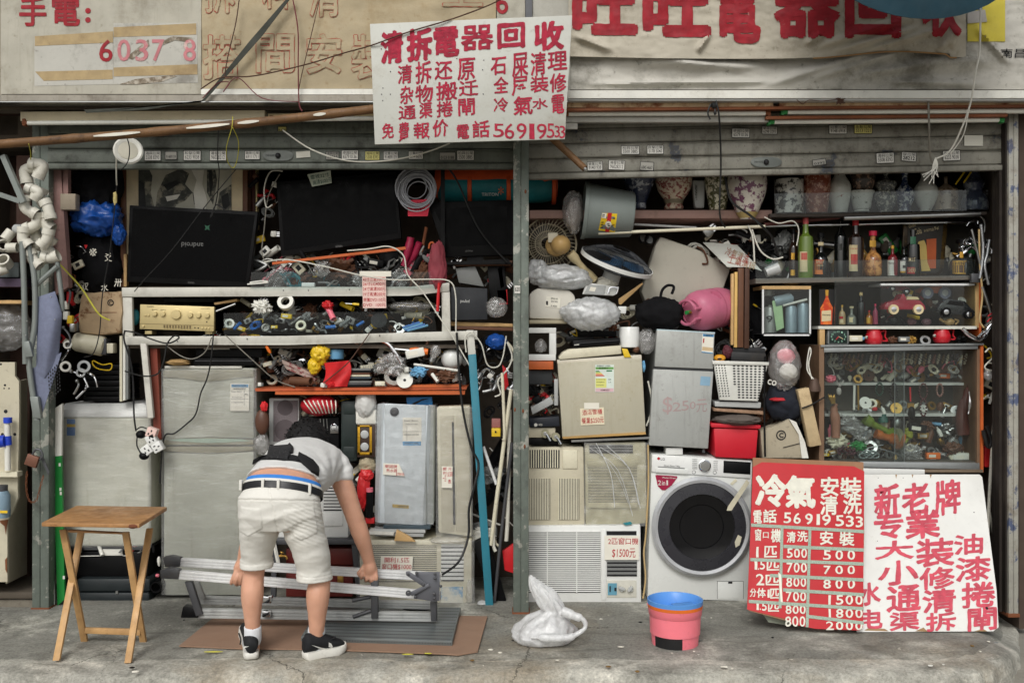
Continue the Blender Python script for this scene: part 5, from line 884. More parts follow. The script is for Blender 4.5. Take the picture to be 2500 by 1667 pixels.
# --- window units at floor level
def louvres(b,x0,y0,x1,y1,n,y,ma,dk=mInkK,fr=.5,tilt=0,vert=False):
 b.m(dk);b.bx(x0,y0,x1,y1,y+.003,.003);b.m(ma)
 for i in range(n):
  if vert:p=x0+(x1-x0)*i/n;b.bx(p,y0,p+(x1-x0)/n*fr,y1,y,.012)
  else:p=y0+(y1-y0)*i/n;b.pp([(x0,p),(x1,p),(x1,p+(y1-y0)/n*fr),(x0,p+(y1-y0)/n*fr)],y,.012)
 return b
ac=T('window_unit','low cream window air conditioner wrapped in film behind the folded platform','air conditioner',P(1010,1482,.0))
b=B(mCream);b.bx(878,1318,1152,1478,-.06,.4,.01);b.build('casing',ac)
b=B(mCream);louvres(b,890,1328,1066,1420,20,-.066,mCream,mInkK,.55);b.build('intake_grille',ac);b=B(mEnam);louvres(b,1077,1328,1132,1418,9,-.068,mEnam,mInkK,.66);b.build('outlet_grille',ac);b=B(M('blue_smudge',(96,150,190),.5,col2=(206,204,190),c2t=.5,c2s=9));b.bx(1076,1432,1130,1472,-.064,.004);b.build('control_panel',ac);b=B(mFilm);b.sheet(lambda u,v:P(876+u*282,1318+v*164,-.078+.008*mnoise.noise(Vector((u*8,v*8,21)))),30,20,.001);b.build('wrap',ac,60)
note('handwritten price sheet on the low window unit behind the platform',[(930,1357),(1008,1358),(1006,1393),(928,1390)],-.085,mPaper,[('開利1.5匹',.12,.06,.9,.46),('窗口機$1000',.05,.52,.97,.96)])
ac=T('window_unit','white window air conditioner half hidden behind the bending man','air conditioner',P(810,1315,.02));b=B(mEnam);b.bx(660,1172,850,1312,.0,.4,.008);b.build('casing',ac);b=B(mEnam);louvres(b,790,1185,834,1246,8,-.007,mEnam,mInkK,.62);b.build('grille',ac);b=B(mEnam);b.bx(790,1249,836,1284,-.008,.01,.003);b.build('flap',ac)
tb_=T('metal_stand','dark metal stand carrying the half hidden white air conditioner','stand',P(770,1470,.0));b=B(mGun);b.bx(664,1316,872,1329,-.05,.35,.003);b.build('top',tb_)
for q in([(858,1329),(872,1329),(884,1470),(872,1470)],[(664,1329),(676,1329),(672,1470),(660,1470)]):b=B(mGun);b.pp(q,-.04,.03);b.build('leg',tb_)
cb=T('red_cabinet','dark red lacquered cabinet with a brass latch behind the folded platform','cabinet',P(780,1455,.02));mLac=M('dark_red_lacquer',(98,34,30),.4,dirt=.3);b=B(mLac);b.bx(698,1338,862,1378,.0,.3,.004);b.build('lid',cb);b=B(mLac);b.bx(698,1381,862,1456,.0,.3,.004);b.build('body',cb);b=B(JC['brass']);b.bx(824,1404,838,1426,-.006,.008,.001);b.build('latch',cb)
small('tap','brass',688,1358,30,20,-.06,'','brass tap hanging under the metal stand');cable('pipe','white pipe leaning under the metal stand',[(668,1320,-.07),(684,1395,-.07)],5,mWhite,'pipe',2)
for i,(x0,x1,m_,l)in enumerate(((912,1038,mGreyL,'thick grey book under the water heater'),(916,1034,M('grey_paper',(150,152,150),.7),'pale grey book lowest under the water heater'),(936,1050,M('slate',(60,74,82),.5),'slate blue folder under the water heater'))):b=B(m_);q=(1290,1300,1281)[i];b.pp([(x0,q),(x1,q+2),(x1,q+10),(x0,q+8)],-.06,.15);One(b,'book',l,'book')
b=B(mWhite);b.pp([(900,1296),(962,1300),(960,1306),(902,1304)],-.08,.1);One(b,'envelope','white envelope poking out at the left of the books','paper');b=B(mWood);b.pp([(968,1293),(1000,1310),(1014,1322),(962,1320)],-.1,.03,.002);One(b,'brown_envelope','torn brown envelope on the low window unit','paper');bag('plastic_bag','flattened clear bag under the cream split unit','bag',P(1095,1318,-.05),(.11,.06,.02),mBagC,71,.2,.3)
bag('red_bag','red plastic bag hanging between the man and the water heater','bag',P(888,1195,.02),(.035,.04,.12),mRedB,72,.25,.4);bag('red_film_knot','upper knot of red film above the hanging red bag','bag',P(895,1160,.01),(.04,.03,.035),mRedB,73,.3,.4);bag('paper_bag','crumpled beige paper bag behind the red plastic bag','bag',P(897,1135,.05),(.05,.05,.05),M('beige_paper',(168,156,130),.8),74,.3,.3)
b=B(mBlack);b.tp([(902,1200,0),(902,1262,0)],9,12);b.m(mPink);b.tp([(902,1190,0),(902,1200,0)],9,12);b.m(mRed);b.bx(892,1264,914,1278,-.01,.05,.003);One(b,'vacuum_flask','black cylinder with a pink cap beside the water heater','flask')
# --- strip of rods between the rack and the central post
b=B(M('teal_paint',(46,122,140),.5,dirt=.3,var=.1));b.pp([(1143,866),(1162,864),(1205,1488),(1186,1490)],-.12,.03,.002);One(b,'teal_plank','long teal painted plank leaning beside the central post','plank')
for i,(pts,r,m_,l)in enumerate((([(1226,910),(1232,1060),(1228,1070)],4,mCream,'cream conduit upright at the top behind the post'),([(1248,950),(1228,1100),(1198,1330)],5,mCream,'long cream conduit sloping down behind the post'),([(1232,1070),(1205,1300),(1210,1345)],4.5,MATS['pvc'],'yellowed conduit leaning beside the teal plank'),([(1250,1080),(1225,1290),(1205,1490)],4,mGun,'dark steel rod leaning from the post to the pavement'),([(1180,1090),(1212,1182)],4,mAlu,'aluminium strip slanting behind the teal plank'),([(1244,1000),(1240,1240),(1236,1320)],5,mPVC,'pale pipe standing tight to the central post'),([(1216,1200),(1206,1310),(1222,1335)],3.5,mCream,'cream conduit with a kink low by the post'))):b=B(m_);b.tp([(*p,-.1+.01*i)for p in pts],r,10,3);One(b,'conduit',l,'pipe','conduits leaning behind the central post')
heap('hanging in the narrow gap beside the central post',(1165,850,1250,860),.06,8,['hook','tap','cable_bundle'],31,(40,70),['chrome','black','steel','cream']);heap('hung in the dark strip by the teal plank',(1170,900,1248,1010),.05,12,['tap',('tap','chrome'),'hook','cable_bundle','plug'],32,(26,60),['chrome','black','steel','black','white'],.1)
heap('stuffed low behind the teal plank',(1150,1080,1250,1330),.08,12,['tube','cable_bundle','wad','rod'],33,(40,90),['black','grey','black','white'],.1)
cable('cable','cream flex looped down the gap beside the central post',[(1238,835,-.05),(1250,870,-.05),(1240,900,-.05),(1216,930,-.05),(1222,960,-.05),(1208,968,-.05)],2,mCabW);cable('cable','white flex looping from the rack corner',[(1138,860,-.09),(1136,825,-.09),(1150,812,-.09),(1175,840,-.08),(1190,890,-.06),(1215,895,-.05),(1228,870,-.05),(1236,820,-.05)],1.8,mCabW)
b=B(mRed);b.pp([(1226,890),(1236,900),(1242,940),(1232,955)],.0,.03,.004);One(b,'red_wedge','red plastic wedge high beside the central post','plastic');b=B(mYellow);b.bx(1200,1045,1222,1066,-.04,.05,.004);b.m(mInkK);b.ball(P(1210,1054,-.042),.006,10,6);One(b,'tape_measure','yellow tape measure hanging by the teal plank','tool');b=B(M('striped_block',(150,96,90),.6));b.bx(1200,1022,1222,1044,-.03,.04,.004);One(b,'small_block','red and white block above the yellow tape measure','block')
b=B(mBlack);b.pp([(1150,1325),(1180,1312),(1195,1320),(1240,1480),(1215,1484)],-.03,.05,.008);One(b,'black_board','black plastic panel leaning low behind the teal plank','panel');b=B(mRed);b.pp([(1226,1345),(1256,1325),(1256,1400),(1232,1392)],-.02,.04,.004);One(b,'red_case','red box corner low behind the central post','box')
bag('plastic_bag','white bag scrap at the foot of the teal plank','bag',P(1178,1476,-.08),(.035,.03,.025),mBagW,75,.3,.4);bag('plastic_bag','grey cling film heap beside the low window unit','bag',P(1148,1455,-.05),(.03,.04,.1),mBagC,76,.3,.4)
b=B(M('purple_cloth',(82,74,132),.8,var=.4,vs=60,bump=.4));b.ball(P(1205,1500,-.16),(.025,.02,.03),14,10,.3,4);b.m(mGun);b.tp([(1206,1508,-.16),(1207,1522,-.16)],5,10);One(b,'wrapped_foot','purple rag tied round the foot of a steel rod','rag')
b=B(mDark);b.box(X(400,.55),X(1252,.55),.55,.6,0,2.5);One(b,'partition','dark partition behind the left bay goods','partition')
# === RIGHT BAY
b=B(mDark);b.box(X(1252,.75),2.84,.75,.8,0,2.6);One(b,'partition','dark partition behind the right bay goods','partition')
b=B(M('pink_shelf_board',(160,128,118),.7,dirt=.5));b.bx(1293,513,1885,533,.05,.5,.003);One(b,'shelf_board','dusty pinkish shelf board carrying the vases','shelf')
def porcelain(name,base,fig,t=.55,s=22,w=.03,d=.3):return M(name,base,.25,var=.1,col2=fig,c2t=t-.04,c2s=s*1.5,c2w=w,dirt=d,dcol=(70,60,48),coat=.3)
pBW=porcelain('porcelain_blue',(200,204,206),(44,58,92),.5,24);pDB=porcelain('porcelain_dark_blue',(54,62,84),(176,182,190),.58,20);pFam=porcelain('porcelain_rose',(196,182,160),(134,70,66),.56,26);pGr=porcelain('porcelain_green',(206,200,176),(78,78,44),.53,26);pFig=porcelain('porcelain_figures',(206,200,188),(112,66,92),.57,15);pRed=porcelain('porcelain_red',(196,150,128),(134,70,50),.5,24);pWh=porcelain('porcelain_white',(206,206,198),(140,70,60),.68,14);pDk=porcelain('porcelain_dark',(62,52,46),(150,120,100),.6,24);pCel=porcelain('porcelain_celadon',(142,142,118),(176,172,150),.62,10);pBrn=porcelain('porcelain_tan',(150,132,112),(96,78,60),.6,12)
def vase(label,cx,top,bot,prof,ma,y=.12,band=None,name='vase',cat='vase'):
 "prof: [(half width px, 0..1 up from the foot)]"
 t=T(name,label,cat,P(cx,bot,y),'vases and jars on the top shelf');h=(bot-top)*S(y);s_=S(y);mx_=max(r for r,k in prof);pr=spline([Vector((mx_*(r/mx_)**1.5*1.06,k,0))for r,k in prof],4)
 b=B(ma);b.lathe([(0,0)]+[(max(.001,p.x*s_),p.y*h)for p in pr]+[(max(.001,prof[-1][0]*s_*.8),h),(max(.001,prof[-1][0]*s_*.75),h*.8)],P(cx,bot,y),28);bd_=b.build('body',t)
 if band:
  b=B(band[0]);k0,k1=band[1:];r0=min(pr,key=lambda p:abs(p.y-k0)).x;r1=min(pr,key=lambda p:abs(p.y-k1)).x;b.lathe([(r0*s_+.0015,k0*h),(r1*s_+.0015,k1*h)],P(cx,bot,y),28);b.build('band',bd_)
 return t
ovoid=[(.62,0),(.66,.04),(.8,.25),(1,.62),(.95,.85),(.6,.97),(.5,1.02)]
def sc(p,k):return[(r*k,h)for r,h in p]
vase('dark blue and white vase behind the grey bin',1560,395,511,sc([(.5,0),(.55,.04),(.6,.2),(.95,.62),(1,.85),(.7,1)],40),pDB,.14,(M('blue_band',(36,44,66),.3),.12,.3))
vase('round rose flowered vase on a fluted foot',1645,395,512,sc([(.62,0),(.66,.05),(.6,.16),(.92,.4),(1,.68),(.85,.92),(.6,1.05)],42),pFam,.12,(M('greek_band',(120,112,92),.4),.12,.2))
vase('green leaf patterned tall vase beside the slim grey box',1752,395,514,sc([(.7,0),(.76,.05),(.85,.25),(1,.62),(.9,.95),(.75,1.1)],30),pGr,.1)
vase('large pale vase painted with purple and yellow figures',1824,400,536,sc([(.5,0),(.55,.04),(.75,.18),(1,.5),(1,.78),(.7,1)],43),pFig,.02,(M('foot_band',(170,150,96),.3),.02,.12))
b=B(mGreyL);b.pp([(1690,440),(1722,440),(1720,508),(1697,508)],.12,.06,.01);b.m(mInkK);b.line('中華陶瓷',1697,450,1702,490,.117);One(b,'slim_box','slim grey lettered box between the rose and green vases','box')
st=T('shop_shelf','long shelf at the upper right holding jars and vases behind a clear guard','shelf',P(2140,525,.05))
b=B(M('dark_shelf',(52,44,38),.7,dirt=.3));b.pp([(1880,522),(2410,517),(2410,524),(1880,530)],.0,.36);b.build('board',st);b=B(mAcr);b.pp([(1890,473),(2412,463),(2406,514),(1896,522)],-.02,.003);b.build('guard',st)
for l,cx,hw,top,bot,pr,ma in(('square white box vase printed with black ink flowers',1926,33,440,522,[(1,0),(1,.1),(1,.5),(1,.95),(1,1)],porcelain('ink_box',(208,206,198),(58,58,56),.56,16)),('rust red patterned jar with a round flower medallion',1994,31,425,521,[(.8,0),(.85,.05),(.92,.3),(1,.7),(1,1)],pRed),('tall white vase with a narrow neck and red sprig',2050,25,400,520,[(.75,0),(.8,.04),(.95,.3),(1,.55),(.62,.76),(.56,.9),(.7,1)],pWh),('dark flowered pot standing over the white planter',2106,28,425,470,[(.7,0),(.85,.2),(1,.6),(1,1)],pDk),('white footed planter pot with fine writing',2104,28,467,517,[(.72,0),(.7,.08),(.8,.2),(.92,.8),(1,.92),(1,1)],porcelain('planter',(202,202,194),(110,110,100),.64,22)),('celadon long necked vase with speckled belly',2162,25,405,518,[(.6,0),(.7,.05),(1,.25),(.95,.4),(.85,.5),(1,.58),(.9,.66),(.34,.74),(.3,.95),(.34,1)],porcelain('speckled',(190,188,176),(90,92,92),.5,34)),('blue patterned vase with a waisted neck',2208,23,405,516,[(.75,0),(.7,.1),(.95,.28),(.9,.45),(.5,.6),(.4,.8),(.5,1)],pBW),('pale vase painted with a red bird and green leaf',2260,26,405,516,[(.6,0),(.66,.05),(1,.3),(1,.5),(.6,.7),(.5,.85),(.6,1)],pWh),('squat tan jar with a conical lid',2309,27,432,514,[(1,0),(1,.5),(.95,.62),(.5,.75),(.25,.82),(.2,1)],pBrn),('dark blue dragon shaped jar at the end of the guard',2378,30,420,514,[(1,0),(1,.25),(.75,.5),(.85,.7),(.6,.85),(.5,1)],porcelain('dark_dragon',(62,68,88),(130,134,140),.58,9))):
 t=vase(l,cx,top,bot,sc(pr,hw),ma,.12)
 if 'square' in l:t.children[0].rotation_euler=(0,0,R(0))
for i in range(2):b=B(mYellow);b.tp([(2333+i*20,450-i*4,.0),(2358+i*16,415,.02)],2,6);One(b,'yellow_stick',('short yellow tube over the tan jar','yellow tube over the blue dragon jar')[i],'stick')
for l,x0,y0,x1,y1,r,y,m_ in(('thick chrome pipe below the top guard shelf',2060,533,2393,523,6,.0,mSteel),('thin chrome pipe running across behind the bottles',1866,552,2412,541,4,.12,mChrome),('white conduit propped level in front of the fans',1461,570,1868,553,4,-.02,mCream),('dull red bar under the top guard shelf',1866,548,2050,530,5,.1,M('dull_red_bar',(98,54,50),.6)),('perforated grey strip behind the white conduit',1548,548,1700,556,3,.1,mGreyL)):b=B(m_);b.tp([(x0,y0,y),(x1,y1,y)],r,12);One(b,'pipe',l,'pipe')
# --- grey bin and bags
bn=T('waste_bin','grey plastic bin tipped on its side with a red and yellow label','bin',P(1480,585,.05));mBin=M('bin_grey',(128,136,132),.5,var=.05,dirt=.15);ax=TY(95);c=P(1424,514,.05)
Lb=121*S(.05);r0,r1=68*S(.05),54*S(.05)
b=B(mBin);b.lathe([(r0*.95,.02),(r0*.97,-.002),(r0*1.03,-.002),(r0*1.03,.02),(r0*.99,.022),(r1*1.02,Lb*.97),(r1*.95,Lb),(0,Lb)],c,40,ax);b.build('body',bn)
bnb=[k for k in bn.children][0]
b=B(M('label_yellow',(232,196,40),.5));stick(b,[(1470,520),(1507,522),(1501,567),(1461,562)],bnb,bn,.002);b.m(mRed);stick(b,[(1484,520),(1494,520),(1487,566),(1477,565)],bnb,bn,.003);b.m(mPaper);stick(b,[(1470,520),(1481,521),(1479,533),(1468,531)],bnb,bn,.004);stick(b,[(1485+8*math.cos(k*.785),547+8*math.sin(k*.785))for k in range(8)],bnb,bn,.004);b.m(mInkK);[stick(b,[(x,q),(x+6,q),(x+5,q+2),(x-1,q+2)],bnb,bn,.0055)for x,q in((1471,523),(1470,527),(1468,541),(1467,547),(1466,553),(1496,532),(1494,548),(1482,545),(1484,549))];b.build('label',bn)
bag('plastic_bag','clear crumpled bag with red print squeezed left of the grey bin','bag',P(1400,520,.0),(.06,.06,.13),mBagC,81,.2,.4);bag('inner_bundle','grey bundle inside the clear bag left of the grey bin','bundle',P(1402,525,.02),(.045,.04,.1),M('grey_bundle',(150,140,132),.7,col2=(150,70,64),c2t=.62,c2s=18),82,.2,.2)
# --- fans
def grille(b,c,ax,r,n,dome,wire,hub=.22):
 for k in range(n):
  a=2*math.pi*k/n;b.tube([c+ax@Vector((r*q*math.cos(a+.25*(1-q)),r*q*math.sin(a+.25*(1-q)),dome*(1-q**2.2)))for q in(hub,.5,.75,.92,1)],wire,4,False)
 for q in(1,.72,.45,hub):b.tube([c+ax@Vector((r*q*math.cos(a*math.pi/18),r*q*math.sin(a*math.pi/18),dome*(1-q**2.2)))for a in range(37)],wire*(2.4 if q==1 else 1.2),5,False)
fn=T('electric_fan','old cream electric fan showing its motor back and round wire cage','fan',P(1345,680,.1));ax=TX(90)@TY(-14);c=P(1341,597,.12);mWire=M('fan_wire',(168,158,134),.5)
b=B(mWire);grille(b,c,ax,.163,42,.07,.0024);grille(b,c,ax,.163,20,-.06,.0016);b.build('cage',fn)
b=B(M('fan_blade',(70,66,60),.4));
for k in range(3):
 a0=k*2.094;b.prism([c+ax@Vector((r_*math.cos(a0+a_),r_*math.sin(a0+a_),-.01+.03*a_))for r_,a_ in((.03,-.2),(.1,-.5),(.14,-.2),(.145,.4),(.1,.7),(.03,.4))],ax@Vector((0,0,.003)))
b.build('blade',fn)
mOch=M('fan_motor',(186,152,96),.45,dirt=.3);b=B(mOch);b.ball(P(1369,598,-.02),(.058,.07,.056),24,16);b.lathe([(.064,-.02),(.062,.03),(.04,.05),(0,.05)],P(1358,600,.05),28,TX(90));b.build('motor',fn)
b=B(M('fan_neck',(192,176,136),.5,dirt=.3));b.tp([(1392,618,.0),(1420,650,.02),(1452,685,.04)],[12,8,11],12,4);b.build('neck',fn);b=B(M('fan_collar',(206,198,176),.5));b.bx(1338,568,1362,592,-.03,.03,.005);b.build('bracket',fn)
fn=T('electric_fan','black electric fan with a white rim lying tilted beside the cream fan','fan',P(1510,700,.05));ax=TY(19)@TX(-14);ax=TY(19)@TX(17);c=P(1506,640,.05);mWb=M('black_wire',(40,42,46),.4)
b=B(mWb);grille(b,c+ax@Vector((0,0,.012)),ax,.213,96,.075,.0013,.25);grille(b,c-ax@Vector((0,0,.012)),ax,.213,96,-.05,.0013,.25);b.build('cage',fn)
b=B(mEnam);b.lathe([(.212,-.012),(.222,-.012),(.222,.012),(.212,.012),(.212,-.012)],c,56,ax);b.build('rim',fn);b=B(M('fan_blue',(40,74,104),.35));b.lathe([(0,.03),(.035,.028),(.04,-.03),(0,-.03)],c,20,ax)
for k in range(3):
 a0=k*2.094;b.prism([c+ax@Vector((r_*math.cos(a0+a_),r_*math.sin(a0+a_),.02*a_))for r_,a_ in((.03,-.2),(.12,-.5),(.17,-.2),(.18,.4),(.12,.7),(.03,.4))],ax@Vector((0,0,.003)))
b.build('blade',fn);b=B(mGreyL);b.lathe([(0,-.05),(.05,-.06),(.055,-.13),(0,-.14)],c,20,ax);b.build('motor',fn)
# --- big white panel, sign and sticks
b=B(M('polystyrene',(186,182,168),.7,var=.05,dirt=.2));b.pp([(1612,577),(1714,612),(1784,656),(1762,720),(1740,742),(1640,742),(1576,738),(1565,712),(1600,600)],.2,.12,.015);One(b,'white_tub','big upturned white plastic tub behind the pink gas bottle','tub')
sg=T('fallen_sign','white sign board with red characters lying tilted over the white tub','sign',P(1790,660,.05));yf=lean(0,590,.22,0,662,.02)
b=B(mSignW:=MATS['sign_white']);b.pp([(1716,592),(1740,592),(1800,598),(1861,662),(1830,652),(1776,652)],yf,.006);b.build('board',sg);b=B(mFaded);b.line('冷氣清洗',1770,612,1830,634,lambda p,q:yf(p,q)-.004,.02,22);b.line('工業清拆',1776,632,1846,651,lambda p,q:yf(p,q)-.004,.02,14);b.build('lettering',sg)
for l,x0,x1,y0,y1,m_ in(('pale wooden batten standing by the white tub',1786,1792,668,842,mWood),('second pale batten standing by the white tub',1794,1801,664,848,M('pale_wood2',(206,168,100),.6)),('dark wooden post beside the two pale battens',1803,1816,654,848,mBrown),('dark brown board edge right of the pale battens',1819,1830,655,850,M('dark_board',(70,44,30),.6))):b=B(m_);b.pp([(x0,y0),(x1,y0),(x1-1,y1),(x0-2,y1)],.0,.03,.002);One(b,'batten',l,'timber')
for l,px,py,m_ in(('clear lens of a torch lying above the white tub',1584,586,mGreyL),('dim torch lens behind the clear one',1570,582,M('dim_lens',(120,116,108),.4))):b=B(mBlack);q=P(px,py,.08);b.lathe([(.026,.06),(.03,.0),(.027,-.004)],q,20,TX(90));b.m(m_);b.lathe([(0,-.001),(.024,-.001)],q-Vector((0,.004,0)),20,TX(90));One(b,'torch',l,'torch')
# --- printer and litter around the fans
pr=T('white_printer','cream rounded appliance with a label left of the white bag','printer',P(1345,785,.0));b=B(M('printer_cream',(206,202,190),.45,var=.04,dirt=.2));b.pp([(1293,716),(1312,703),(1390,708),(1404,722),(1407,752),(1390,782),(1293,778)],-.01,.25,.015);b.build('body',pr);b=B(mPaper);b.pp([(1334,723),(1369,728),(1366,753),(1331,748)],-.013,.002);b.m(mInkK);b.line('K-4205',1345,745,1360,749,-.0145,ang=5);b.pp([(1333,735),(1338,735),(1338,745),(1333,744)],-.0135,.002);b.line('SERIAL NO',1345,727,1362,731,-.0145,ang=5);b.line('220V 50Hz',1345,734,1362,738,-.0145,ang=5);b.build('label',pr)
b=B(M('cream_slab',(176,166,140),.6,dirt=.3));b.bx(1293,781,1385,790,-.02,.3,.003);One(b,'cream_slab','flat cream slab under the labelled cream appliance','board')
bag('plastic_bag','long silvery white plastic bag lying under the cream fan','bag',P(1370,680,.02),(.17,.1,.075),mBagW,83,.25,.45,44,26);bag('plastic_bag','white plastic bag lobe near the central post','bag',P(1312,665,.02),(.06,.06,.075),mBagW,84,.3,.45)
bag('plastic_bag','full white carrier bag slumped in front of the metal drive','bag',P(1440,768,-.03),(.165,.12,.1),mBagW,85,.2,.4,50,32)
bag('white_pipe_bundle','pale wrapped pipe ends below the tilted black fan','bundle',P(1480,695,.08),(.07,.06,.05),mPVC,86,.15,.3)
dv=T('disc_drive','metal disc drive in a white case wedged above the carrier bag','drive',P(1465,725,-.02));b=B(mEnam);b.pp([(1432,690),(1512,700),(1508,716),(1498,722),(1422,718)],.0,.05,.004);b.build('case',dv);b=B(MATS['dull_aluminium']if 'dull_aluminium' in MATS else mSteel);b.pp([(1438,694),(1480,698),(1474,720),(1426,716)],-.006,.008);b.m(mPaper);b.pp([(1442,700),(1456,702),(1452,712),(1438,710)],-.008,.003);b.build('plate',dv);b=B(mChrome);b.tp([(1484,716,-.02),(1490,702,-.02),(1508,704,-.02),(1504,718,-.02)],1.6,6,5);b.build('bail',dv)
b=B(mWood);b.pp([(1568,690),(1570,694),(1516,744),(1511,742),(1510,730)],.02,.015,.002);One(b,'wooden_board','pale wooden board edge leaning over the carrier bag','panel');b=B(mEnam);b.pp([(1510,748),(1530,748),(1528,766),(1508,764)],.0,.03,.002);One(b,'white_bracket','small white bracket right of the carrier bag','bracket')
# --- gas bottle and black bag
gb=T('gas_bottle','pink gas cylinder lying with its collar to the front','cylinder',P(1725,805,.05));mGas=M('gas_pink',(190,104,130),.45,var=.12,dirt=.4,dcol=(140,96,96),ds=6);ax=TX(62)@TY(-30);ax=TZ(-52)@TX(97);c=P(1728,755,.06)
b=B(mGas);b.lathe([(0,-.2),(.08,-.19),(.11,-.15),(.12,-.1),(.12,.06),(.112,.1),(.09,.13),(.05,.15),(0,.155)],c,36,ax);b.build('tank',gb);b=B(M('gas_weld',(170,84,110),.4));b.lathe([(.1205,-.035),(.1215,-.03),(.1205,-.025)],c,36,ax);b.build('seam',gb)
b=B(mGas)
for a0,a1 in((.3,2.6),(3.5,5.7)):
 n=12;ri=[c+ax@Vector((.07*math.cos(a0+(a1-a0)*i/n),.07*math.sin(a0+(a1-a0)*i/n),0))for i in range(n+1)];d=ax@Vector((0,0,1));b.tube([ri[0]+d*.12]+[p+d*.185 for p in ri]+[ri[-1]+d*.12],.009,8);lo_=[[b.v(c+ax@Vector((rr_*math.cos(a0+(a1-a0)*i/n),rr_*math.sin(a0+(a1-a0)*i/n),hh_)))for i in range(n+1)]for rr_,hh_ in((.067,.11),(.067,.15),(.073,.15),(.073,.11))];[b.f([lo_[j][i],lo_[j][i+1],lo_[(j+1)%4][i+1],lo_[(j+1)%4][i]])for j in range(4)for i in range(n)]
b.build('collar',gb);b=B(mGreen);b.tube([c+ax@Vector((0,0,.15)),c+ax@Vector((0,0,.19))],.012,10);b.m(JC['brass']);b.tube([c+ax@Vector((-.02,0,.172)),c+ax@Vector((.025,0,.172))],.007,8);b.build('valve',gb)
b=B(M('gas_mark',(176,84,112),.5));b.lathe([(.012,0),(.015,.001)],P(1714,780,-.062),18,TX(90));b.pp([(1734,710),(1752,712),(1762,728),(1746,730)],-.03,.001);b.build('mark',gb)
bag('black_bag','black cloth shopping bag with a loop handle left of the gas bottle','bag',P(1610,768,.02),(.145,.1,.1),mBlackM,87,.2,.3,40,26);cable('cloth_loop','black loop of a cloth bag standing up by the gas bottle',[(1612,735,-.0),(1616,710,-.0),(1630,697,-.0),(1645,700,-.0),(1640,718,-.0)],3.5,mBlackM,'strap')
cable('cable','black cable hanging across the big figured vase',[(1770,430,-.1),(1785,490,-.1),(1830,525,-.1),(1860,552,-.1),(1885,580,-.05),(1900,625,.0)],3,mCab);cable('cable','white flex tied at the end of the white conduit',[(1826,550,-.04),(1838,580,-.04),(1842,640,-.04)],2,mCabW);cable('cable','thin white flex looping behind the square glass case',[(1836,560,-.03),(1855,610,-.03),(1885,632,-.03),(1912,628,-.03)],2,mCabW);cable('cable','thin cream wire strung above the bottles',[(1866,530,-.02),(1900,545,-.02),(1935,540,-.02),(1950,560,-.02),(1945,600,-.02)],1.5,mCabW)
heap('tangled behind the bottle shelf guard',(1790,560,1930,640),.15,14,['cable_bundle','hook','tube','wad'],41,(30,70),['black','grey','steel','brown'],.1)
# --- bottles
bs=T('bottle_shelf','shelf of liquor bottles with a low clear guard','shelf',P(2120,690,.0));b=B(M('grey_shelf',(120,112,104),.6,dirt=.4));b.pp([(1845,680),(2400,672),(2400,682),(1845,692)],.0,.35);b.build('board',bs);b=B(mAcr);b.pp([(1845,638),(2390,632),(2388,676),(1845,684)],-.02,.003);b.build('guard',bs);b=B(M('cabinet_back',(74,72,64),.8,dirt=.4));b.bx(1850,540,2372,800,.36,.02);b.build('back',bs)
def gl(name,c,r=.06,a=1):return M('bottle_'+name,c,r,var=.05,spec=.6,coat=.5)
gDk,gGr,gBr,gAm,gCl=gl('dark',(16,18,17)),gl('green',(98,120,44)),gl('brown',(40,26,20)),gl('amber',(150,86,36)),gl('clear',(120,122,112))
shp={'wine':[(.92,0),(1,.02),(1,.55),(.8,.66),(.36,.76),(.32,.97),(.36,1)],'round':[(.8,0),(1,.06),(1,.34),(.75,.48),(.34,.58),(.3,.9),(.4,.95),(.4,1)],'squat':[(.85,0),(1,.05),(1,.5),(.7,.66),(.3,.74),(.3,1)],'tall':[(.95,0),(1,.02),(1,.62),(.75,.7),(.4,.76),(.36,1)]}
def bottle(label,cx,hw,top,bot,kind,ma,cap=mBlack,lab=None,y=.1,flat=.55,name='liquor_bottle',extra=None):
 t=T(name,label,'bottle',P(cx,bot,y));h=(bot-top)*S(y);k=hw*S(y);pr=[Vector((r,q,0))for r,q in shp[kind]]
 b=B(ma);b.lathe([(0,0)]+[(p.x*k,p.y*h)for p in spline(pr,3)]+[(0,h)],P(cx,bot,y),24,None,1,1);gl_o=b.build('glass',t)
 b=B(cap);r=pr[-1].x*k*1.12;b.lathe([(r,h*.9),(r,h*1.005),(0,h*1.01)],P(cx,bot,y),16);b.build('cap',t)
 if lab:
  for q in lab:
   ma_,u0,v0,u1,v1=q[:5];b=B(ma_);n=8;g=lambda px,py,kk=k:y-math.sqrt(max(0,kk*kk-((px-cx)*S(y))**2))-.0015
   xs=[cx+hw*(u0+(u1-u0)*i/n)for i in range(n+1)];b.sheet(lambda u,v:P(cx+hw*(u0+(u1-u0)*u),bot-(bot-top)*(v0+(v1-v0)*v),g(cx+hw*(u0+(u1-u0)*u),0)),8,1,.001)
   if len(q)>5:b.m(q[6]);b.line(q[5],cx+hw*(u0*.8),bot-(bot-top)*(v1-(v1-v0)*.12),cx+hw*u1*.8,bot-(bot-top)*(v1-(v1-v0)*(q[7]if len(q)>7 else.4)),lambda px,py:g(px,py)-.002,.012)
   b.build('label',gl_o)
 return t
lCr=M('label_cream',(206,190,150),.6);lOr=M('label_orange',(206,120,60),.5);lBk=M('label_black',(28,26,26),.5);lRed=M('label_red',(176,36,44),.5);lWh=M('label_white',(212,210,200),.6);lBr=M('label_brown',(92,62,40),.5);lGd=M('label_gold',(206,158,62),.4,.3)
bottle('dark bottle with a gold flash at the left end of the bottle shelf',1937,11,560,675,'wine',gBr,mBlack,[(lGd,-.6,.02,.6,.14),(lGd,-.5,.36,.6,.5)],.12)
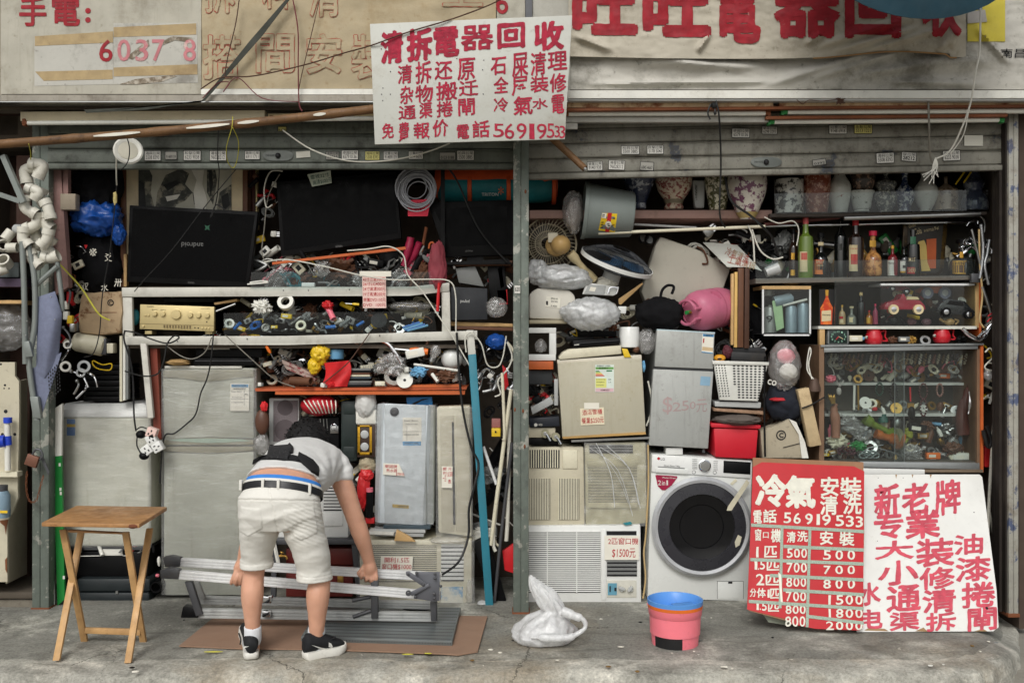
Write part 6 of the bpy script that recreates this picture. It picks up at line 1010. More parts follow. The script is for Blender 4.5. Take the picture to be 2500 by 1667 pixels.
bottle('green glass wine bottle with a cream and red label',1967,18,533,678,'tall',gGr,M('foil_red',(170,70,70),.4),[(lCr,-.8,.1,.35,.44),(lRed,-.6,.3,.2,.42)],.06)
bottle('dark bottle with a round orange label reading BAILEYS',2004,18,570,676,'round',gDk,mBlack,[(lOr,-.85,.06,.85,.4),(lBk,-.7,.16,.7,.3,'ORIGINAL',lCr),(lRed,-.8,.31,.8,.4,'BAILEYS',lCr,.9),(lCr,-.36,.72,.36,.8)],.1)
bottle('tall black wine bottle with a small diamond mark',2052,15,520,676,'wine',gDk,mBlack,[(M('label_diamond',(60,60,58),.5),-.45,.42,.45,.52)],.14)
bottle('big dark bottle with a red and cream NNET label',2089,19,537,676,'tall',gBr,lRed,[(lCr,-.85,.1,.75,.56,'NNET',lRed,.16),(lRed,-.6,.22,.3,.4)],.08)
bottle('round amber bottle of roots with a red cap',2131,21,565,675,'round',M('root_liquor',(140,88,48),.12,col2=(206,150,88),c2t=.5,c2s=26,coat=.5),M('foil_redpink',(206,40,70),.4),[(lOr,.2,.06,.85,.4),(lGd,-.36,.66,.36,.8)],.1)
bottle('small bottle with a white certificate label and gold cap',2179,12,600,673,'squat',M('red_liquor',(120,34,40),.12,coat=.5),lGd,[(lWh,-1,.0,1,.52,'Kammy',mInkK,.3)],.06)
bottle('small dark bottle with a bird on a white label',2207,12,602,673,'squat',gDk,mBlack,[(lWh,-.8,.16,.8,.5),(lBk,-.3,.26,.3,.36),(lGd,-.8,.1,.8,.16)],.06)
bottle('black port bottle with a red band in front of the tray',2229,16,562,675,'tall',gDk,gDk,[(lRed,-.9,.06,.9,.2,'SHERRY',lCr,.8),(M('neck_green',(60,110,84),.4),-.4,.7,.45,.86),(lBk,-.8,.3,.8,.42,'M.LEY',lCr,.8)],.05)
bottle('flat round cognac bottle with a brown HINE label at the right end',2349,29,585,674,'round',gl('smoke',(46,48,46)),mBlack,[(lGd,-.8,.06,.62,.42),(lBr,-.72,.09,.54,.36),(lGd,-.7,.3,.5,.41,'HINE',mInkK,.9),(lGd,-.2,.5,.1,.66)],.08)
tr=T('serving_tray','dark metal advertising tray lettered Cola leaning behind the bottles','tray',P(2257,672,.2));fr=[(2213,536),(2302,533),(2314,545),(2304,662),(2292,672),(2210,674),(2200,662),(2206,548)]
b=B(M('tray_rim',(96,76,40),.35,.5,col2=(50,40,28),c2t=.5,c2s=14));b.pp(fr,.16,.02,.004);b.build('rim',tr);b=B(M('tray_field',(36,32,24),.35,var=.2));b.pp([(2216,542),(2296,540),(2303,548),(2294,660),(2288,666),(2216,668)],.157,.004);b.build('field',tr)
b=B(lCr);b.line('Cola',2232,557,2250,572,.155,.02,-12);b.line('Drink',2219,548,2236,555,.155,.01,-14);b.line('IN BOTTLES',2256,559,2280,565,.155,.015,-10);b.line('5¢',2281,553,2292,562,.155,.02,-8);b.build('lettering',tr)
b=B(M('tray_orange',(176,84,40),.5));b.pp([(2262,584),(2286,582),(2285,655),(2264,656)],.1545,.002);b.m(M('tray_yellow',(196,170,96),.5));b.pp([(2243,590),(2256,586),(2262,600),(2264,640),(2272,661),(2250,662),(2246,620),(2236,604)],.153,.002);b.build('motif',tr)
b=B(mDark);b.ball(P(2160,600,.3),(.03,.03,.05),18,12);b.ball(P(2158,585,.3),(.022,.022,.028),14,10);One(b,'dark_bust','dim dark bust ornament in the shade behind the bottles','ornament')
b=B(mBinL:=mGreyL);q=P(1885,660,.0);b.lathe([(0,-.04),(.028,-.04),(.036,.04),(.032,.04)],q,22,TY(70));One(b,'paper_cup','grey ribbed cup lying behind the guard at the left end of the bottle shelf','cup')
# --- spray can case, toy case and miniature bottles
cc=T('glass_case','small glass case of spray cans under the bottle shelf','display case',P(1920,820,.0))
b=B(mAlu);[b.bx(*z,.0,.012)for z in((1861,700,1865,820),(1976,700,1980,820),(1861,815,1980,820))];b.m(mWood);b.bx(1861,698,1980,706,-.002,.25);b.build('frame',cc);b=B(mPane);b.bx(1865,706,1976,815,.002,.003);b.build('pane',cc);b=B(mGun);b.bx(1863,814,1978,816,.0,.25);b.build('floor',cc)
def can(label,cx,top,bot,hw,ma,y,ang=0,lab=None):
 t=T('spray_can',label,'can',P(cx,bot,y),None);b=B(ma);h=(bot-top)*S(y);k=hw*S(y);q=P(cx,bot,y);ax=TY(ang);b.lathe([(0,0),(k,0),(k,h*.86),(k*.8,h*.93),(k*.3,h*.95),(k*.3,h),(0,h)],q,22,ax);b.build('can',t)
 if lab:b=B(mInkK);b.line(lab,cx-hw*.6,(top+bot)/2-8,cx+hw*.4,(top+bot)/2+8,y-k-.002,.02);b.build('print',t)
 return t
cBl=M('can_blue',(150,166,176),.35,.3,dirt=.3);cGy=M('can_grey',(150,152,148),.35,.3,dirt=.4)
can('grey spray can printed 9 at the left of the glass case',1880,745,812,16,cGy,.08,0,'9');can('pale blue spray can in the middle of the glass case',1931,742,812,14,cBl,.06);can('tall pale blue spray can at the right of the glass case',1960,735,812,14,cBl,.06);can('pale blue spray can printed 12 lying across the top of the others',1890,690,738,14,cBl,.05,76,'');can('dim grey can lid at the top left of the glass case',1876,700,722,14,cGy,.12)
b=B(M('mint_paper',(176,206,160),.8));b.pp([(1885,735),(1908,728),(1914,800),(1896,808)],.03,.002);One(b,'mint_slip','pale green slip standing among the spray cans','paper');b=B(mWhite);b.tp([(1912,746,.03),(1970,731,.03)],3,8);One(b,'white_tube','white tube lying on top of the spray cans','tube');b=B(mTape);b.ball(P(1932,692,.08),(.05,.04,.012),18,10,.15,3);One(b,'folded_cloth','folded tan cloth on the lid of the spray can case','cloth')
pc=T('bottle_card','flat printed card of an amber cognac bottle','card',P(2018,795,.0));b=B(lBk);b.bx(2000,706,2037,796,.03,.003);b.build('card',pc);b=B(M('cognac_orange',(196,62,30),.4,col2=(220,120,50),c2t=.5,c2s=18));b.pp([(2004,792),(2031,792),(2033,750),(2027,740),(2022,726),(2022,712),(2016,712),(2016,726),(2010,740),(2003,752)],.028,.002);b.m(lGd);b.pp([(2015,708),(2023,708),(2022,722),(2016,722)],.027,.002);b.m(lCr);b.pp([(2006,759),(2029,757),(2029,783),(2006,785)],.0265,.002);b.m(mInkK);b.line('Hennessy',2008,766,2028,772,.0255,.01);b.build('print',pc)
ms=T('acrylic_box','clear acrylic box of miniature bottles','display box',P(2094,795,.0));b=B(mAcr);b.bx(2038,685,2150,795,-.01,.003);b.build('front',ms);b=B(mAcr);b.box(X(2038,0),X(2040,0),-.006,.12,Z(795,0),Z(685,0));b.build('side',ms)
for l,cx,hw,top,bot,k,ma,cp_,lb in(('miniature bottle with a red wax band',2056,8,745,792,'squat',gl('pale',(176,150,110)),lGd,[(lRed,-.9,.3,.9,.42),(lCr,-.7,.08,.7,.26)]),('clear miniature bottle with a heart shaped label',2079,11,748,792,'round',gCl,lCr,[(lCr,-.5,.12,.6,.4)]),('tall dark miniature bottle with a cork cap',2102,10,714,790,'tall',gDk,M('cork',(196,170,120),.7),None),('amber miniature with a gold label',2122,8,758,792,'squat',gAm,lRed,[(lGd,-.9,.1,.9,.5)]),('slim pink miniature bottle',2137,6,742,790,'wine',M('pink_liquor',(150,70,90),.2),M('foil_redpink2',(206,60,90),.4),None)):bottle(l,cx,hw,top,bot,k,ma,cp_,lb,.05,name='miniature_bottle')
tc=T('toy_case','glass fronted case of toy cars','display case',P(2265,800,.0));b=B(mAlu);b.bx(2150,692,2384,697,.0,.2);b.m(M('white_lip',(206,206,196),.5));b.bx(1998,796,2385,803,-.015,.3);b.m(mWood);b.bx(2380,690,2390,800,.0,.3);b.m(mOrange);b.bx(2390,690,2396,820,.0,.3);b.build('frame',tc);b=B(mPane);b.bx(2150,697,2382,796,-.004,.003);b.build('pane',tc)
def toy_car(label,px,py,L_,ma,y,kind,flip=1,ang=0,wheel=mBlack,rim=mChrome):
 t=T('toy_car',label,'toy car',P(px,py,y));u=L_*S(y);c=P(px,py,y);f=flip
 prof={'old':[(-.5,.12),(-.5,.2),(-.42,.3),(-.2,.33),(-.12,.36),(-.08,.5),(-.02,.5),(.03,.36),(.2,.36),(.36,.34),(.48,.22),(.5,.12)],'small':[(-.5,.1),(-.5,.22),(-.32,.3),(-.2,.46),(.25,.48),(.44,.32),(.5,.2),(.5,.1)],'truck':[(-.5,.2),(-.5,.36),(-.3,.38),(-.2,.54),(.2,.54),(.22,.38),(.5,.36),(.5,.2)]}[kind]
 b=B(ma);b.rot(c,'Y',ang);b.prism([c+Vector((x*f*u,-.05,z*u))for x,z in prof],(0,.1,0),.004);b.build('body',t)
 if kind!='truck':b=B(mScreen if kind=='small' else lCr);b.rot(c,'Y',ang);b.prism([c+Vector((x*f*u,-.053,z*u))for x,z in([(-.17,.32),(-.13,.42),(.2,.44),(.3,.33)]if kind=='small' else[(.02,.36),(.06,.44),(.3,.42),(.34,.36)])],(0,.106,0));b.build('window' if kind=='small' else 'hood',t)
 for wx in(-.3,.3):
  r=u*(.12 if kind!='truck' else.2);q=c+Vector((wx*u*f,-.055,r));q.rotate(Matrix.Identity(3));b=B(wheel);b.rot(c,'Y',ang);b.lathe([(r*.55,-.012),(r,-.012),(r,.012),(r*.55,.012)],q,22,TX(90));b.m(rim);b.lathe([(0,.014),(r*.55,.012)],q,18,TX(90));b.build('wheel',t)
 return t
toy_car('red vintage convertible toy car with cream wheels',2202,768,100,M('toy_red',(176,32,56),.25,coat=.5),.05,'old',1,0,lCr,mChrome);toy_car('small black toy car at the right of the toy case',2325,776,92,M('toy_black',(24,26,30),.2,coat=.5),.05,'small',-1,6,mBlack,mChrome);toy_car('orange toy truck with big grey tyres behind the red convertible',2275,730,70,mOrange,.14,'truck',1,0,M('tyre_grey',(112,116,134),.6),mGreyL);toy_car('crimson toy roadster at the upper left of the toy case',2185,716,58,M('toy_crimson',(150,28,56),.3),.16,'old',-1,12)
b=B(mWhite);b.lathe([(.014,-.01),(.024,.01),(.02,.012)],P(2347,736,.06),20,TX(60));One(b,'white_cup','tiny white cup at the upper right of the toy case','cup');b=B(M('tea_pot',(176,140,90),.4));b.ball(P(2318,786,.03),(.03,.025,.02),18,12);b.tp([(2306,786,.02),(2294,778,.02)],3,8);b.tp([(2330,780,.02),(2340,784,.02),(2332,792,.02)],2,8,4);One(b,'toy_teapot','tiny ochre teapot under the black toy car','teapot')
for i,(px,py,c_)in enumerate(((2180,780,gDk),(2225,785,M('dusky_pink',(120,80,84),.5)),(2262,786,M('dusky_pink2',(104,74,80),.5)))):b=B(c_);b.ball(P(px,py,.12),(.03,.025,.022),16,10);One(b,'small_ornament',('dark round ornament','dusky pink ornament','dim mauve ornament')[i]+' on the floor of the toy case','ornament')
# --- clock and mugs shelf
ck=T('alarm_clock','grey alarm clock with a green black dial showing about twenty past seven','clock',P(2046,842,.0));b=B(mGrey);b.bx(2020,802,2074,842,-.0,.07,.012);b.build('case',ck);b=B(M('dial_green',(24,40,36),.4));b.bx(2025,806,2069,838,-.003,.006,.004);b.build('dial',ck);b=B(M('dial_ink',(150,196,170),.6))
for n in range(1,13):a=n*math.pi/6;x,yy=2047+17*math.sin(a),822-12.5*math.cos(a);b.line(str(n),x-(2.6 if n>9 else 1.7),yy-2.2,x+(2.6 if n>9 else 1.7),yy+2.2,-.0045,.01)
b.build('numerals',ck);b=B(lRed);b.pp([(2046,821),(2048,823),(2041,830),(2040,829)],-.005,.001);b.m(lCr);b.pp([(2046,821),(2048,821),(2059,827),(2058,828)],-.006,.001);b.build('hand',ck)
def mug(label,px,py,w,y):
 t=T('fish_mug',label,'mug',P(px,py,y),'red fish shaped mugs');u=w*S(y);mRm=M('mug_red',(190,32,44),.22,var=.05,coat=.5);b=B(mRm);b.lathe([(0,0),(.34*u,0),(.44*u,.12*u),(.46*u,.4*u),(.36*u,.66*u),(.34*u,.8*u),(.36*u,.84*u),(.3*u,.83*u),(.28*u,.7*u)],P(px,py,y),28);b.build('cup',t);b=B(mRm);b.tp([(px+w*.36,py-w*.66,y),(px+w*.62,py-w*.74,y),(px+w*.6,py-w*.42,y),(px+w*.72,py-w*.2,y),(px+w*.4,py-w*.2,y)],w*.05,8,5);b.build('handle',t);b=B(lWh);q=P(px-w*.38,py-w*.38,y-.36*u);b.ball(q,(.07*u,.02,.08*u),14,8);b.m(mInkK);b.ball(q+Vector((0,-.012,0)),(.04*u,.012,.045*u),12,8);b.build('eye',t)
mug('red fish mug next to the alarm clock',2133,841,46,.03);mug('red fish mug at the right end of the clock shelf',2299,837,46,.03)
for k,c_,px,py,s,l in(('box','cream',2088,826,32,'small cream clock box beside the alarm clock'),('box','pale blue',2102,826,16,'narrow lilac box beside the alarm clock'),('wad','brown',2178,830,22,'brown nut ornament between the red mugs'),('wad','brass',2226,829,24,'amber resin lump between the red mugs'),('box','grey',2206,828,28,'dark enamel pot between the red mugs'),('tape_roll','steel',2258,832,26,'small steel tin between the red mugs'),('wad','black',2345,830,28,'dark stone at the end of the clock shelf')):small(k,c_,px,py,s,0,.03,'',l)
b=B(mWood);b.bx(2001,802,2014,842,-.01,.04,.002);One(b,'wood_block','upright wooden block left of the alarm clock','block');b=B(mDark);b.bx(2000,804,2400,845,.2,.02);One(b,'backboard','dark backboard behind the clock and mugs','board')
# --- large glass cabinet
gc=T('glass_cabinet','wide glass fronted cabinet full of bracelets and glass ornaments','cabinet',P(2205,1152,.0))
mFrame=M('cabinet_alu',(156,160,160),.4,.5,dirt=.35);b=B(mFrame);b.pp([(2010,849),(2388,843),(2388,852),(2010,860)],-.03,.05,.002);b.pp([(2100,1127),(2392,1130),(2392,1146),(2100,1140)],-.03,.05,.002);b.pp([(2004,842),(2402,838),(2402,842),(2004,847)],-.04,.4);b.build('frame',gc)
b=B(M('cabinet_wood',(122,96,74),.6,dirt=.3));b.bx(2000,842,2012,1130,-.03,.4);b.bx(2385,852,2394,1148,-.02,.4);b.m(mOrange);b.bx(2394,840,2401,1152,-.03,.4);b.m(M('cabinet_base',(120,104,86),.6,dirt=.4));b.bx(2100,1146,2400,1153,-.04,.4);b.build('side',gc)
b=B(mPane);b.bx(2013,858,2208,1130,-.01,.004);b.build('sliding_pane',gc);b=B(mPane);b.bx(2186,855,2385,1130,.004,.004);b.build('sliding_pane',gc);b=B(M('pane_edge',(112,120,118),.3));b.bx(2184.4,858,2185.4,1130,-.012,.006);b.bx(2207,858,2208,1130,-.013,.006);b.build('pane_edge',gc)
b=B(M('cabinet_inner',(84,80,72),.8,dirt=.3));b.bx(2010,850,2376,1140,.3,.02);b.bx(2012,1126,2388,1131,.0,.3);b.build('back',gc);b=B(M('inner_shelf',(190,190,184),.5));b.bx(2014,934,2380,940,.15,.2);b.bx(2014,1009,2340,1016,.12,.22);b.build('inner_shelf',gc)
rd=random.Random(5)
for i in range(34):
 px=2016+i*11;c_=rd.choice([(110,80,64),(160,130,90),(196,186,160),(140,90,76),(70,66,70),(220,212,196)]);b=B(col(c_,.35));n=11;q=P(px,868,.06+.03*(i%3));r=rd.uniform(.016,.024)
 for k in range(n):a=2*math.pi*k/n;b.ball(q+Vector((.3*r*math.sin(a),r*.5*math.cos(a),-.02+r*1.3*math.sin(a))),.0052,7,5)
 One(b,'bracelet','bead bracelet hung in the row along the top of the glass cabinet','bracelet','bracelets along the top of the glass cabinet')
for l,px,py,rx,rz,c_ in(('green bead bracelet hung on the middle rail',2147,950,.02,.036,(40,70,56)),('dark bead bracelet hung on the middle rail',2182,955,.022,.045,(34,26,26)),('dark red bead bracelet hung on the middle rail',2254,955,.024,.045,(84,40,40)),('pink bead bracelet hung at the right of the middle rail',2294,952,.018,.036,(150,110,100)),('brown bead string hung low at the middle rail',2254,995,.018,.05,(80,36,36))):
 b=B(col(c_,.3));q=P(px,py,.12);[b.ball(q+Vector((rx*math.sin(k*.3927),-.003*(k%2),rz*math.cos(k*.3927))),.0062,8,6)for k in range(16)];One(b,'bracelet',l,'bracelet')
ds=[('disc','white',2113,983,30,0,'white disc with a black centre in the glass cabinet'),('wad','pink',2028,925,24,0,'pink fabric flower in the glass cabinet'),('wad','red',2136,998,12,0,'tiny red bead cluster in the glass cabinet'),('tape_roll','brass',2094,926,22,0,'round yellow smiling medal in the glass cabinet'),('box','white',2345,1114,40,0,'round white lidded tub in the glass cabinet corner'),('box','yellow',2016,1110,16,0,'small yellow figure house in the cabinet corner'),('box','orange',2277,1112,34,0,'orange picture box at the front of the glass cabinet'),('wad','green',2095,1088,34,0,'green leaf ornament at the front of the glass cabinet'),('wad','cream',2045,1078,46,0,'pale tassel heap in the glass cabinet'),('wad','clear',2225,1105,50,0,'clear crystal ashtray in the glass cabinet'),('wad','clear',2075,1035,50,10,'clear crystal pagoda in the glass cabinet'),('wad','clear',2105,1060,44,0,'clear crystal swirl in the glass cabinet'),('rod','steel',2135,1090,44,-12,'steel skewer lying in the glass cabinet'),('rod','grey',2165,1100,60,18,'grey strip lying in the glass cabinet'),('wad','brown',2325,1095,40,0,'dark cloth roll in the glass cabinet'),('box','black',2238,1045,44,8,'black camera like case in the glass cabinet')]
for k,c_,px,py,s,a,l in ds:small(k,c_,px,py,s,a,.1,'',l)
for i in range(5):b=B(col((120,132,130),.25));q=P(2108+i*7,1112-(i%2)*6,.05+i*.01);r=.026;b.tube([q+Vector((r*math.cos(a*.3142),0,.55*r*math.sin(a*.3142)))for a in range(21)],.004,7);One(b,'jade_bangle','grey green jade bangle in the pile at the cabinet front','bangle','jade bangles in the glass cabinet')
b=B(col((74,34,44),.4));[b.ball(P(2066+random.uniform(-22,22),1100+random.uniform(-9,9),.06+random.uniform(0,.04)),.008,8,6)for _ in range(40)];One(b,'bead_string','heaped string of dark purple beads in the glass cabinet','beads')
def gvase(l,pts,rs,c_,y):b=B(M('gv_%02x%02x%02x'%c_,c_,.1,coat=.6,var=.2));b.tp([(*p,y)for p in pts],rs,18,5);One(b,'glass_vase',l,'vase')
gvase('green glass trumpet vase lying in the cabinet',[(2112,1022),(2135,1038),(2160,1050),(2180,1066)],[14,9,8,18],(104,124,40),.12);gvase('orange ribbed glass vase lying in front of the green one',[(2138,1058),(2160,1066),(2185,1072),(2200,1078)],[12,9,14,22],(168,92,36),.08);gvase('swirled iridescent glass ball of a lying vase',[(2175,1072),(2190,1072),(2205,1072)],[16,27,16],(140,136,100),.1);gvase('teal ribbed glass bottle upright in the cabinet',[(2155,1010),(2156,1030)],[10,12],(40,90,80),.14);gvase('yellow green glass banana shaped vase in the cabinet',[(2208,1080),(2218,1062),(2212,1045)],[5,11,6],(140,146,50),.1)
b=B(M('salmon_figure',(156,108,86),.4));b.tp([(2040,1068,.08),(2040,1030,.08),(2036,1000,.08),(2042,985,.08)],[11,12,9,5],12,4);One(b,'figurine','salmon pink standing figurine at the left of the glass cabinet','figurine');b=B(M('deer_white',(176,170,164),.4));b.ball(P(2048,955,.12),(.016,.014,.024),12,8);b.ball(P(2050,940,.12),(.01,.012,.012),10,7);b.tp([(2046,936,.12),(2042,928,.12)],1.6,6);b.tp([(2055,936,.12),(2060,928,.12)],1.6,6);One(b,'deer_figurine','small white deer figurine under the pink flower','figurine')
b=B(JC['brass']);[b.tp([(2034+dx,985,.05),(2030+dx*2,970,.05),(2028+dx*3,962,.05)],[3,4,2],8,4)for dx in(-2,0,3)];One(b,'lily_ornament','yellow glass lily ornament in the cabinet','ornament');b=B(M('wood_carving',(84,42,32),.5));b.tp([(2352,1060,.1),(2348,1010,.1),(2360,960,.1),(2364,940,.1)],[16,13,8,3],12,4);One(b,'wood_carving','tall dark red wooden carving at the right of the cabinet','carving');b=B(mChrome);b.tp([(2366,955,-.015),(2368,985,-.015),(2364,1010,-.015)],[2,4,2],8,4);One(b,'charm','silver charm hanging on the right cabinet pane','charm')
b=B(mRed);b.tp([(2222,945,.1),(2223,980,.1)],2,6);b.m(JC['brass']);b.bx(2216,984,2232,996,.1,.01);b.m(mBlack);b.ball(P(2226,1008,.1),(.022,.02,.04),14,9,.1,3);One(b,'tassel','black tassel on a red cord in the glass cabinet','tassel');b=B(JC['brass']);b.tp([(2095,940,.1),(2096,1000,.1)],2.4,8);b.m(lWh);b.tp([(2086,940,.1),(2085,1000,.1)],3,8);One(b,'necklace','gold chain and white bead string under the smiling medal','necklace')
# --- hoses right of the cabinet
mHose=M('chrome_hose',(170,172,174),.3,.9,bump=.6,bs=300)
for l,pts,r,m_ in(('chrome shower hose hanging at the far right of the shelves',[(2395,548),(2400,600),(2398,640),(2392,680)],4,mHose),('braided steel hose looping at the far right',[(2416,585),(2410,620),(2404,650),(2414,695)],4,mHose),('steel hose bundle below the loose wires',[(2372,560),(2392,640),(2398,665)],3,mSteel),('curved chrome spout over the glass cabinet corner',[(2350,802),(2368,820),(2395,828),(2420,800),(2428,760)],4.5,mChrome),('second chrome spout hooked behind the curved one',[(2368,815),(2385,824),(2400,812),(2424,790)],3.5,mChrome),('chrome rod rising beside the orange edge',[(2398,700),(2422,770)],4,mSteel),('long cream conduit leaning inside the right guide rail',[(2436,830),(2428,1000),(2416,1200),(2412,1300)],4,mPVC),('white flex coil hanging right of the glass cabinet',[(2405,860),(2418,850),(2425,870),(2404,895),(2420,905),(2430,890),(2412,885)],2,mCabW),('cream flex bundle down the right end of the toy case',[(2390,560),(2392,640),(2398,720),(2392,780),(2402,800)],2.4,M('cream_flex',(186,160,112),.5)),('yellowish hose hanging beside the white board',[(2416,1250),(2440,1400),(2436,1480)],3,mPVC),('black hose curling low inside the right guide rail',[(2400,1050),(2412,1090),(2420,1075),(2408,1040)],5,mCab)):b=B(m_);b.tp([(*p,-.06)for p in pts],r,9,6);One(b,'hose',l,'hose')
b=B(M('red_tie',(190,36,50),.6));b.tp([(2412,772,-.08),(2424,764,-.08),(2436,768,-.08),(2420,776,-.08),(2410,786,-.08)],1.8,6,4);One(b,'red_ribbon','red ribbon tied round the chrome spout','ribbon');heap('hanging loose at the far right of the bottle shelf',(2355,540,2410,640),.0,7,['tap','cable_bundle','hook'],43,(26,50),['chrome','black','steel','chrome'],.05);bag('plastic_bag','white film scrap below the flex coil at the right','bag',P(2412,915,-.02),(.025,.03,.035),mBagW,91,.3,.4);b=B(mRed);b.bx(2404,1090,2420,1140,.02,.05,.004);One(b,'red_can','dark red can in the gap right of the cabinet','can')
b=B(mGun);b.bx(2372,668,2392,690,-.05,.03,.003);One(b,'grey_bracket','grey plastic bracket at the right end of the bottle guard','bracket')
# --- appliances of the right bay
def energy(b,x0,y0,x1,y1,y,kind='hk'):
 w,h=x1-x0,y1-y0;b.m(M('label_pale',(206,216,206),.5));b.bx(x0,y0,x1,y1,y,.002);b.m(M('label_green',(96,150,70),.5));b.bx(x0+1,y0+h*.09,x1-1,y0+h*.17,y-.0006,.001)
 for i,c_ in enumerate(((40,110,60),(120,170,60),(206,200,70),(222,160,50),(216,90,40),(190,40,40))):b.m(col(c_,.5));b.bx(x0+1,y0+h*(.22+.035*i),x0+w*(.22+.055*i),y0+h*(.245+.035*i),y-.0006,.001)
 b.m(MATS['paint_286e3c_50']);b.bx(x0+w*.6,y0+h*.2,x0+w*.9,y0+h*.25,y-.0006,.001);b.m(M('label_yel',(206,206,120),.5));b.bx(x0+1,y0+h*.5,x0+w*.6,y0+h*.84,y-.0005,.001);b.m(M('label_pinkish',(206,170,176),.5));b.bx(x0+1,y0+h*.86,x1-1,y1-1,y-.0005,.001)
 b.m(mInkK);[b.line(s,x0+w*u,y0+h*v,x0+w*u2,y0+h*v2,y-.0012,.008)for s,u,v,u2,v2 in(('ENERGY LABEL',.1,.02,.82,.07),('能源標籤',.2,.1,.7,.155),('annual energy',.05,.52,.55,.56),('category',.05,.62,.5,.66),('volume',.05,.72,.45,.76),('300',.7,.52,.85,.56),('2.4',.7,.62,.85,.66),('EMSD',.3,.9,.75,.95))]
hf=T('hotel_fridge','cream cube fridge with an energy label and a taped price slip','fridge',P(1470,1072,.0));mHF=M('hotel_cream',(180,175,155),.5,var=.06,dirt=.4,streak=.2,dcol=(140,126,96))
b=B(mHF);b.pp([(1361,886),(1567,874),(1577,1058),(1373,1070)],-.04,.05,.006);b.build('door',hf);b=B(M('hf_top',(206,200,184),.5,dirt=.2));b.pp([(1360,879),(1566,866),(1567,876),(1361,889)],-.03,.42,.003);b.build('top',hf);b=B(M('hf_ochre',(176,140,84),.5));b.pp([(1373,1066),(1576,1054),(1577,1060),(1374,1071)],-.045,.04);b.build('bottom_trim',hf);b=B(mHF);b.pp([(1364,890),(1562,880),(1570,1055),(1376,1066)],.02,.4);b.build('body',hf);b=B(mHF);energy(b,1453,890,1499,957,-.0425);b.build('energy_label',[k for k in hf.children if k.name.startswith('door')][0]);b=B(mGreyL);b.bx(1353,925,1363,990,.0,.03,.004);b.build('hinge',hf)
note('taped cream price slip on the cream cube fridge',[(1416,997),(1474,994),(1476,1036),(1418,1038)],-.044,M('slip_cream',(222,212,184),.8),[('酒店雪櫃',.08,.08,.92,.4),('餐業$250元',.05,.54,.98,.92)],mInk,off=.016);b=B(mPaper);b.bx(1426,983,1463,998,-.047,.001);One(b,'tape_strip','white tape holding the price slip on the cream cube fridge','tape')
sf=T('silver_fridge','slim silver two door fridge with a handwritten price','fridge',P(1663,1100,.0));mSF=M('fridge_grey',(168,170,166),.42,.1,var=.06,dirt=.35,streak=.2)
b=B(mSF);b.pp([(1604,806),(1745,814),(1741,901),(1598,895)],-.05,.05,.005);b.build('freezer_door',sf);b=B(mSF);b.pp([(1595,901),(1742,907),(1729,1095),(1584,1087)],-.05,.05,.005);b.build('fridge_door',sf);b=B(MATS['grey_plastic']);b.pp([(1600,812),(1738,816),(1726,1090),(1590,1084)],.0,.42);b.m(M('sf_top',(178,196,200),.4));b.pp([(1604,803),(1746,811),(1745,815),(1604,807)],-.045,.42);b.build('body',sf);b=B(mGun);b.pp([(1599,896),(1742,902),(1741,907),(1596,901)],-.03,.03);b.build('gap',sf)
b=B(mPaper);b.pp([(1715,815),(1743,817),(1740,863),(1713,860)],-.0525,.002);b.m(M('label_blue',(84,150,196),.5));b.pp([(1716,815),(1743,817),(1742,823),(1716,821)],-.053,.002);b.pp([(1713,858),(1740,861),(1740,863),(1713,860)],-.053,.002);b.m(M('label_tan',(206,180,140),.5));b.pp([(1715,846),(1741,849),(1740,857),(1714,855)],-.053,.002);b.m(lRed);b.pp([(1717,826),(1720,826),(1719,837),(1716,837)],-.053,.002);b.m(M('faint_blue',(130,164,186),.5));b.pp([(1711,918),(1735,920),(1733,942),(1709,940)],-.0512,.001);b.m(mInkK);b.line('中國能效',1718,816,1740,821,-.0545);b.build('energy_label',sf)
b=B(M('faint_red_ink',(164,144,142),.7));[b.ch(c,x0,y0,x1,y1,-.0515,.008,.05,1.2)for c,x0,y0,x1,y1 in(('$',1618,968,1642,1012),('2',1642,982,1663,1004),('5',1664,978,1682,1002),('0',1684,980,1698,998),('元',1700,974,1726,1006))];b.build('price',sf);b=B(mGun);b.tp([(1718,1095,-.02),(1718,1104,-.02)],4,10);b.build('foot',sf);b=B(mEnam);b.bx(1626,1093,1667,1110,-.03,.1,.003);One(b,'white_block','white block propping up the slim silver fridge','block')
lw=T('washer_dryer','white front loading washer dryer with a big dark round door','washing machine',P(1710,1465,-.02));mLW=M('washer_white',(216,218,214),.3,var=.03,dirt=.06)
b=B(mLW);b.pp([(1590,1107),(1838,1122),(1829,1468),(1580,1462)],-.03,.5,.012);b.build('body',lw);b=B(M('washer_panel',(222,223,220),.3,var=.03));b.pp([(1592,1109),(1834,1124),(1832,1168),(1590,1152)],-.04,.03,.006);lwp=b.build('control_panel',lw);b=B(mLW);b.pp([(1600,1140),(1680,1145),(1680,1158),(1600,1153)],-.045,.012,.003);b.m(mGrey);b.pp([(1606,1138),(1672,1142),(1672,1145),(1606,1141)],-.043,.004);b.build('drawer',lwp)
b=B(mChrome);b.lathe([(.034,0),(.036,.006),(.031,.008),(.028,.022),(0,.024)],P(1720,1136,-.04),36,TX(90));b.build('knob',lwp);b=B(mBlack);b.pp([(1767,1124),(1833,1128),(1832,1158),(1766,1154)],-.043,.006,.002);b.build('display',lwp)
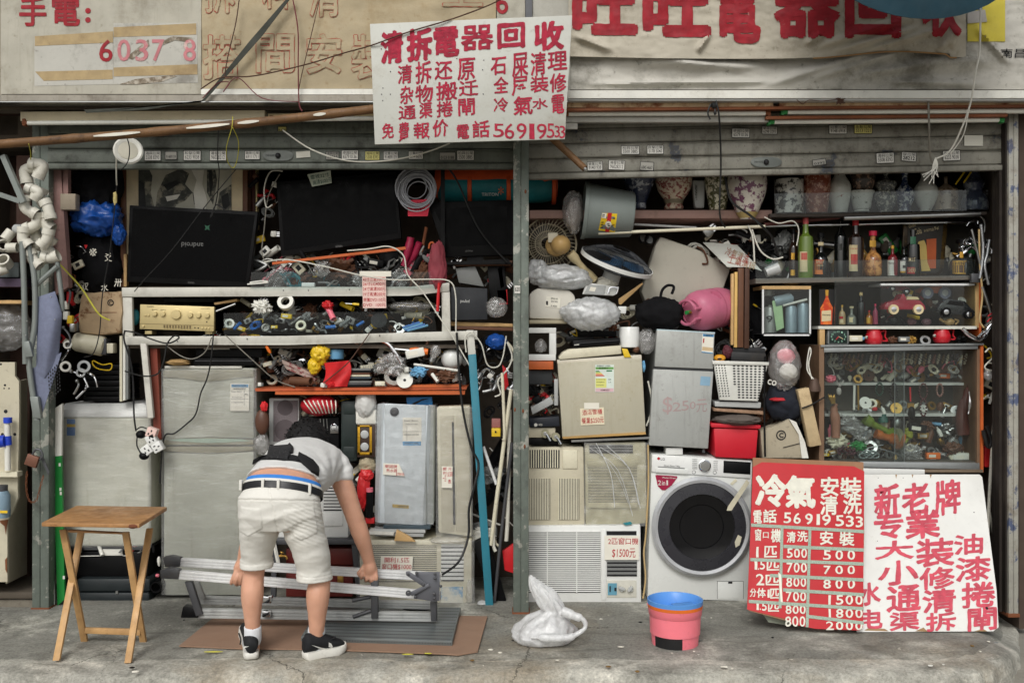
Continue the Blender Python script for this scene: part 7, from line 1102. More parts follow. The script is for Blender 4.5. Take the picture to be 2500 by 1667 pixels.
dc=P(1711,1283,-.04);b=B(M('door_rim',(186,188,190),.25,.35));b.lathe([(.285,0),(.29,.03),(.272,.045),(.255,.04),(.252,.02)],dc,64,TX(90));b.build('door_ring',lw);b=B(M('door_smoke',(50,50,54),.3,var=.05));b.lathe([(.258,.03),(.25,.04),(.19,.045),(.186,.03)],dc,64,TX(90));b.build('door_trim',lw);b=B(M('door_glass',(15,15,17),.12,var=.3,spec=.35));b.lathe([(.187,.035),(.16,.03),(.128,.026),(.124,.02),(.07,.016),(0,.014)],dc,48,TX(90));b.build('door_glass',lw)
b=B(mLW);b.bx(1752,1419,1815,1461,-.0325,.004,.001);b.m(mGrey);b.bx(1751,1418,1815.5,1419,-.0335,.002);b.bx(1751,1418,1752,1461,-.0335,.002);b.bx(1814.5,1418,1815.5,1461,-.0335,.002);b.m(mInkK);b.bx(1778,1419,1788,1424,-.0345,.002);b.build('filter_flap',lw)
b=B(M('badge_crimson',(150,24,62),.4));b.pp([(1600,1160),(1604,1159),(1652,1162),(1654,1165),(1640,1184),(1624,1196),(1616,1196),(1606,1186)],-.0335,.002);b.m(lWh);b.ch('2',1606,1172,1614,1184,-.0345,.02);b.ch('in',1616,1173,1624,1184,-.0345,.02);b.ch('1',1627,1172,1631,1184,-.0345,.02);b.line('Washer+Dryer',1616,1164,1650,1169,-.0345,.012,3);b.build('badge',lw)
b=B(mGun);b.line('LG',1613,1117,1623,1123,-.0415,.016,3);b.m(lRed);b.lathe([(0,.001),(.0085,.0005)],P(1608,1119,-.04),16,TX(90));b.m(mGun);b.line('Direct Drive 7/4kg',1621,1135,1660,1140,-.0425,.008,3);[b.line('cotton' if i%2 else 'mixed',1690,1119+i*4.5,1702,1122+i*4.5,-.0415,.006,2)for i in range(6)];[b.line('rinse',1742,1124+i*5,1752,1127+i*5,-.0415,.006,2)for i in range(5)];[b.lathe([(.0085,0),(.0105,.001)],P(x,q,-.041),20,TX(90))for x,q in((1694,1152),(1745,1153))];b.build('print',lw)
b=B(M('masking_tape',(206,200,176),.6));b.pp([(1823,1170),(1830,1178),(1786,1246),(1774,1246),(1777,1236)],-.088,.002);b.pp([(1802,1305),(1811,1310),(1806,1330),(1796,1336),(1794,1322)],-.086,.002);b.pp([(1783,1180),(1796,1168),(1800,1174),(1788,1184)],-.0335,.002);b.build('tape',lw)
wu=T('window_unit','cream window air conditioner beside the central post, upper of the pile','air conditioner',P(1360,1282,.0));b=B(mCreamD);b.pp([(1285,1092),(1425,1090),(1428,1280),(1285,1282)],-.02,.4,.008);b.build('casing',wu);b=B(mCream);louvres(b,1290,1098,1366,1142,13,-.028,mCream,mInkK,.45,vert=True);b.m(mCream);b.bx(1374,1098,1410,1144,-.027,.01,.004);b.build('outlet',wu);b=B(mCream);louvres(b,1286,1168,1343,1268,14,-.028,mCream,mInkK,.6,vert=True);louvres(b,1363,1168,1414,1268,13,-.028,mCream,mInkK,.6,vert=True);b.build('grille',wu)
wu=T('window_unit','yellowed window air conditioner wrapped in stretched film','air conditioner',P(1500,1282,.0));mYel=M('yellowed_plastic',(190,184,152),.45,var=.07,dirt=.4);b=B(mYel);b.pp([(1428,1082),(1577,1078),(1580,1278),(1430,1282)],-.02,.4,.01);b.build('casing',wu);b=B(mYel);louvres(b,1439,1085,1545,1106,3,-.028,mSteel,mInkK,.3);b.build('outlet',wu);b=B(mYel);louvres(b,1436,1136,1555,1226,24,-.03,mYel,mInkK,.6);b.m(mYel);b.bx(1434,1124,1556,1136,-.032,.02,.002);b.bx(1434,1226,1556,1240,-.032,.02,.002);b.build('grille',wu);b=B(mFilm);b.sheet(lambda u,v:P(1426+u*156,1080+v*204,-.046+.01*mnoise.noise(Vector((u*7+v*5,v*6-u*5,31)))),30,30,.001);b.build('wrap',wu,60)
b=B(mBagW);
rf_=random.Random(3)
for i in range(5):x=1440+rf_.uniform(0,50);q=rf_.uniform(-12,40);b.tp([(x,1084+q*.3,-.05),(x+40+q+rf_.uniform(-8,8),1150+rf_.uniform(-10,20),-.054),(x+60+q*1.4,1200+rf_.uniform(-20,60),-.048)],rf_.uniform(.5,1.3),4,4)
One(b,'film_strand','twisted strands of stretch film over the yellowed window unit','film')
wu=T('window_unit','white window air conditioner with knobs standing on polystyrene by the post','air conditioner',P(1428,1478,-.05));b=B(mEnam);b.pp([(1285,1284),(1564,1280),(1566,1474),(1285,1478)],-.05,.45,.008);b.build('casing',wu);b=B(mEnam);louvres(b,1288,1296,1466,1446,30,-.056,mEnam,mInkK,.6);b.m(mEnam);[b.bx(x,1296,x+2.4,1446,-.059,.01)for x in(1335,1407)];b.build('grille',wu);b=B(mEnam);b.bx(1468,1292,1480,1464,-.056,.01,.002);b.build('divider',wu);b=B(mEnam);louvres(b,1481,1296,1554,1306,1,-.054,mInkK,mInkK,.5);louvres(b,1482,1366,1555,1406,4,-.058,mGrey,mInkK,.55);b.build('outlet',wu)
b=B(M('knob_panel',(196,194,182),.4));b.bx(1482,1416,1554,1458,-.054,.006,.001);b.m(M('panel_blue',(96,150,170),.5));b.bx(1484,1423,1506,1452,-.056,.004);b.m(mInkK);b.bx(1488,1430,1491,1444,-.058,.004);b.bx(1500,1434,1505,1442,-.058,.004);wkp=b.build('knob_panel',wu)
for px in(1518,1540):b=B(mGreyL);b.lathe([(0,.012),(.012,.012),(.014,0)],P(px,1437,-.056),20,TX(90));b.rot(P(px,1437,-.06),'Y',20 if px<1530 else-50);b.bx(px-8,1434,px+8,1440,-.075,.02,.002);b.un();b.build('knob',wkp)
note('handwritten price sheet on the white window unit by the post',[(1476,1307),(1560,1308),(1560,1366),(1476,1366)],-.062,mPaper,[('2匹窗口機',.1,.08,.98,.36),('$1500元',.22,.52,.9,.92)],off=.014)
b=B(M('polystyrene_dirty',(190,186,172),.8,dirt=.5));b.bx(1390,1478,1590,1487,-.06,.3,.004);b.bx(1432,1486,1620,1496,-.08,.3,.004);One(b,'polystyrene_slab','dirty polystyrene slabs under the white window unit','slab');b=B(mTeal);b.pp([(1521,1277),(1540,1273),(1544,1279),(1528,1282)],-.06,.01);One(b,'green_clip','small green scrap on top of the white window unit','scrap')
for l,pts,m_ in(('cream flex hanging between the window units and washer',[(1582,1085,-.05),(1583,1180,-.05),(1577,1300,-.05),(1572,1350,-.05),(1576,1410,-.05),(1570,1460,-.05)],MATS['cream_flex']),('white flex between the cube fridge and the silver fridge',[(1582,930,.0),(1590,970,.0),(1588,1010,.0),(1578,1040,.0)],mCabW)):cable('cable',l,pts,2.2,m_)
dp=T('disc_player','black disc player on the cream cube fridge','player',P(1450,850,-.02));b=B(mBlack);b.pp([(1398,832),(1514,824),(1514,838),(1400,848)],-.03,.3,.004);b.build('body',dp);b=B(mGun);b.pp([(1402,838),(1510,830),(1510,831),(1402,839)],-.032,.003);b.m(lWh);b.pp([(1402,841),(1414,840),(1414,842),(1402,843)],-.032,.003);b.build('trim',dp)
b=B(mBlack);b.pp([(1382,822),(1450,822),(1450,834),(1382,834)],.02,.2,.004);b.pp([(1410,806),(1505,808),(1505,822),(1410,822)],.08,.2,.004);One(b,'black_unit','black electronics heap above the disc player','player');b=B(mCream);b.pp([(1364,872),(1374,860),(1390,852),(1516,843),(1518,864),(1366,878)],-.04,.15,.006);One(b,'cream_panel','curved cream plastic panel under the disc player','panel')
pt=T('paper_roll','big white paper roll standing at the right of the disc player','roll',P(1536,848,-.0));b=B(mEnam);b.lathe([(0,0),(.056,0),(.059,.003),(.059,.116),(.056,.12),(.02,.12),(.018,.1),(0,.1)],P(1536,848,.03),30);b.build('roll',pt)
b=B(mYellow);b.pp([(1518,850),(1532,852),(1538,868),(1542,872),(1524,872)],-.04,.01,.002);One(b,'yellow_tag','crumpled yellow tag under the paper roll','tag');bag('brown_ball','brown rounded stone beside the yellow tag','stone',P(1553,853,-.0),(.02,.02,.02),mBrown,92,.1,.1,16,10);bag('plastic_bag','clear bag between the paper roll and the silver fridge','bag',P(1578,835,.02),(.055,.06,.08),mBagC,93,.25,.4);bag('blue_film','scrap of blue film at the corner of the cube fridge','film',P(1571,895,.0),(.012,.02,.035),JC['pale blue'],94,.3,.3,16,10)
pf=T('monitor_shell','white plastic monitor shell holding a clear bag beside the post','shell',P(1325,882,.02));b=B(mEnam);b.bx(1291,800,1358,813,.0,.05,.003);b.bx(1291,865,1357,880,.0,.05,.003);b.bx(1341,813,1358,866,.0,.05,.003);b.build('frame',pf);bag('plastic_bag','clear bag with green scraps inside the white frame','bag',P(1320,845,.04),(.035,.04,.04),mBagC,95,.25,.4);b=B(mOrange);b.bx(1291,882,1351,902,-.01,.2,.003);One(b,'orange_tray','orange tray edge below the white frame','tray');b=B(M('charcoal_crate',(44,46,48),.6));b.bx(1291,904,1348,938,.02,.2,.004);One(b,'black_crate','charcoal crate under the orange tray','crate')
b=B(mGreyL);b.pp([(1296,995),(1345,968),(1352,985),(1300,1012)],.02,.1,.003);One(b,'grey_box','pale grey tilted box left of the cube fridge','box');b=B(M('dvr_blue',(28,32,40),.4));b.pp([(1293,1022),(1365,1016),(1366,1040),(1293,1043)],-.02,.2,.003);b.m(lWh);b.lathe([(0,.001),(.01,.0)],P(1308,1037,-.022),18,TX(90));b.line('HIKVISION',1315,1034,1324,1039,-.0225,.01);One(b,'video_recorder','dark video recorder with a round white logo left of the cube fridge','recorder');heap('stuffed in the gap between the post and the cube fridge',(1295,945,1360,1020),.05,12,['cable_bundle','wad','tube','plug','hook'],45,(24,50),['black','grey','red','black','cream'],.08)
for px,py in((1331,1058),(1357,1066)):b=B(M('caster_wheel',(150,146,120),.5));q=P(px,py,-.03);b.lathe([(.01,-.012),(.024,-.012),(.024,.012),(.01,.012)],q,20,TX(90));b.m(mChrome);b.lathe([(0,.014),(.011,.013)],q,14,TX(90));b.tp([(px+3,py+2,-.04),(px+12,py+18,-.04)],4,8);One(b,'caster','chrome caster wheel on top of the cream window unit','caster','casters on the cream window unit')
b=B(mSteel);b.pp([(1395,1074),(1584,1066),(1585,1071),(1395,1079)],-.05,.3);One(b,'metal_sheet','thin metal sheet under the cream cube fridge','sheet');b=B(mCreamD);b.bx(1291,1044,1356,1068,.0,.2,.003);b.m(mBlack);b.bx(1291,1070,1370,1086,.0,.2,.003);One(b,'flat_boxes','cream box on a black one above the cream window unit','box')
bk=T('laundry_basket','white perforated plastic basket filled with black boxes','basket',P(1800,980,-.02));mBk=M('basket_white',(214,214,206),.4,dirt=.15)
b=B(mBk);q=[(1742,884),(1875,888),(1850,979),(1756,976)];b.pp(q,-.06,.012,.002);b.prism([P(1742,884,-.06),P(1756,976,-.06),P(1756,974,.2),P(1744,888,.24)],(.004,0,0));b.prism([P(1875,888,-.06),P(1850,979,-.06),P(1852,976,.2),P(1872,890,.24)],(-.004,0,0));b.build('body',bk);b=B(mBk);b.pp([(1739,880),(1878,884),(1877,892),(1740,889)],-.068,.02,.003);b.build('rim',bk);b=B(mInkK)
for j in range(13):
 for i in range(8):
  if j>7 and i in(0,7):continue
  v=(j+.5)/13;cx=1792+i*10.5+(1806-1800)*v*0-(i-3.5)*v*.9;cy=893+j*6.4+i*.25
  b.prism([P(cx+3.4*math.cos(a*.7854)*(1 if abs(math.cos(a*.7854))>.5 else 1),cy+1.9*math.sin(a*.7854),-.0615)for a in range(8)],(0,.001,0))
 for i in range(4):cx=1748+i*7+j*.9;cy=892+j*6.2;b.prism([P(cx+1.6*math.cos(a*.7854),cy+1.9*math.sin(a*.7854),-.0615)for a in range(8)],(0,.001,0))
b.build('hole',bk)
b=B(M('black_toolbox',(30,31,33),.5,dirt=.3));b.pp([(1786,858),(1870,862),(1872,886),(1784,884)],-.02,.15,.006);b.pp([(1790,846),(1868,850),(1870,866),(1788,862)],.02,.15,.006);One(b,'black_toolbox','dusty black box in the white basket','box');b=B(M('orange_yellow',(214,150,40),.4));b.ball(P(1757,874,-.03),(.035,.03,.022),18,10);b.m(mInkK);b.ball(P(1757,876,-.058),(.014,.006,.006),10,6);One(b,'tape_dispenser','orange tape dispenser in the white basket','dispenser');bag('dark_red_cloth','dark red cloth poking from the white basket','cloth',P(1775,860,.0),(.03,.03,.04),M('maroon_cloth',(84,36,44),.8),96,.3,.3)
for l,q,m_ in(('white lettered box under the white basket',[(1745,980),(1858,982),(1857,996),(1746,992)],mGreyL),('stack of old magazines on the red crate',[(1742,996),(1866,1004),(1864,1012),(1742,1003)],M('magazines',(150,120,96),.7,var=.3,vs=40))):b=B(m_);b.pp(q,-.04,.2,.002);One(b,'flat_box' if 'box' in l else 'magazines',l,'box' if 'box' in l else 'magazines')
bag('grey_cloth','folded grey brown cloth spilling over the red crate','cloth',P(1798,1025,.0),(.14,.12,.035),M('grey_cloth',(92,84,78),.9,bump=.5,bs=40),97,.15,.3,36,20)
rc=T('red_crate','bright red plastic tub under the white basket','tub',P(1795,1122,-.02));b=B(M('crate_red',(196,30,46),.45,var=.04,dirt=.08));b.pp([(1742,1044),(1852,1048),(1846,1121),(1746,1116)],-.06,.3,.01);b.build('body',rc);b=B(MATS['crate_red']);b.pp([(1736,1033),(1858,1038),(1857,1047),(1737,1043)],-.07,.32,.004);b.build('rim',rc)
bag('plastic_bag','clear carrier bag with pink contents hooked on the shelf edge','bag',P(1915,895,-.02),(.09,.07,.15),mBagC,98,.15,.4,44,28);bag('pink_parcel','pink parcel inside the hooked clear carrier bag','parcel',P(1918,870,.0),(.05,.04,.045),mPink,99,.2,.2);bag('white_parcel','white parcel low inside the hooked clear carrier bag','parcel',P(1925,908,-.01),(.05,.04,.05),mWhite,100,.2,.3)
bag('dark_clothes','dark navy clothes heap beside the wood block','clothes',P(1915,985,.05),(.11,.1,.12),M('navy_cloth',(32,36,46),.9,bump=.5,bs=40),101,.2,.3,36,24);b=B(lRed);b.ball(P(1900,975,-.04),(.05,.02,.012),16,8,.2,3);One(b,'red_cloth','strip of red cloth in the dark clothes heap','cloth');b=B(lWh);b.line('co',1874,927,1896,940,-.078,.03,14);One(b,'bag_print','dark fragment of lettering low on the carrier bag','print')
b=B(M('old_wood_block',(190,168,130),.7,dirt=.4,dcol=(104,70,40),ds=8));b.pp([(1948,952),(1975,946),(2006,1086),(1977,1091)],-.07,.06,.003);One(b,'wood_block','stained upright timber block tied to the cabinet corner','block');cable('cord','black cord tying the timber block to the cabinet',[(1958,996,-.08),(1980,988,-.08),(2012,970,-.05)],2,mCab,'cord')
bl=T('iron_weight','rusty iron bell weight hanging on white twine by the cabinet','weight',P(1988,952,-.04));b=B(M('iron_brown',(84,66,56),.6,.3,dirt=.3));b.lathe([(0,0),(.036,0),(.036,.02),(.022,.066),(.01,.078),(0,.078)],P(1988,955,-.04),22);b.build('bell',bl);b=B(mTwine);b.tp([(1982,925,-.05),(1974,890,-.05),(1980,860,-.05),(1976,850,-.05),(1970,900,-.05),(1986,925,-.05)],1.6,6,4);b.build('twine',bl)
cbx=T('cardboard_box','crushed white cardboard carton with a round recycling mark','carton',P(1910,1118,.0));b=B(M('carton_white',(176,166,144),.8,dirt=.5,var=.1));b.pp([(1856,1050),(1900,1038),(1926,1022),(1950,1052),(1962,1118),(1862,1118)],-.02,.1,.004);b.m(mWhite);b.pp([(1926,1022),(1944,1030),(1966,1080),(1974,1118),(1958,1118),(1950,1060)],-.03,.01);b.build('body',cbx);b=B(mInkK);b.lathe([(.022,0),(.029,0)],P(1907,1062,-.0225),26,TX(90));b.ch('C',1902,1056,1913,1068,-.0235,.05);b.tp([(1912,1092,-.024),(1952,1082,-.024)],1,4);b.build('print',cbx)
heap('crammed between the red crate and the glass cabinet',(1860,960,1995,1060),.1,12,['wad','cable_bundle','tube','hook'],47,(30,60),['black','black','brown','grey'],.1);b=B(mBlack);b.tp([(1868,870,-.06),(1866,1000,-.06),(1868,1115,-.08)],2.4,6,4);One(b,'cable','black cable hanging straight down beside the white basket','cable')
bag('dark_wall_bag','black bin liner hanging in the shade behind the basket','bag',P(1850,770,.3),(.12,.1,.3),mBlackM,102,.15,.2)
# === FOREGROUND
# --- price boards leaning on the right
pb=T('price_board','red cardboard price board with white hand painted rates','board',P(1970,1538,-.6));yb=lean(0,1118,-.25,0,1538,-.68)
b=B(M('brown_card',(146,108,80),.8,dirt=.2));b.pp([(1838,1117),(2108,1128),(2110,1300),(2104,1536),(1985,1532),(1828,1490)],yb,.006);b.build('card',pb);b=B(M('sheet_red',(182,26,34),.45,var=.1,dirt=.22,dcol=(120,24,28)));b.pp([(1838,1140),(1860,1128),(2085,1138),(2110,1150),(2107,1530),(2098,1538),(1990,1534),(1930,1522),(1918,1510),(1824,1487),(1832,1300)],lambda p,q:yb(p,q)-.003,.003);b.build('face',pb)
mWB=M('brush_white',(216,214,200),.6,var=.08,vs=30);b=B(mWB);yt=lambda p,q:yb(p,q)-.0055
def R4(ch_,oy,x0,y0,x1,y1):return(ch_,*cr(1860,oy,x0,y0,x1,y1))
items=[R4('冷',800,-60,1270,220,1560),R4('氣',800,200,1280,470,1570),R4('安',800,510,1295,670,1465),R4('裝',800,680,1300,870,1475),R4('清',1227,505,-65,660,105),R4('洗',1227,705,-75,870,100),R4('電',1227,-75,65,0,180),R4('話',1227,10,55,130,175)]
items+=[(c,*cr(1860,1227,x0,82+i*5,x1,178+i*5))for i,(c,x0,x1)in enumerate((('5',190,255),('6',275,340),('9',375,445),('1',475,505),('9',525,600),('5',640,715),('3',730,800),('3',815,880)))]
items+=[R4('窗',1227,-60,225,-5,330),R4('口',1227,10,255,60,305),R4('機',1227,78,225,172,345),R4('清',1227,215,250,295,345),R4('洗',1227,305,245,400,340),R4('安',1227,505,245,620,365),R4('裝',1227,675,250,805,375)]
for i,(a,z,t_)in enumerate((('500','500',''),('700','700',''),('800','800',''),('700','1500',''),('800','1800',''),('800','2000',''))):
 for k,d in enumerate(a):items.append(R4(d,1227,218+k*62-i*3,(395,520,645,770,890,985)[i],270+k*62-i*3,(478,605,730,855,965,1075)[i]))
 w=105 if len(z)==3 else 84;x_=535 if len(z)==3 else 560
 for k,d in enumerate(z):items.append(R4(d,1227,x_+k*w+(20 if d=='1' else 0),(410,545,665,800,920,1030)[i],x_+k*w+(40 if d=='1' else 66),(495,620,745,885,1000,1105)[i]))
items+=[(c,*z)for c,*z in(('1',1846,1334,1852,1360),('匹',1866,1332,1897,1360),('1',1842,1365,1849,1390),('.',1850,1386,1853,1390),('5',1855,1366,1868,1390),('匹',1872,1366,1902,1392),('2',1846,1400,1866,1428),('匹',1869,1402,1902,1428),('分',1831,1435,1846,1456),('体',1848,1435,1870,1458),('1',1874,1438,1879,1458),('匹',1880,1436,1902,1460),('1',1847,1466,1853,1488),('.',1855,1484,1858,1488),('5',1860,1468,1872,1490),('匹',1875,1468,1902,1492))]
for c,x0,y0,x1,y1 in items:b.ch(c,x0,y0,x1,y1,yt,.05 if y1-y0>60 else.03,0,1.4,14)
b.build('lettering',pb)
b=B(M('patterned_tape',(150,166,150),.6,var=.25,vs=160))
for i,(y0,y1)in enumerate(((1277,1293),(1329,1338),(1361,1372),(1400,1411),(1435,1447),(1463,1481),(1500,1516))):
 x0=(1834,1913,1832,1880,1912,1828,1974)[i];b.pp([(x0,y0),(2109,y1),(2109,y1+8),(x0,y0+8)],lambda p,q:yt(p,q)-.0008*1,.0006)
for i,(x0,y0,x1,y1)in enumerate(((1909,1284,1904,1484),(1977,1288,1970,1530))):b.pp([(x0-3,y0),(x0+4,y0),(x1+4,y1),(x1-3,y1)],lambda p,q:yt(p,q)-.0016,.0006)
b.build('tape',pb);b=B(mPaper);b.pp([(1900,1396),(1907,1402),(1911,1470),(1906,1468)],lambda p,q:yt(p,q)-.004,.002);b.build('torn_flap',pb);b=B(M('torn_foil',(150,156,140),.6));b.pp([(1862,1498),(1900,1505),(1928,1520),(1925,1526),(1876,1518)],-.6,.004);b.build('torn_edge',pb)
wb=T('white_board_sign','white board with big red painted characters leaning right of the red price board','sign',P(2260,1540,-.55));yw=lean(0,1150,-.1,0,1541,-.645)
b=B(M('board_white',(220,220,215),.4,var=.05,dirt=.3,dcol=(170,164,150)));b.pp([(2092,1158),(2392,1158),(2398,1164),(2410,1260),(2433,1440),(2438,1530),(2425,1540),(2092,1542)],yw,.01);b.build('board',wb);b=B(M('chipped_edge',(150,120,84),.8));[b.pp(q,lambda p,r:yw(p,r)-.0015,.002)for q in([(2186,1158),(2190,1158),(2188,1168)],[(2226,1158),(2230,1158),(2228,1166)],[(2270,1158),(2275,1158),(2272,1167)],[(2110,1538),(2170,1540),(2160,1534),(2120,1533)],[(2235,1540),(2265,1541),(2255,1531)],[(2380,1540),(2410,1540),(2400,1534)])];b.build('chip',wb)
b=B(M('brush_crimson',(194,72,88),.55,var=.22,vs=22));it=[R4('新',800,975,1355,1200,1635),R4('老',800,1215,1345,1460,1620),R4('牌',800,1500,1320,1735,1625)]
it+=[R4(*z)for z in(('专',1227,975,75,1235,315),('業',1227,1245,60,1555,310),('大',1227,985,330,1325,490),('小',1227,1010,500,1365,715),('通',1227,1085,715,1385,945),('渠',1227,1110,945,1375,1110),('装',1227,1340,305,1675,555),('修',1227,1370,555,1680,750),('清',1227,1395,745,1690,955),('拆',1227,1425,950,1690,1115),('油',1227,1670,270,1925,450),('漆',1227,1685,465,1995,680),('捲',1227,1735,685,2035,910),('閘',1227,1790,910,2045,1110),('水',1227,830,690,1035,890),('电',1227,835,925,1055,1095))]
for c,x0,y0,x1,y1 in it:b.ch(c,x0,y0,x1,y1,lambda p,q:yw(p,q)-.002,.036,.1,2.6,12)
b.build('lettering',wb);b=B(mInkK);[b.ball(P(x,q,yw(x,q)-.001),r*.0022,10,6)for x,q,r in((2409,1484,3.6),(2144,1166,1),(2205,1166,1),(2378,1250,1.4),(2318,1330,1),(2142,1320,1))];b.build('hole',wb)
b=B(mEnam);b.pp([(2105,1143),(2258,1146),(2258,1158),(2105,1158)],-.06,.02,.002);One(b,'white_strip','white plastic strip lying behind the top of the white board','strip')
# --- pink bucket nest
bu=T('bucket','pink bucket nested with an orange and a blue one on the pavement','bucket',P(1648,1587,-.94));Yb=-.82;c=P(1648,1583,Yb);s_=S(Yb)
mPk=M('bucket_pink',(240,126,138),.42,var=.07,dirt=.3,dcol=(176,96,104),sub=.15)
b=B(mPk);b.lathe([(0,0),(52*s_,0),(55*s_,.004),(58*s_,40*s_),(60.5*s_,41*s_),(62*s_,84*s_),(64*s_,86*s_),(66*s_,104*s_),(62*s_,104*s_),(50*s_,.02),(0,.02)],c,48);b.build('outer',bu);b=B(mOrange if 0 else JC['orange']);b.lathe([(60*s_,98*s_),(66.5*s_,104*s_),(67*s_,113*s_),(63*s_,113*s_)],c,48);b.build('middle_rim',bu)
b=B(M('bucket_blue',(88,146,214),.42,var=.04));b.lathe([(62*s_,110*s_),(67*s_,112*s_),(67.5*s_,122*s_),(65*s_,123*s_),(62*s_,120*s_),(58*s_,92*s_),(0,92*s_)],c,48);b.build('inner',bu);b=B(mPk);b.tube([c+Vector((67*s_*math.cos(a),67*s_*math.sin(a),108*s_-12*s_*max(0,math.sin(math.pi+a))*0))for a in[math.pi*k/20 for k in range(21)]],.003,6);b.build('handle',bu)
b=B(M('bucket_patch',(24,24,25),.6));b.sheet(lambda u,v:c+Vector((0,0,(8+v*40)*s_))+Vector(((56.6+v*1.8)*s_*math.sin(-1.12+u*1.27),-(56.6+v*1.8)*s_*math.cos(-1.12+u*1.27),(u*1-2-.5*math.sin(u*20)*(1-v))*s_)),26,4,.0012);b.build('black_patch',bu)
b=B(MATS['bucket_blue']);b.rot(c,'Z',20);b.box(c.x-.01,c.x+50*s_,c.y-.05,c.y+.03,c.z+94*s_,c.z+108*s_,.004);b.un();b.build('insert',bu)
# --- white carrier bag on the pavement
bgp=T('carrier_bag','tied white carrier bag sitting on the pavement near the central post','bag',P(1325,1580,-.88));Y=-.8
mCB=glass('carrier_film',gloss=.06,rough=.25,body=.82,bcol=(253,254,254),bump=.6,bs=20)
b=B(mCB);
def fbag(u,v):
 a=2*math.pi*u;n=mnoise.fractal(Vector((math.cos(a)*2,math.sin(a)*2,v*3)),.8,2,4);fo=.1*math.sin(a*6+v*7)*v**1.5+.05*(1-2*abs(mnoise.noise(Vector((math.cos(a)*3,math.sin(a)*3,v*6)))))
 if v<.62:
  t=v/.62;w=82*(math.sin(math.pi*(.18+.62*t))**.7)*(1-.55*t**2)*(1+.1*n);d=w*.75;cx=1325+27*t**2;cz=1576-86*t
 else:
  t=(v-.62)/.38;w=26*(1-t**2.2)+3;w*=1+.25*n;d=w*.6;cx=1352-58*t;cz=1490-85*t
 return Vector((X(cx,Y)+w*S(Y)*math.cos(a)*(1+fo),Y+d*S(Y)*math.sin(a)*(1+fo),max(.004,Z(cz,Y)+6*S(Y)*n)))
g=[[b.v(fbag(i/64,j/60))for j in range(61)]for i in range(64)]
for i in range(64):
 for j in range(60):b.f([g[i][j],g[(i+1)%64][j],g[(i+1)%64][j+1],g[i][j+1]])
b.f([r[0]for r in g]);b.build('body',bgp,80)
b=B(mCB);b.tp([(1372,1490,Y-.08),(1400,1502,Y-.09),(1424,1512,Y-.1),(1429,1530,Y-.1),(1412,1545,Y-.11),(1384,1556,Y-.12),(1330,1556,Y-.13),(1296,1556,Y-.12)],[12,10,6,5,6,9,10,3],10,5);b.build('handle',bgp,80);b=B(mBagC);b.ball(P(1340,1530,Y),(.09,.06,.05),24,16,.25,5,2,0,.3);b.build('contents',bgp,70)
# --- folding table
ft=T('folding_table','small folding wooden tray table with crossed legs on the pavement','table',P(240,1610,-1.0));mTb=M('table_wood',(172,128,82),.5,var=.16,vs=12,dirt=.6,streak=.2,dcol=(110,72,40),ds=5,bump=.15);mTl=M('table_leg_wood',(192,152,102),.5,var=.14,vs=12,dirt=.45,dcol=(130,90,52))
yF,yK=-1.16,-.72;zt=.655
def tz(px,y):return Vector((X(px,y),y,zt))
c4=[tz(101,-1.09),tz(340,-1.13),tz(408,-.66),tz(186,-.62)]
b=B(mTb);b.prism([p+Vector((0,0,.0))for p in c4],(0,0,-.02),.004);b.build('top',ft);b=B(M('chip_dark',(112,66,44),.8));b.ball(tz(325,-1.128)+Vector((0,0,-.012)),(.024,.008,.01),12,8,.3,4);b.build('chip',ft)
def leg(p0,p1,w=.016):
 b=B(mTl);d=(p1-p0);n=d.cross(Vector((0,1,0))).normalized()*w;t=Vector((0,.012,0));b.prism([p0-n,p0+n,p1+n,p1-n],t*1.6,.002);b.build('leg',ft);return p0,p1
leg(P(152,1293,-1.0),P(206,1572,-.80));leg(P(305,1299,-1.0),P(350,1578,-.80));leg(P(196,1300,-.78),P(136,1612,-1.10));leg(P(364,1290,-.76),P(311,1618,-1.12))
b=B(mTl);b.pp([(207,1532),(342,1536),(342,1551),(207,1546)],-.83,.018,.002);b.build('stretcher',ft);b=B(mTb);b.pp([(165,1294),(300,1301),(300,1304),(165,1299)],-1.0,.03,.001);b.build('batten',ft)
# --- cardboard, tray and folded work platform
b=B(M('cardboard',(146,118,98),.85,var=.08,dirt=.25,dcol=(110,78,54),bump=.2));zc=.006
def G(px,py,z=0.):d=(H-z)*F/(py-HOR);return Vector(((px-1250)/F*d,d-D0,z))
b.prism([G(*q,zc)for q in((437,1578),(545,1490),(1190,1506),(1166,1592),(1118,1600),(1080,1597),(940,1592),(760,1586),(600,1585))],(0,0,.006));One(b,'cardboard_sheet','flattened brown cardboard sheet spread on the pavement','cardboard')
for q,l in(((520,1590,60,4),'torn yellow strip along the front of the cardboard'),((995,1596,34,3),'yellow torn edge near the middle of the cardboard'),((1045,1594,24,4),'small yellow scrap at the cardboard corner')):b=B(mYS);p=G(q[0],q[1],.014);b.ball(p,(q[2]*.0008,.007,.003),14,8,.3,q[0]);One(b,'tape_scrap',l,'scrap')
pt=T('perforated_tray','grey perforated metal drip tray lying on the cardboard','tray',G(900,1540,.02));z1=.035
top=[G(735,1553,z1),G(1104,1564,z1),G(1125,1482,z1),G(780,1478,z1)]
b=B(M('perforated',(112,118,118),.4,.3,dirt=.4));b.prism(top,(0,0,-.028),.002);b.build('plate',pt);b=B(mInkK)
for j in range(11):
 for i in range(76):
  u=(i+.5+.5*(j%2))/77;v=(j+.5)/11;p=(top[0]*(1-u)+top[1]*u)*(1-v)+(top[3]*(1-u)+top[2]*u)*v+Vector((0,0,.0006));r=.0033;b.f([b.v(p+Vector((r*math.cos(a*1.0472),r*math.sin(a*1.0472)*2.2,0)))for a in range(6)])
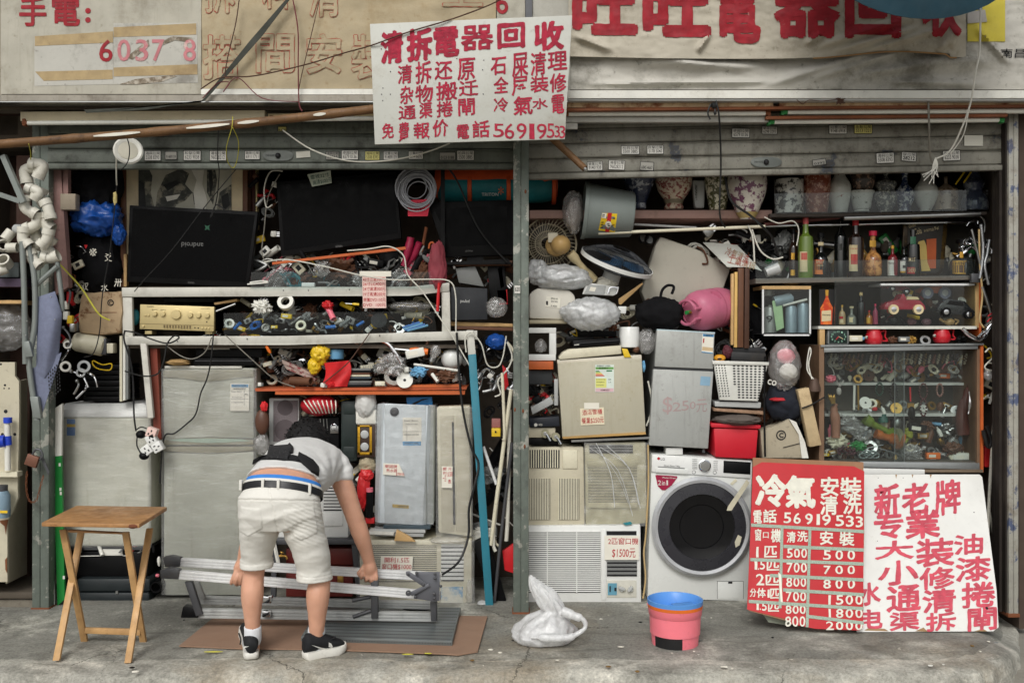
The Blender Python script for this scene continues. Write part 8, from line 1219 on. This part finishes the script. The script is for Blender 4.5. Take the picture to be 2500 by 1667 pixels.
for i in range(54):
 u=(i+.5)/54;p=top[0]*(1-u)+top[1]*u+Vector((0,-.001,-.013));b.f([b.v(p+Vector((.0026*math.cos(a*1.0472),0,.0034*math.sin(a*1.0472))))for a in range(6)])
b.build('hole',pt,0)
wp=T('folded_platform','folded aluminium work platform the bending man is gripping','platform',P(740,1520,-.6))
def rail(q0,q1,h,y0,y1,ma=mAlu,name='rail',dep=.035):
 b=B(ma);p0,p1=P(*q0,y0),P(*q1,y1);hh=h*S(y0);n=3
 for k in range(n):z0,z1_=hh*k/n+.001,hh*(k+1)/n-.001;b.prism([p0-Vector((0,0,z0)),p1-Vector((0,0,z0)),p1-Vector((0,0,z1_)),p0-Vector((0,0,z1_))],(0,dep,0),.0015)
 b.prism([p0-Vector((0,-.004,0)),p1-Vector((0,-.004,0)),p1-Vector((0,-.004,hh)),p0-Vector((0,-.004,hh))],(0,dep-.006,0));b.build(name,wp)
rail((438,1363),(1075,1400),20,-.55,-.55);rail((436,1393),(1075,1446),21,-.66,-.66)
rail((470,1456),(1066,1470),18,-.46,-.46,mAluD);rail((480,1487),(1066,1496),22,-.62,-.62,mAluD)
b=B(mGun);b.pp([(397,1360),(418,1357),(440,1362),(438,1384),(402,1384)],-.56,.045,.004);b.build('foot_cap',wp);b=B(mGun);b.pp([(390,1392),(412,1386),(438,1391),(434,1414),(392,1412)],-.67,.045,.004);b.build('foot_cap',wp);b=B(mBlack);b.pp([(446,1480),(480,1484),(484,1508),(440,1508)],-.63,.06,.006);b.build('foot_cap',wp)
b=B(mGun);b.pp([(450,1420),(468,1420),(494,1500),(478,1504)],-.64,.03,.003);b.build('strut',wp);b=B(mAluD);b.pp([(470,1420),(484,1420),(500,1460),(490,1466)],-.5,.03,.003);b.build('strut',wp)
mHg=M('hinge_grey',(104,106,112),.4,.3,dirt=.2);b=B(mHg);b.pp([(1014,1396),(1074,1396),(1072,1466),(1060,1468),(1010,1460),(1012,1446),(1034,1430),(1014,1408)],-.70,.012,.002);b.build('hinge_plate',wp)
b=B(mHg);b.pp([(990,1396),(998,1394),(1042,1424),(1038,1431),(1030,1430),(992,1404)],-.715,.01,.002);b.build('link',wp);b=B(mHg);b.pp([(1046,1424),(1050,1430),(1008,1454),(1000,1452),(1000,1446)],-.715,.01,.002);b.build('link',wp)
b=B(mGun);[b.ball(P(px,py,-.718),(.008,.006,.008),12,8)for px,py in((996,1401),(1033,1427),(997,1449),(1017,1398),(1062,1400),(1062,1411),(1060,1449),(1060,1460),(1014,1457),(1076,1430))];b.lathe([(.007,-.006),(.014,-.006),(.014,.006),(.007,.006)],P(997,1447,-.72),18,TX(90));b.build('bolt',wp)
for q in([(905,1415),(922,1413),(922,1510),(906,1510)],[(1050,1470),(1066,1470),(1066,1516),(1052,1516)]):b=B(mGun);b.pp(q,-.64,.05,.003);b.build('upright',wp)
for q in((860,1465,905,1456),(862,1505,906,1490)):b=B(mGun);b.tp([(q[0],q[1],-.62),(q[2],q[3],-.62)],5,8);b.build('brace',wp)
for q in((640,1456,662,1472),(640,1492,660,1506)):b=B(mChrome);b.bx(*q,-.65,.04,.002);b.build('clamp',wp)
cable('cable','black cable lying under the folded platform',[(860,1462,-.4),(900,1480,-.4),(960,1476,-.4),(1000,1488,-.4),(1060,1486,-.4)],3,mCab)
# === the bending man
mSkin=M('skin',(208,158,132),.5,var=.08,vs=5,dirt=.12,dcol=(176,112,90),ds=14,sub=.1,bump=.12,bs=220);mShirt=M('tee_shirt',(216,216,213),.85,var=.05,bump=.12,bs=300);mShort=M('shorts_cloth',(220,218,210),.85,var=.05,dirt=.12,dcol=(150,140,124),bump=.15,bs=300);mHair=M('hair',(14,12,12),.75,var=.3,bump=.8,bs=160)
mn=T('person','man in a white tee shirt and pale shorts bending over to grip the folded platform','person',P(690,1612,-1.0))
def loft(bm_pts,seg=20):
 "closed tapered limb through (centre, rx, ry) rings that lie across the path; returned as a builder"
 return bm_pts
def limb(b,pts,rad,seg=18,k=5,flat=None):
 ps=spline([Vector(p)for p in pts],k);rs=[v.x for v in spline([Vector((r,0,0))for r in rad],k)]
 b.tube([ps[0]-(ps[1]-ps[0]).normalized()*rs[0]*.35]+ps+[ps[-1]+(ps[-1]-ps[-2]).normalized()*rs[-1]*.35],[rs[0]*.6]+rs+[rs[-1]*.6],seg)
def rings(b,rr,seg=28,cap=True):
 "rr: [(centre, axis_u, axis_v)] elliptical rings"
 R_=[[b.v(c+u*math.cos(2*math.pi*k/seg)+w*math.sin(2*math.pi*k/seg))for k in range(seg)]for c,u,w in rr]
 for p,q in zip(R_,R_[1:]):
  for k in range(seg):b.f([p[k],p[(k+1)%seg],q[(k+1)%seg],q[k]])
 if cap:b.f(R_[0][::-1]);b.f(R_[-1])
def remesh(b,name,parent,voxel,smooth=6,wrinkle=None):
 me=bpy.data.meshes.new('t');bmesh.ops.recalc_face_normals(b.bm,faces=b.bm.faces[:]);mats=b.mats;b.bm.to_mesh(me);b.bm.free();o=bpy.data.objects.new('t',me);COL.objects.link(o)
 m=o.modifiers.new('r','REMESH');m.mode='VOXEL';m.voxel_size=voxel;s=o.modifiers.new('s','SMOOTH');s.factor=.5;s.iterations=smooth
 bpy.context.view_layer.update();r=bpy.data.meshes.new_from_object(o.evaluated_get(bpy.context.evaluated_depsgraph_get()));bpy.data.objects.remove(o);bpy.data.meshes.remove(me)
 out=B(mats[0]);vs=[]
 for v in r.vertices:
  p=v.co.copy()
  if wrinkle:p+=v.normal*wrinkle(p)
  vs.append(out.v(p))
 for q in r.polygons:out.f([vs[i]for i in q.vertices])
 bpy.data.meshes.remove(r);return out.build(name,parent,180)
a_=Vector((0,.45,.89));wd=Vector((0,-.102,.052));uw=Vector((.176,0,-.012));c0=P(678,1183,-1.215)-wd
def ring_at(bk,hw,w,du=-.008):w=Vector(w);return(P(*bk)-w,Vector((hw,0,du)),w)
b=B(mSkin)
limb(b,[P(617,1590,-1.0),P(617,1545,-1.03),P(616,1500,-1.04),P(616,1448,-1.045),P(621,1392,-1.03),P(640,1315,-1.06),P(655,1235,-1.07)],[.034,.034,.041,.054,.05,.06,.06])
limb(b,[P(773,1590,-1.0),P(773,1548,-1.03),P(774,1505,-1.045),P(776,1455,-1.05),P(779,1408,-1.04),P(762,1318,-1.07),P(730,1235,-1.07)],[.034,.035,.043,.056,.052,.06,.06])
rings(b,[(c0-a_*.2+Vector((0,.05,0)),Vector((.12,0,0)),Vector((0,-.05,.01))),(c0-a_*.1+Vector((0,.03,0)),Vector((.15,0,0)),Vector((0,-.07,.02))),(c0,uw*.95,wd*.95),(c0+a_*.05,uw*.93,wd*.95),ring_at((684,1144,-1.13),.165,(0,-.085,.07)),ring_at((702,1120,-1.0),.16,(0,-.06,.1)),ring_at((725,1095,-.82),.165,(0,-.03,.11)),ring_at((745,1078,-.62),.19,(0,0,.1)),ring_at((752,1088,-.48),.1,(0,.04,.06)),ring_at((750,1095,-.42),.055,(0,.04,.04))])
hd=P(745,1072,-.5)+Vector((0,.05,-.02));b.ball(hd,(.078,.1,.098),24,16);b.ball(hd+Vector((0,.1,-.03)),(.012,.02,.016),10,8);[b.ball(hd+Vector((k*.08,0,-.01)),(.012,.02,.03),10,8)for k in(-1,1)];limb(b,[P(750,1100,-.56),hd],[.06,.055],14,2)
limb(b,[P(818,1135,-.62),P(842,1195,-.66),P(861,1248,-.67),P(881,1305,-.66),P(896,1352,-.63),P(902,1374,-.62)],[.057,.053,.047,.045,.034,.03])
limb(b,[P(668,1140,-.62),P(640,1205,-.66),P(624,1262,-.68),P(606,1320,-.66),P(594,1362,-.64),P(590,1376,-.64)],[.05,.047,.042,.04,.03,.027])
limb(b,[P(901,1368,-.62),P(903,1384,-.62),P(904,1396,-.615)],[.028,.036,.034],16,4);b.ball(P(911,1392,-.615),(.026,.024,.028),14,10)
for i,(bx_,kx,ky,tx,ty)in enumerate(((889,884,1408,882,1411),(899,896,1415,893,1417),(909,908,1418,905,1419),(918,919,1415,916,1417))):limb(b,[P(bx_,1394+i,-.625),P(kx,ky-4,-.64),P(kx-1,ky,-.62),P(tx,ty,-.575),P(tx,ty-8,-.545)],[.0105,.0105,.0095,.009,.0075],10,4)
limb(b,[P(890,1380,-.625),P(882,1391,-.635),P(875,1399,-.635),P(880,1406,-.62)],[.0125,.012,.0105,.009],10,4)
limb(b,[P(592,1368,-.64),P(587,1382,-.64),P(584,1394,-.64)],[.027,.033,.03],16,4)
for p_ in([(577,1392,-.66),(570,1406,-.67),(565,1420,-.665),(564,1426,-.65)],[(583,1398,-.66),(578,1412,-.675),(576,1424,-.66),(578,1428,-.63)],[(589,1398,-.655),(588,1412,-.67),(587,1424,-.655),(588,1426,-.62)],[(596,1394,-.645),(597,1408,-.655),(597,1418,-.64),(597,1420,-.61)],[(594,1378,-.62),(604,1388,-.6),(606,1398,-.585)]):limb(b,[P(*q)for q in p_],[.0115,.0105,.0095,.008][:len(p_)]if len(p_)==4 else[.0125,.011,.009],10,4)
body=remesh(b,'body',mn,.0052,3,lambda p:.0015*mnoise.noise(p*30))
def proj(p):d=D0+p.y;return 1250+p.x*F/d,HOR+(H-p.z)*F/d
def inpoly(x,y,q):
 r=False
 for(a,c),(d,e)in zip(q,q[1:]+q[:1]):
  if(c>y)!=(e>y)and x<(d-a)*(y-c)/(e-c)+a:r=not r
 return r
PK=([(692,1244),(728,1243),(766,1236),(775,1300),(735,1318),(700,1292)],[(588,1236),(600,1241),(636,1242),(641,1288),(606,1308),(586,1296)])
def wr_short(p):
 x,y=proj(p);q=Vector((p.x*14,p.y*8,p.z*20));h=.0016*mnoise.fractal(q,.8,2,4)
 h+=.002*(1-abs(mnoise.noise(Vector((x*.012+y*.03,y*.012-x*.012,4))))*3.4)*min(1,max(0,(y-1200)/60))
 if p.y<-1.1:
  for k,g in enumerate(PK):
   if inpoly(x,y,g):h+=.0035
  if abs(y-(1221+(x-680)*.02))<1.6 or(y<1300 and abs(x-(657+max(0,y-1200)*.22))<1.8):h-=.004
  if x>690 and y>1215:h+=.0022*math.sin(y*.62-x*.26+2*mnoise.noise(Vector((x*.03,y*.03,2))))*min(1,(x-690)/40)*max(0,1-abs(y-1275)/70)
 return h
b=B(mShort)
rings(b,[(c0-a_*.0+a_*.03,uw*1.0,wd*1.02),(c0,uw*1.02,wd*1.06),(P(681,1215,-1.13),Vector((.192,0,0)),Vector((0,-.125,.02))),(P(684,1255,-1.12),Vector((.197,0,0)),Vector((0,-.13,0))),(P(684,1288,-1.1),Vector((.185,0,0)),Vector((0,-.11,0)))],40)
def rl(pts):rings(b,[(P(px,py,y),Vector((hw*S(y),0,0)),Vector((0,-dp,0)))for px,py,y,hw,dp in pts],30)
rl([(636,1255,-1.11,50,.11),(633,1300,-1.09,47,.1),(628,1340,-1.06,39,.085),(626,1366,-1.04,36,.078),(626,1383,-1.03,35,.074)]);rl([(732,1255,-1.11,52,.11),(746,1310,-1.09,50,.1),(760,1350,-1.07,45,.09),(766,1390,-1.05,40,.08),(767,1414,-1.04,38,.076)])
for px,py,y,hw in((626,1374,-1.035,35.5),(767,1404,-1.045,39)):
 for k,(dy,dr)in enumerate(((-9,1),(0,2.5),(7,2))):b.tube([P(px,py+dy,y)+Vector(((hw+dr)*S(y)*math.cos(t*.2618),.078*math.sin(t*.2618),0))for t in range(25)],.007,8)
shorts=remesh(b,'shorts',mn,.005,3,wr_short)
def band(name,t0,t1,g,ma,du=1.0,seg=48):
 b=B(ma);rr=[(c0+a_*t,uw*k*du,wd*k)for t,k in((t0,g-.02),(t0,g),(t1,g),(t1,g-.02))];rings(b,rr,seg,False);return b.build(name,mn,60)
band('belt',-.017,.017,1.085,M('belt_leather',(24,24,26),.4));band('waistband',.0165,.03,1.06,mShort);band('underwear',.026,.05,1.0,M('underwear_blue',(58,128,206),.8))
for px,y0,y1 in((641,1170,1201),(679,1172,1203),(756,1181,1208),(587,1172,1196)):
 b=B(mShort if px!=679 else mShort);yy=c0.y+wd.y*1.1*math.sqrt(max(.03,1-((X(px,-1.2)-c0.x)/.195)**2))-.008;b.pp([(px-3.4,y0),(px+3.4,y0),(px+2.6,y1),(px-4.2,y1)],yy,.02,.002);b.build('belt_loop',mn)
def wr_shirt(p):
 x,y=proj(p);h=.002*mnoise.fractal(p*9,.8,2,4)
 r=math.hypot(x-812,y-1165);h+=.0024*math.sin(math.atan2(y-1165,x-812)*13+r*.02)*math.exp(-((r-45)/40)**2)
 h+=.0022*(1-abs(mnoise.noise(Vector((x*.02,y*.05,9))))*3)*max(0,min(1,(x-690)/70))*max(0,1-abs(y-1130)/50)
 return h
b=B(mShirt)
rings(b,[ring_at((681,1138,-1.14),.176,(0,-.09,.075)),ring_at((688,1130,-1.09),.184,(0,-.078,.1)),ring_at((704,1106,-.98),.19,(0,-.05,.125)),ring_at((728,1082,-.8),.2,(0,-.02,.135)),ring_at((745,1066,-.62),.208,(0,.01,.125)),ring_at((752,1072,-.5),.16,(0,.04,.095)),ring_at((752,1082,-.44),.08,(0,.05,.06))],40)
b.ball(P(785,1160,-.9),(.05,.13,.07),20,14)
limb(b,[P(806,1118,-.6),P(828,1145,-.63),P(839,1172,-.655)],[.07,.066,.058],20,5);limb(b,[P(675,1125,-.6),P(650,1155,-.63),P(640,1180,-.65)],[.07,.066,.058],20,5)
shirt=remesh(b,'tee_shirt',mn,.0068,4,wr_shirt)
b=B(mHair);b.ball(hd+Vector((0,-.0,.012)),(.112,.115,.108),40,26,.1,6,3.2,0,.1);hair=b.build('hair',mn,70)
b=B(mHair);rdh=random.Random(4)
for i in range(420):
 th,ph=rdh.uniform(0,6.28),rdh.uniform(-.2,1.5);d=Vector((math.cos(th)*math.cos(ph),math.sin(th)*math.cos(ph),math.sin(ph)));p=hd+Vector((d.x*.108,d.y*.11,.012+d.z*.105));t=Vector((rdh.uniform(-1,1),rdh.uniform(-1,1),rdh.uniform(-1,.6))).normalized()
 b.tube([p-d*.004,p+d*.006+t*.006,p+d*.006+t*.018],[.003,.0025,.001],4)
b.build('hair_tuft',hair,70)
mPo=M('pouch_black',(24,24,26),.8,bump=.3,bs=200);mNet=M('pouch_net',(34,34,36),.7,col2=(90,90,90),c2t=.6,c2s=120)
def onb(px,py,off=.0):
 "a point on the back of the shirt seen at a photo point"
 d=(P(px,py,0)-Vector((0,-D0,H))).normalized();m=shirt.matrix_world;q=bpy.context.evaluated_depsgraph_get();inv=Vector(WORLD[mn.name])
 ok,co,no,_=shirt.ray_cast(Vector((0,-D0,H))-inv,d)
 return(co+inv+no*off)if ok else P(px,py,-1.0)
bpy.context.view_layer.update();wp_=T if 0 else None
b=B(mPo);up=[onb(px,py,.006)for px,py in((618,1122),(632,1114),(655,1111),(690,1112),(715,1112),(740,1119))];lo=[onb(px,py,.006)for px,py in((616,1132),(634,1124),(656,1123),(690,1125),(716,1126),(742,1133))]
vu=[b.v(p)for p in up];vl=[b.v(p)for p in lo];[b.f([vu[i],vu[i+1],vl[i+1],vl[i]])for i in range(5)];o_=[b.v(p-Vector((0,-.006,.006)))for p in up];l_=[b.v(p-Vector((0,-.006,.006)))for p in lo];[b.f([o_[i],l_[i],l_[i+1],o_[i+1]])for i in range(5)];[(b.f([vu[i],o_[i],o_[i+1],vu[i+1]]),b.f([vl[i],vl[i+1],l_[i+1],l_[i]]))for i in range(5)]
strap=tag(b.build('waist_pouch',None,40),'black waist pouch with a netted pocket strapped round the bending man','pouch')
b=B(mNet);ptz=[onb(px,py,.02)for px,py in((662,1094),(706,1092),(714,1098),(702,1126),(654,1122))];b.prism(ptz,(0,.02,-.03),.006);b.build('net_pocket',strap)
b=B(mPo);ptz=[onb(px,py,.016)for px,py in((702,1092),(708,1086),(716,1096),(714,1108),(704,1112))];b.prism(ptz,(0,.02,-.02),.004);b.build('clip',strap)
b=B(mPo);ptz=[onb(px,py,.016)for px,py in((728,1108),(745,1118),(762,1126),(774,1142),(770,1156),(756,1153),(740,1138),(724,1124))];b.prism(ptz,(0,.02,-.025),.005);b.build('side_pad',strap)
mSole=M('shoe_sole',(224,222,214),.5,dirt=.2);mUp=M('shoe_black',(24,25,28),.75,bump=.3,bs=300);mSw=M('shoe_white',(222,222,218),.5)
shoes=[]
def shoe(heel,toe,ank,side):
 h,t=G(*heel),G(*toe);h.z=t.z=0;d=t-h;L_=d.length;d.normalize();lt=Vector((d.y,-d.x,0));up=Vector((0,0,1))
 b=B(mSole);o=[(0,.02),(.03,.033),(.12,.037),(.35,.034),(.55,.041),(.75,.049),(.9,.043),(.97,.028),(1,.012)];ol=[h+d*(s*L_)+lt*w for s,w in o]+[h+d*(s*L_)-lt*w for s,w in o[::-1]]
 n=len(ol);R_=[[b.v(p+(p-h-d*.5*L_)*k+up*z+up*max(0,((p-h).dot(d)/L_-.8))*.06)for p in ol]for z,k in((.0,-.05),(.006,0),(.026,.02),(.036,-.01),(.036,-.2))]
 for p,q in zip(R_,R_[1:]):[b.f([p[i],p[(i+1)%n],q[(i+1)%n],q[i]])for i in range(n)]
 b.f(R_[0][::-1]);b.f(R_[-1]);b.build('shoe_sole',mn,50)
 b=B(mUp);rings(b,[(h+d*(s*L_)+up*(.032+hh*.5),lt*hw,up*hh*.5+d*k)for s,hw,hh,k in((.0,.024,.05,0),(.02,.031,.068,-.004),(.1,.036,.09,-.008),(.3,.036,.086,0),(.45,.037,.074,.01),(.6,.04,.056,.01),(.75,.043,.042,.006),(.9,.036,.03,0),(.98,.014,.016,0))],24);shoes.append(b.build('shoe',mn,80))
 b=B(M('sock',(220,222,226),.9,bump=.2,bs=240));limb(b,[h+d*(.26*L_)+up*.05,ank[0]-Vector((0,0,.0)),ank[1]],[.04,.041,.041],20,4);b.build('sock',mn,60)
 return h,d,lt,L_
q=shoe((614,1611),(604,1540),(P(617,1560,-1.02),P(617,1528,-1.03)),0);h,d,lt,L_=shoe((742,1609),(842,1588),(P(771,1565,-1.0),P(773,1535,-1.03)),1)
bpy.context.view_layer.update();b=B(mSw)
stick(b,[(760,1573),(785,1579),(804,1582),(803,1588),(786,1584)],shoes[1],mn);stick(b,[(802,1582),(802,1567),(808,1570),(812,1577),(810,1586),(803,1588)],shoes[1],mn);b.build('shoe_mark',shoes[1])
b=B(mSw);stick(b,[(592,1577),(608,1576),(600,1580),(595,1584)],shoes[0],mn);b.build('shoe_mark',shoes[0])
b=B(mUp);b.tp([(583,1545,-1.0),(588,1560,-1.02),(586,1572,-1.02)],2,6,4);b.tp([(795,1548,-1.0),(812,1552,-1.02),(819,1555,-1.02),(808,1560,-1.03)],1.6,6,4);b.build('lace',mn)
b=B(MATS['brass']);b.lathe([(.0105,-.002),(.0125,-.002),(.0125,.002),(.0105,.002)],P(897,1412,-.632),16,TX(20));b.build('finger_ring',mn)
# === beyond the right end and more clutter
hg=T('street_tree','leafy green tree beyond the right end of the shop','tree',(7.2,6,-.13));b=B(mBrown);b.tube([(7.2,6,-.13),(7.25,6,1.5),(7.1,6.1,3)],[.16,.13,.09],10,True,3);b.tube([(7.2,6,1.6),(6.6,5.8,2.9)],[.08,.04],8);b.tube([(7.2,6,1.9),(7.9,6.1,3)],[.08,.04],8);b.build('trunk',hg)
b=B(M('leaf_green',(74,106,44),.6,var=.4,vs=3));rd=random.Random(9)
for i in range(3200):
 k=rd.choice(((7.0,6,3.4,1.5),(6.4,5.6,2.9,.9),(7.9,6.2,3.1,1.1),(7.2,5.7,2.2,.8)));d=Vector((rd.gauss(0,1),rd.gauss(0,1),rd.gauss(0,1))).normalized()*k[3]*rd.random()**.4;p=Vector(k[:3])+d;u=Vector((rd.uniform(-1,1),rd.uniform(-1,1),rd.uniform(-1,1))).normalized()*.09;w=u.orthogonal().normalized()*.045;b.f([b.v(p-u),b.v(p+w),b.v(p+u),b.v(p-w)])
b.build('crown',hg,0)
vn=T('parked_van','white van parked beyond the right end of the shop','van',(5.6,3.6,-.13));b=B(mEnam);b.box(4.6,6.4,3.2,5.2,.25,1.25,.08,3);b.box(4.7,6.3,3.4,5.2,1.25,1.95,.12,3);b.build('body',vn);b=B(mScreen);b.box(4.8,6.2,3.385,3.5,1.3,1.85,.02);b.build('window',vn)
for x in(4.9,6.1):b=B(mBlack);b.lathe([(.14,-.1),(.32,-.1),(.32,.1),(.14,.1)],(x,3.35,.19),24,TX(90));b.build('wheel',vn)
b=B(M('sheet_metal',(132,134,130),.6,.2,dirt=.4));b.box(X(2489,.3),X(2640,.3),.3,.34,1.35,2.36,.01);One(b,'metal_sheet','grey sheet metal panel fixed beyond the right post','panel')
bc=T('bicycle','dark bicycle standing beyond the right post','bicycle',(3.6,1.4,-.13));wz=.19
for x in(3.05,4.1):
 b=B(mBlack);b.lathe([(.29,-.02),(.33,-.02),(.335,0),(.33,.02),(.29,.02),(.29,-.02)],(x,1.4,wz),32,TX(90));b.m(mSteel);[b.tube([(x,1.4,wz),(x+.29*math.cos(k*.5236),1.4,wz+.29*math.sin(k*.5236))],.002,4)for k in range(12)];b.build('wheel',bc)
b=B(M('bike_blue',(40,60,110),.4));[b.tube([p,q],.017,8)for p,q in(((3.05,1.4,wz),(3.2,1.4,.8)),((3.2,1.4,.7),(3.65,1.4,.25)),((3.2,1.4,.75),(3.75,1.4,.75)),((3.65,1.4,.25),(3.78,1.4,.82)),((3.65,1.4,.25),(4.1,1.4,wz)),((3.76,1.4,.72),(4.1,1.4,wz)))];b.build('frame',bc);b=B(mBlack);b.box(3.68,3.92,1.34,1.46,.82,.87,.02);b.build('saddle',bc);b=B(mSteel);b.tube([(3.1,1.15,.9),(3.2,1.3,.86),(3.2,1.5,.86),(3.1,1.65,.9)],.012,8,True,4);b.build('handlebar',bc)
rd=random.Random(12)
for i in range(46):
 px,py=rd.uniform(120,2440),rd.uniform(1500,1640);p=G(px,py,.004);s_=rd.uniform(.003,.012);b=B(rd.choice((mPaper,mPaper,mWhite,mGrey,M('leaf_dry',(120,92,50),.8),mBlack)));b.ball(p,(s_*rd.uniform(.8,1.8),s_,s_*.35),8,5,.35,i);One(b,'litter_scrap','tiny scrap of litter on the pavement','litter','litter scraps on the pavement')
for px,py,l in((280,1496,'pale paper scrap at the foot of the dark case'),(1770,1500,'crumpled white scrap by the washer on the pavement'),(1316,1490,'white scrap at the foot of the central post')):b=B(mPaper);b.ball(P(px,py,-.18),(.018,.012,.01),12,8,.4,px);One(b,'paper_scrap',l,'paper')
mix_=['cable_bundle','hook','tube','plug','screwdriver','box','pliers','bottle','switch_box','tap'];cl_=['white','cream','grey','steel','black','chrome','brown','grey','rusty','cream','black','brown','white','red','yellow']
heap('crowded behind the tools above the upper rack rail',(640,628,1070,660),.1,40,mix_,61,(24,50),cl_,.15);heap('packed along the back of the junk shelf',(640,850,1130,890),.12,46,mix_,62,(22,46),cl_,.15);heap('stacked in the corner behind the striped bundle',(735,965,870,1015),.12,16,mix_,63,(24,44),cl_,.1)
heap('hung on the dark wall beside the tilted television',(606,430,680,640),.1,16,mix_,64,(22,44),cl_,.1);heap('jammed between the central post and the window units',(1294,905,1356,1010),.08,14,mix_,65,(22,40),cl_,.1);heap('piled under the labelled cream appliance',(1362,785,1520,835),.1,22,mix_,66,(22,46),cl_,.1);heap('wedged around the white tub',(1530,740,1800,800),.12,20,mix_,67,(24,50),cl_,.1)
heap('strung along the back of the bottle shelf',(1850,590,2380,665),.28,40,['bottle','bottle','tube','box','bulb'],68,(30,56),['brown','cream','green','grey','brass','steel'],.08);heap('arranged behind the toy cars',(2155,705,2375,790),.12,22,['box','bulb','tube','disc','bottle'],69,(18,34),cl_,.06)
heap('displayed on the floor of the glass cabinet',(2020,1090,2380,1122),.1,44,['tape_roll','box','bottle','tube','bulb','wad'],70,(16,34),['cream','white','grey','brass','brown','clear','steel','clear'],.2);heap('standing on the lower rail of the glass cabinet',(2080,985,2340,1005),.14,18,['bottle','box','disc','tape_roll','bulb'],71,(16,30),['cream','white','grey','brass','brown','steel'],.1);heap('standing on the upper rail of the glass cabinet',(2020,905,2370,930),.18,22,['bottle','box','disc','bulb'],72,(16,30),['cream','white','grey','brass','brown','steel','orange'],.1)
heap('lying at the foot of the left bay',(190,1335,375,1350),.0,8,mix_,73,(18,36),cl_,.05);heap('dangling in the left wall clutter',(145,600,200,860),-.04,22,mix_,74,(20,42),cl_,.06);heap('hanging at the far right wall',(2400,560,2438,1000),.05,18,mix_,75,(22,46),cl_,.1)
heap('crowded together at the back of the glass cabinet',(2020,1030,2375,1090),.14,40,['bottle','bulb','box','wad','bottle','tube'],81,(24,44),['cream','white','clear','brass','brown','pale blue','clear','steel','pink'],.12)
heap('hung thickly below the top rail of the glass cabinet',(2020,880,2375,905),.12,30,['hook','cable_bundle','cable_bundle','bulb'],82,(20,34),['cream','white','brown','brass','steel','pink'],.08)
heap('scattered over the top of the wrapped fridge',(480,820,640,845),.1,12,mix_,83,(20,40),cl_,.1);heap('tucked behind the tent bag and the square television',(1060,640,1250,690),.1,14,mix_,84,(24,46),cl_,.08);heap('lodged between the drill case and the water heater',(838,1120,925,1280),.1,14,mix_,85,(22,46),cl_,.08);heap('tangled above the pale battens',(1700,560,1860,660),.18,18,mix_,86,(24,50),cl_,.1);heap('stuffed behind the gas bottle and the battens',(1760,690,1870,870),.16,18,mix_,87,(24,48),cl_,.1);heap('crammed beside the red bag and the flask',(750,1060,870,1180),.16,14,mix_,88,(24,48),cl_,.1)
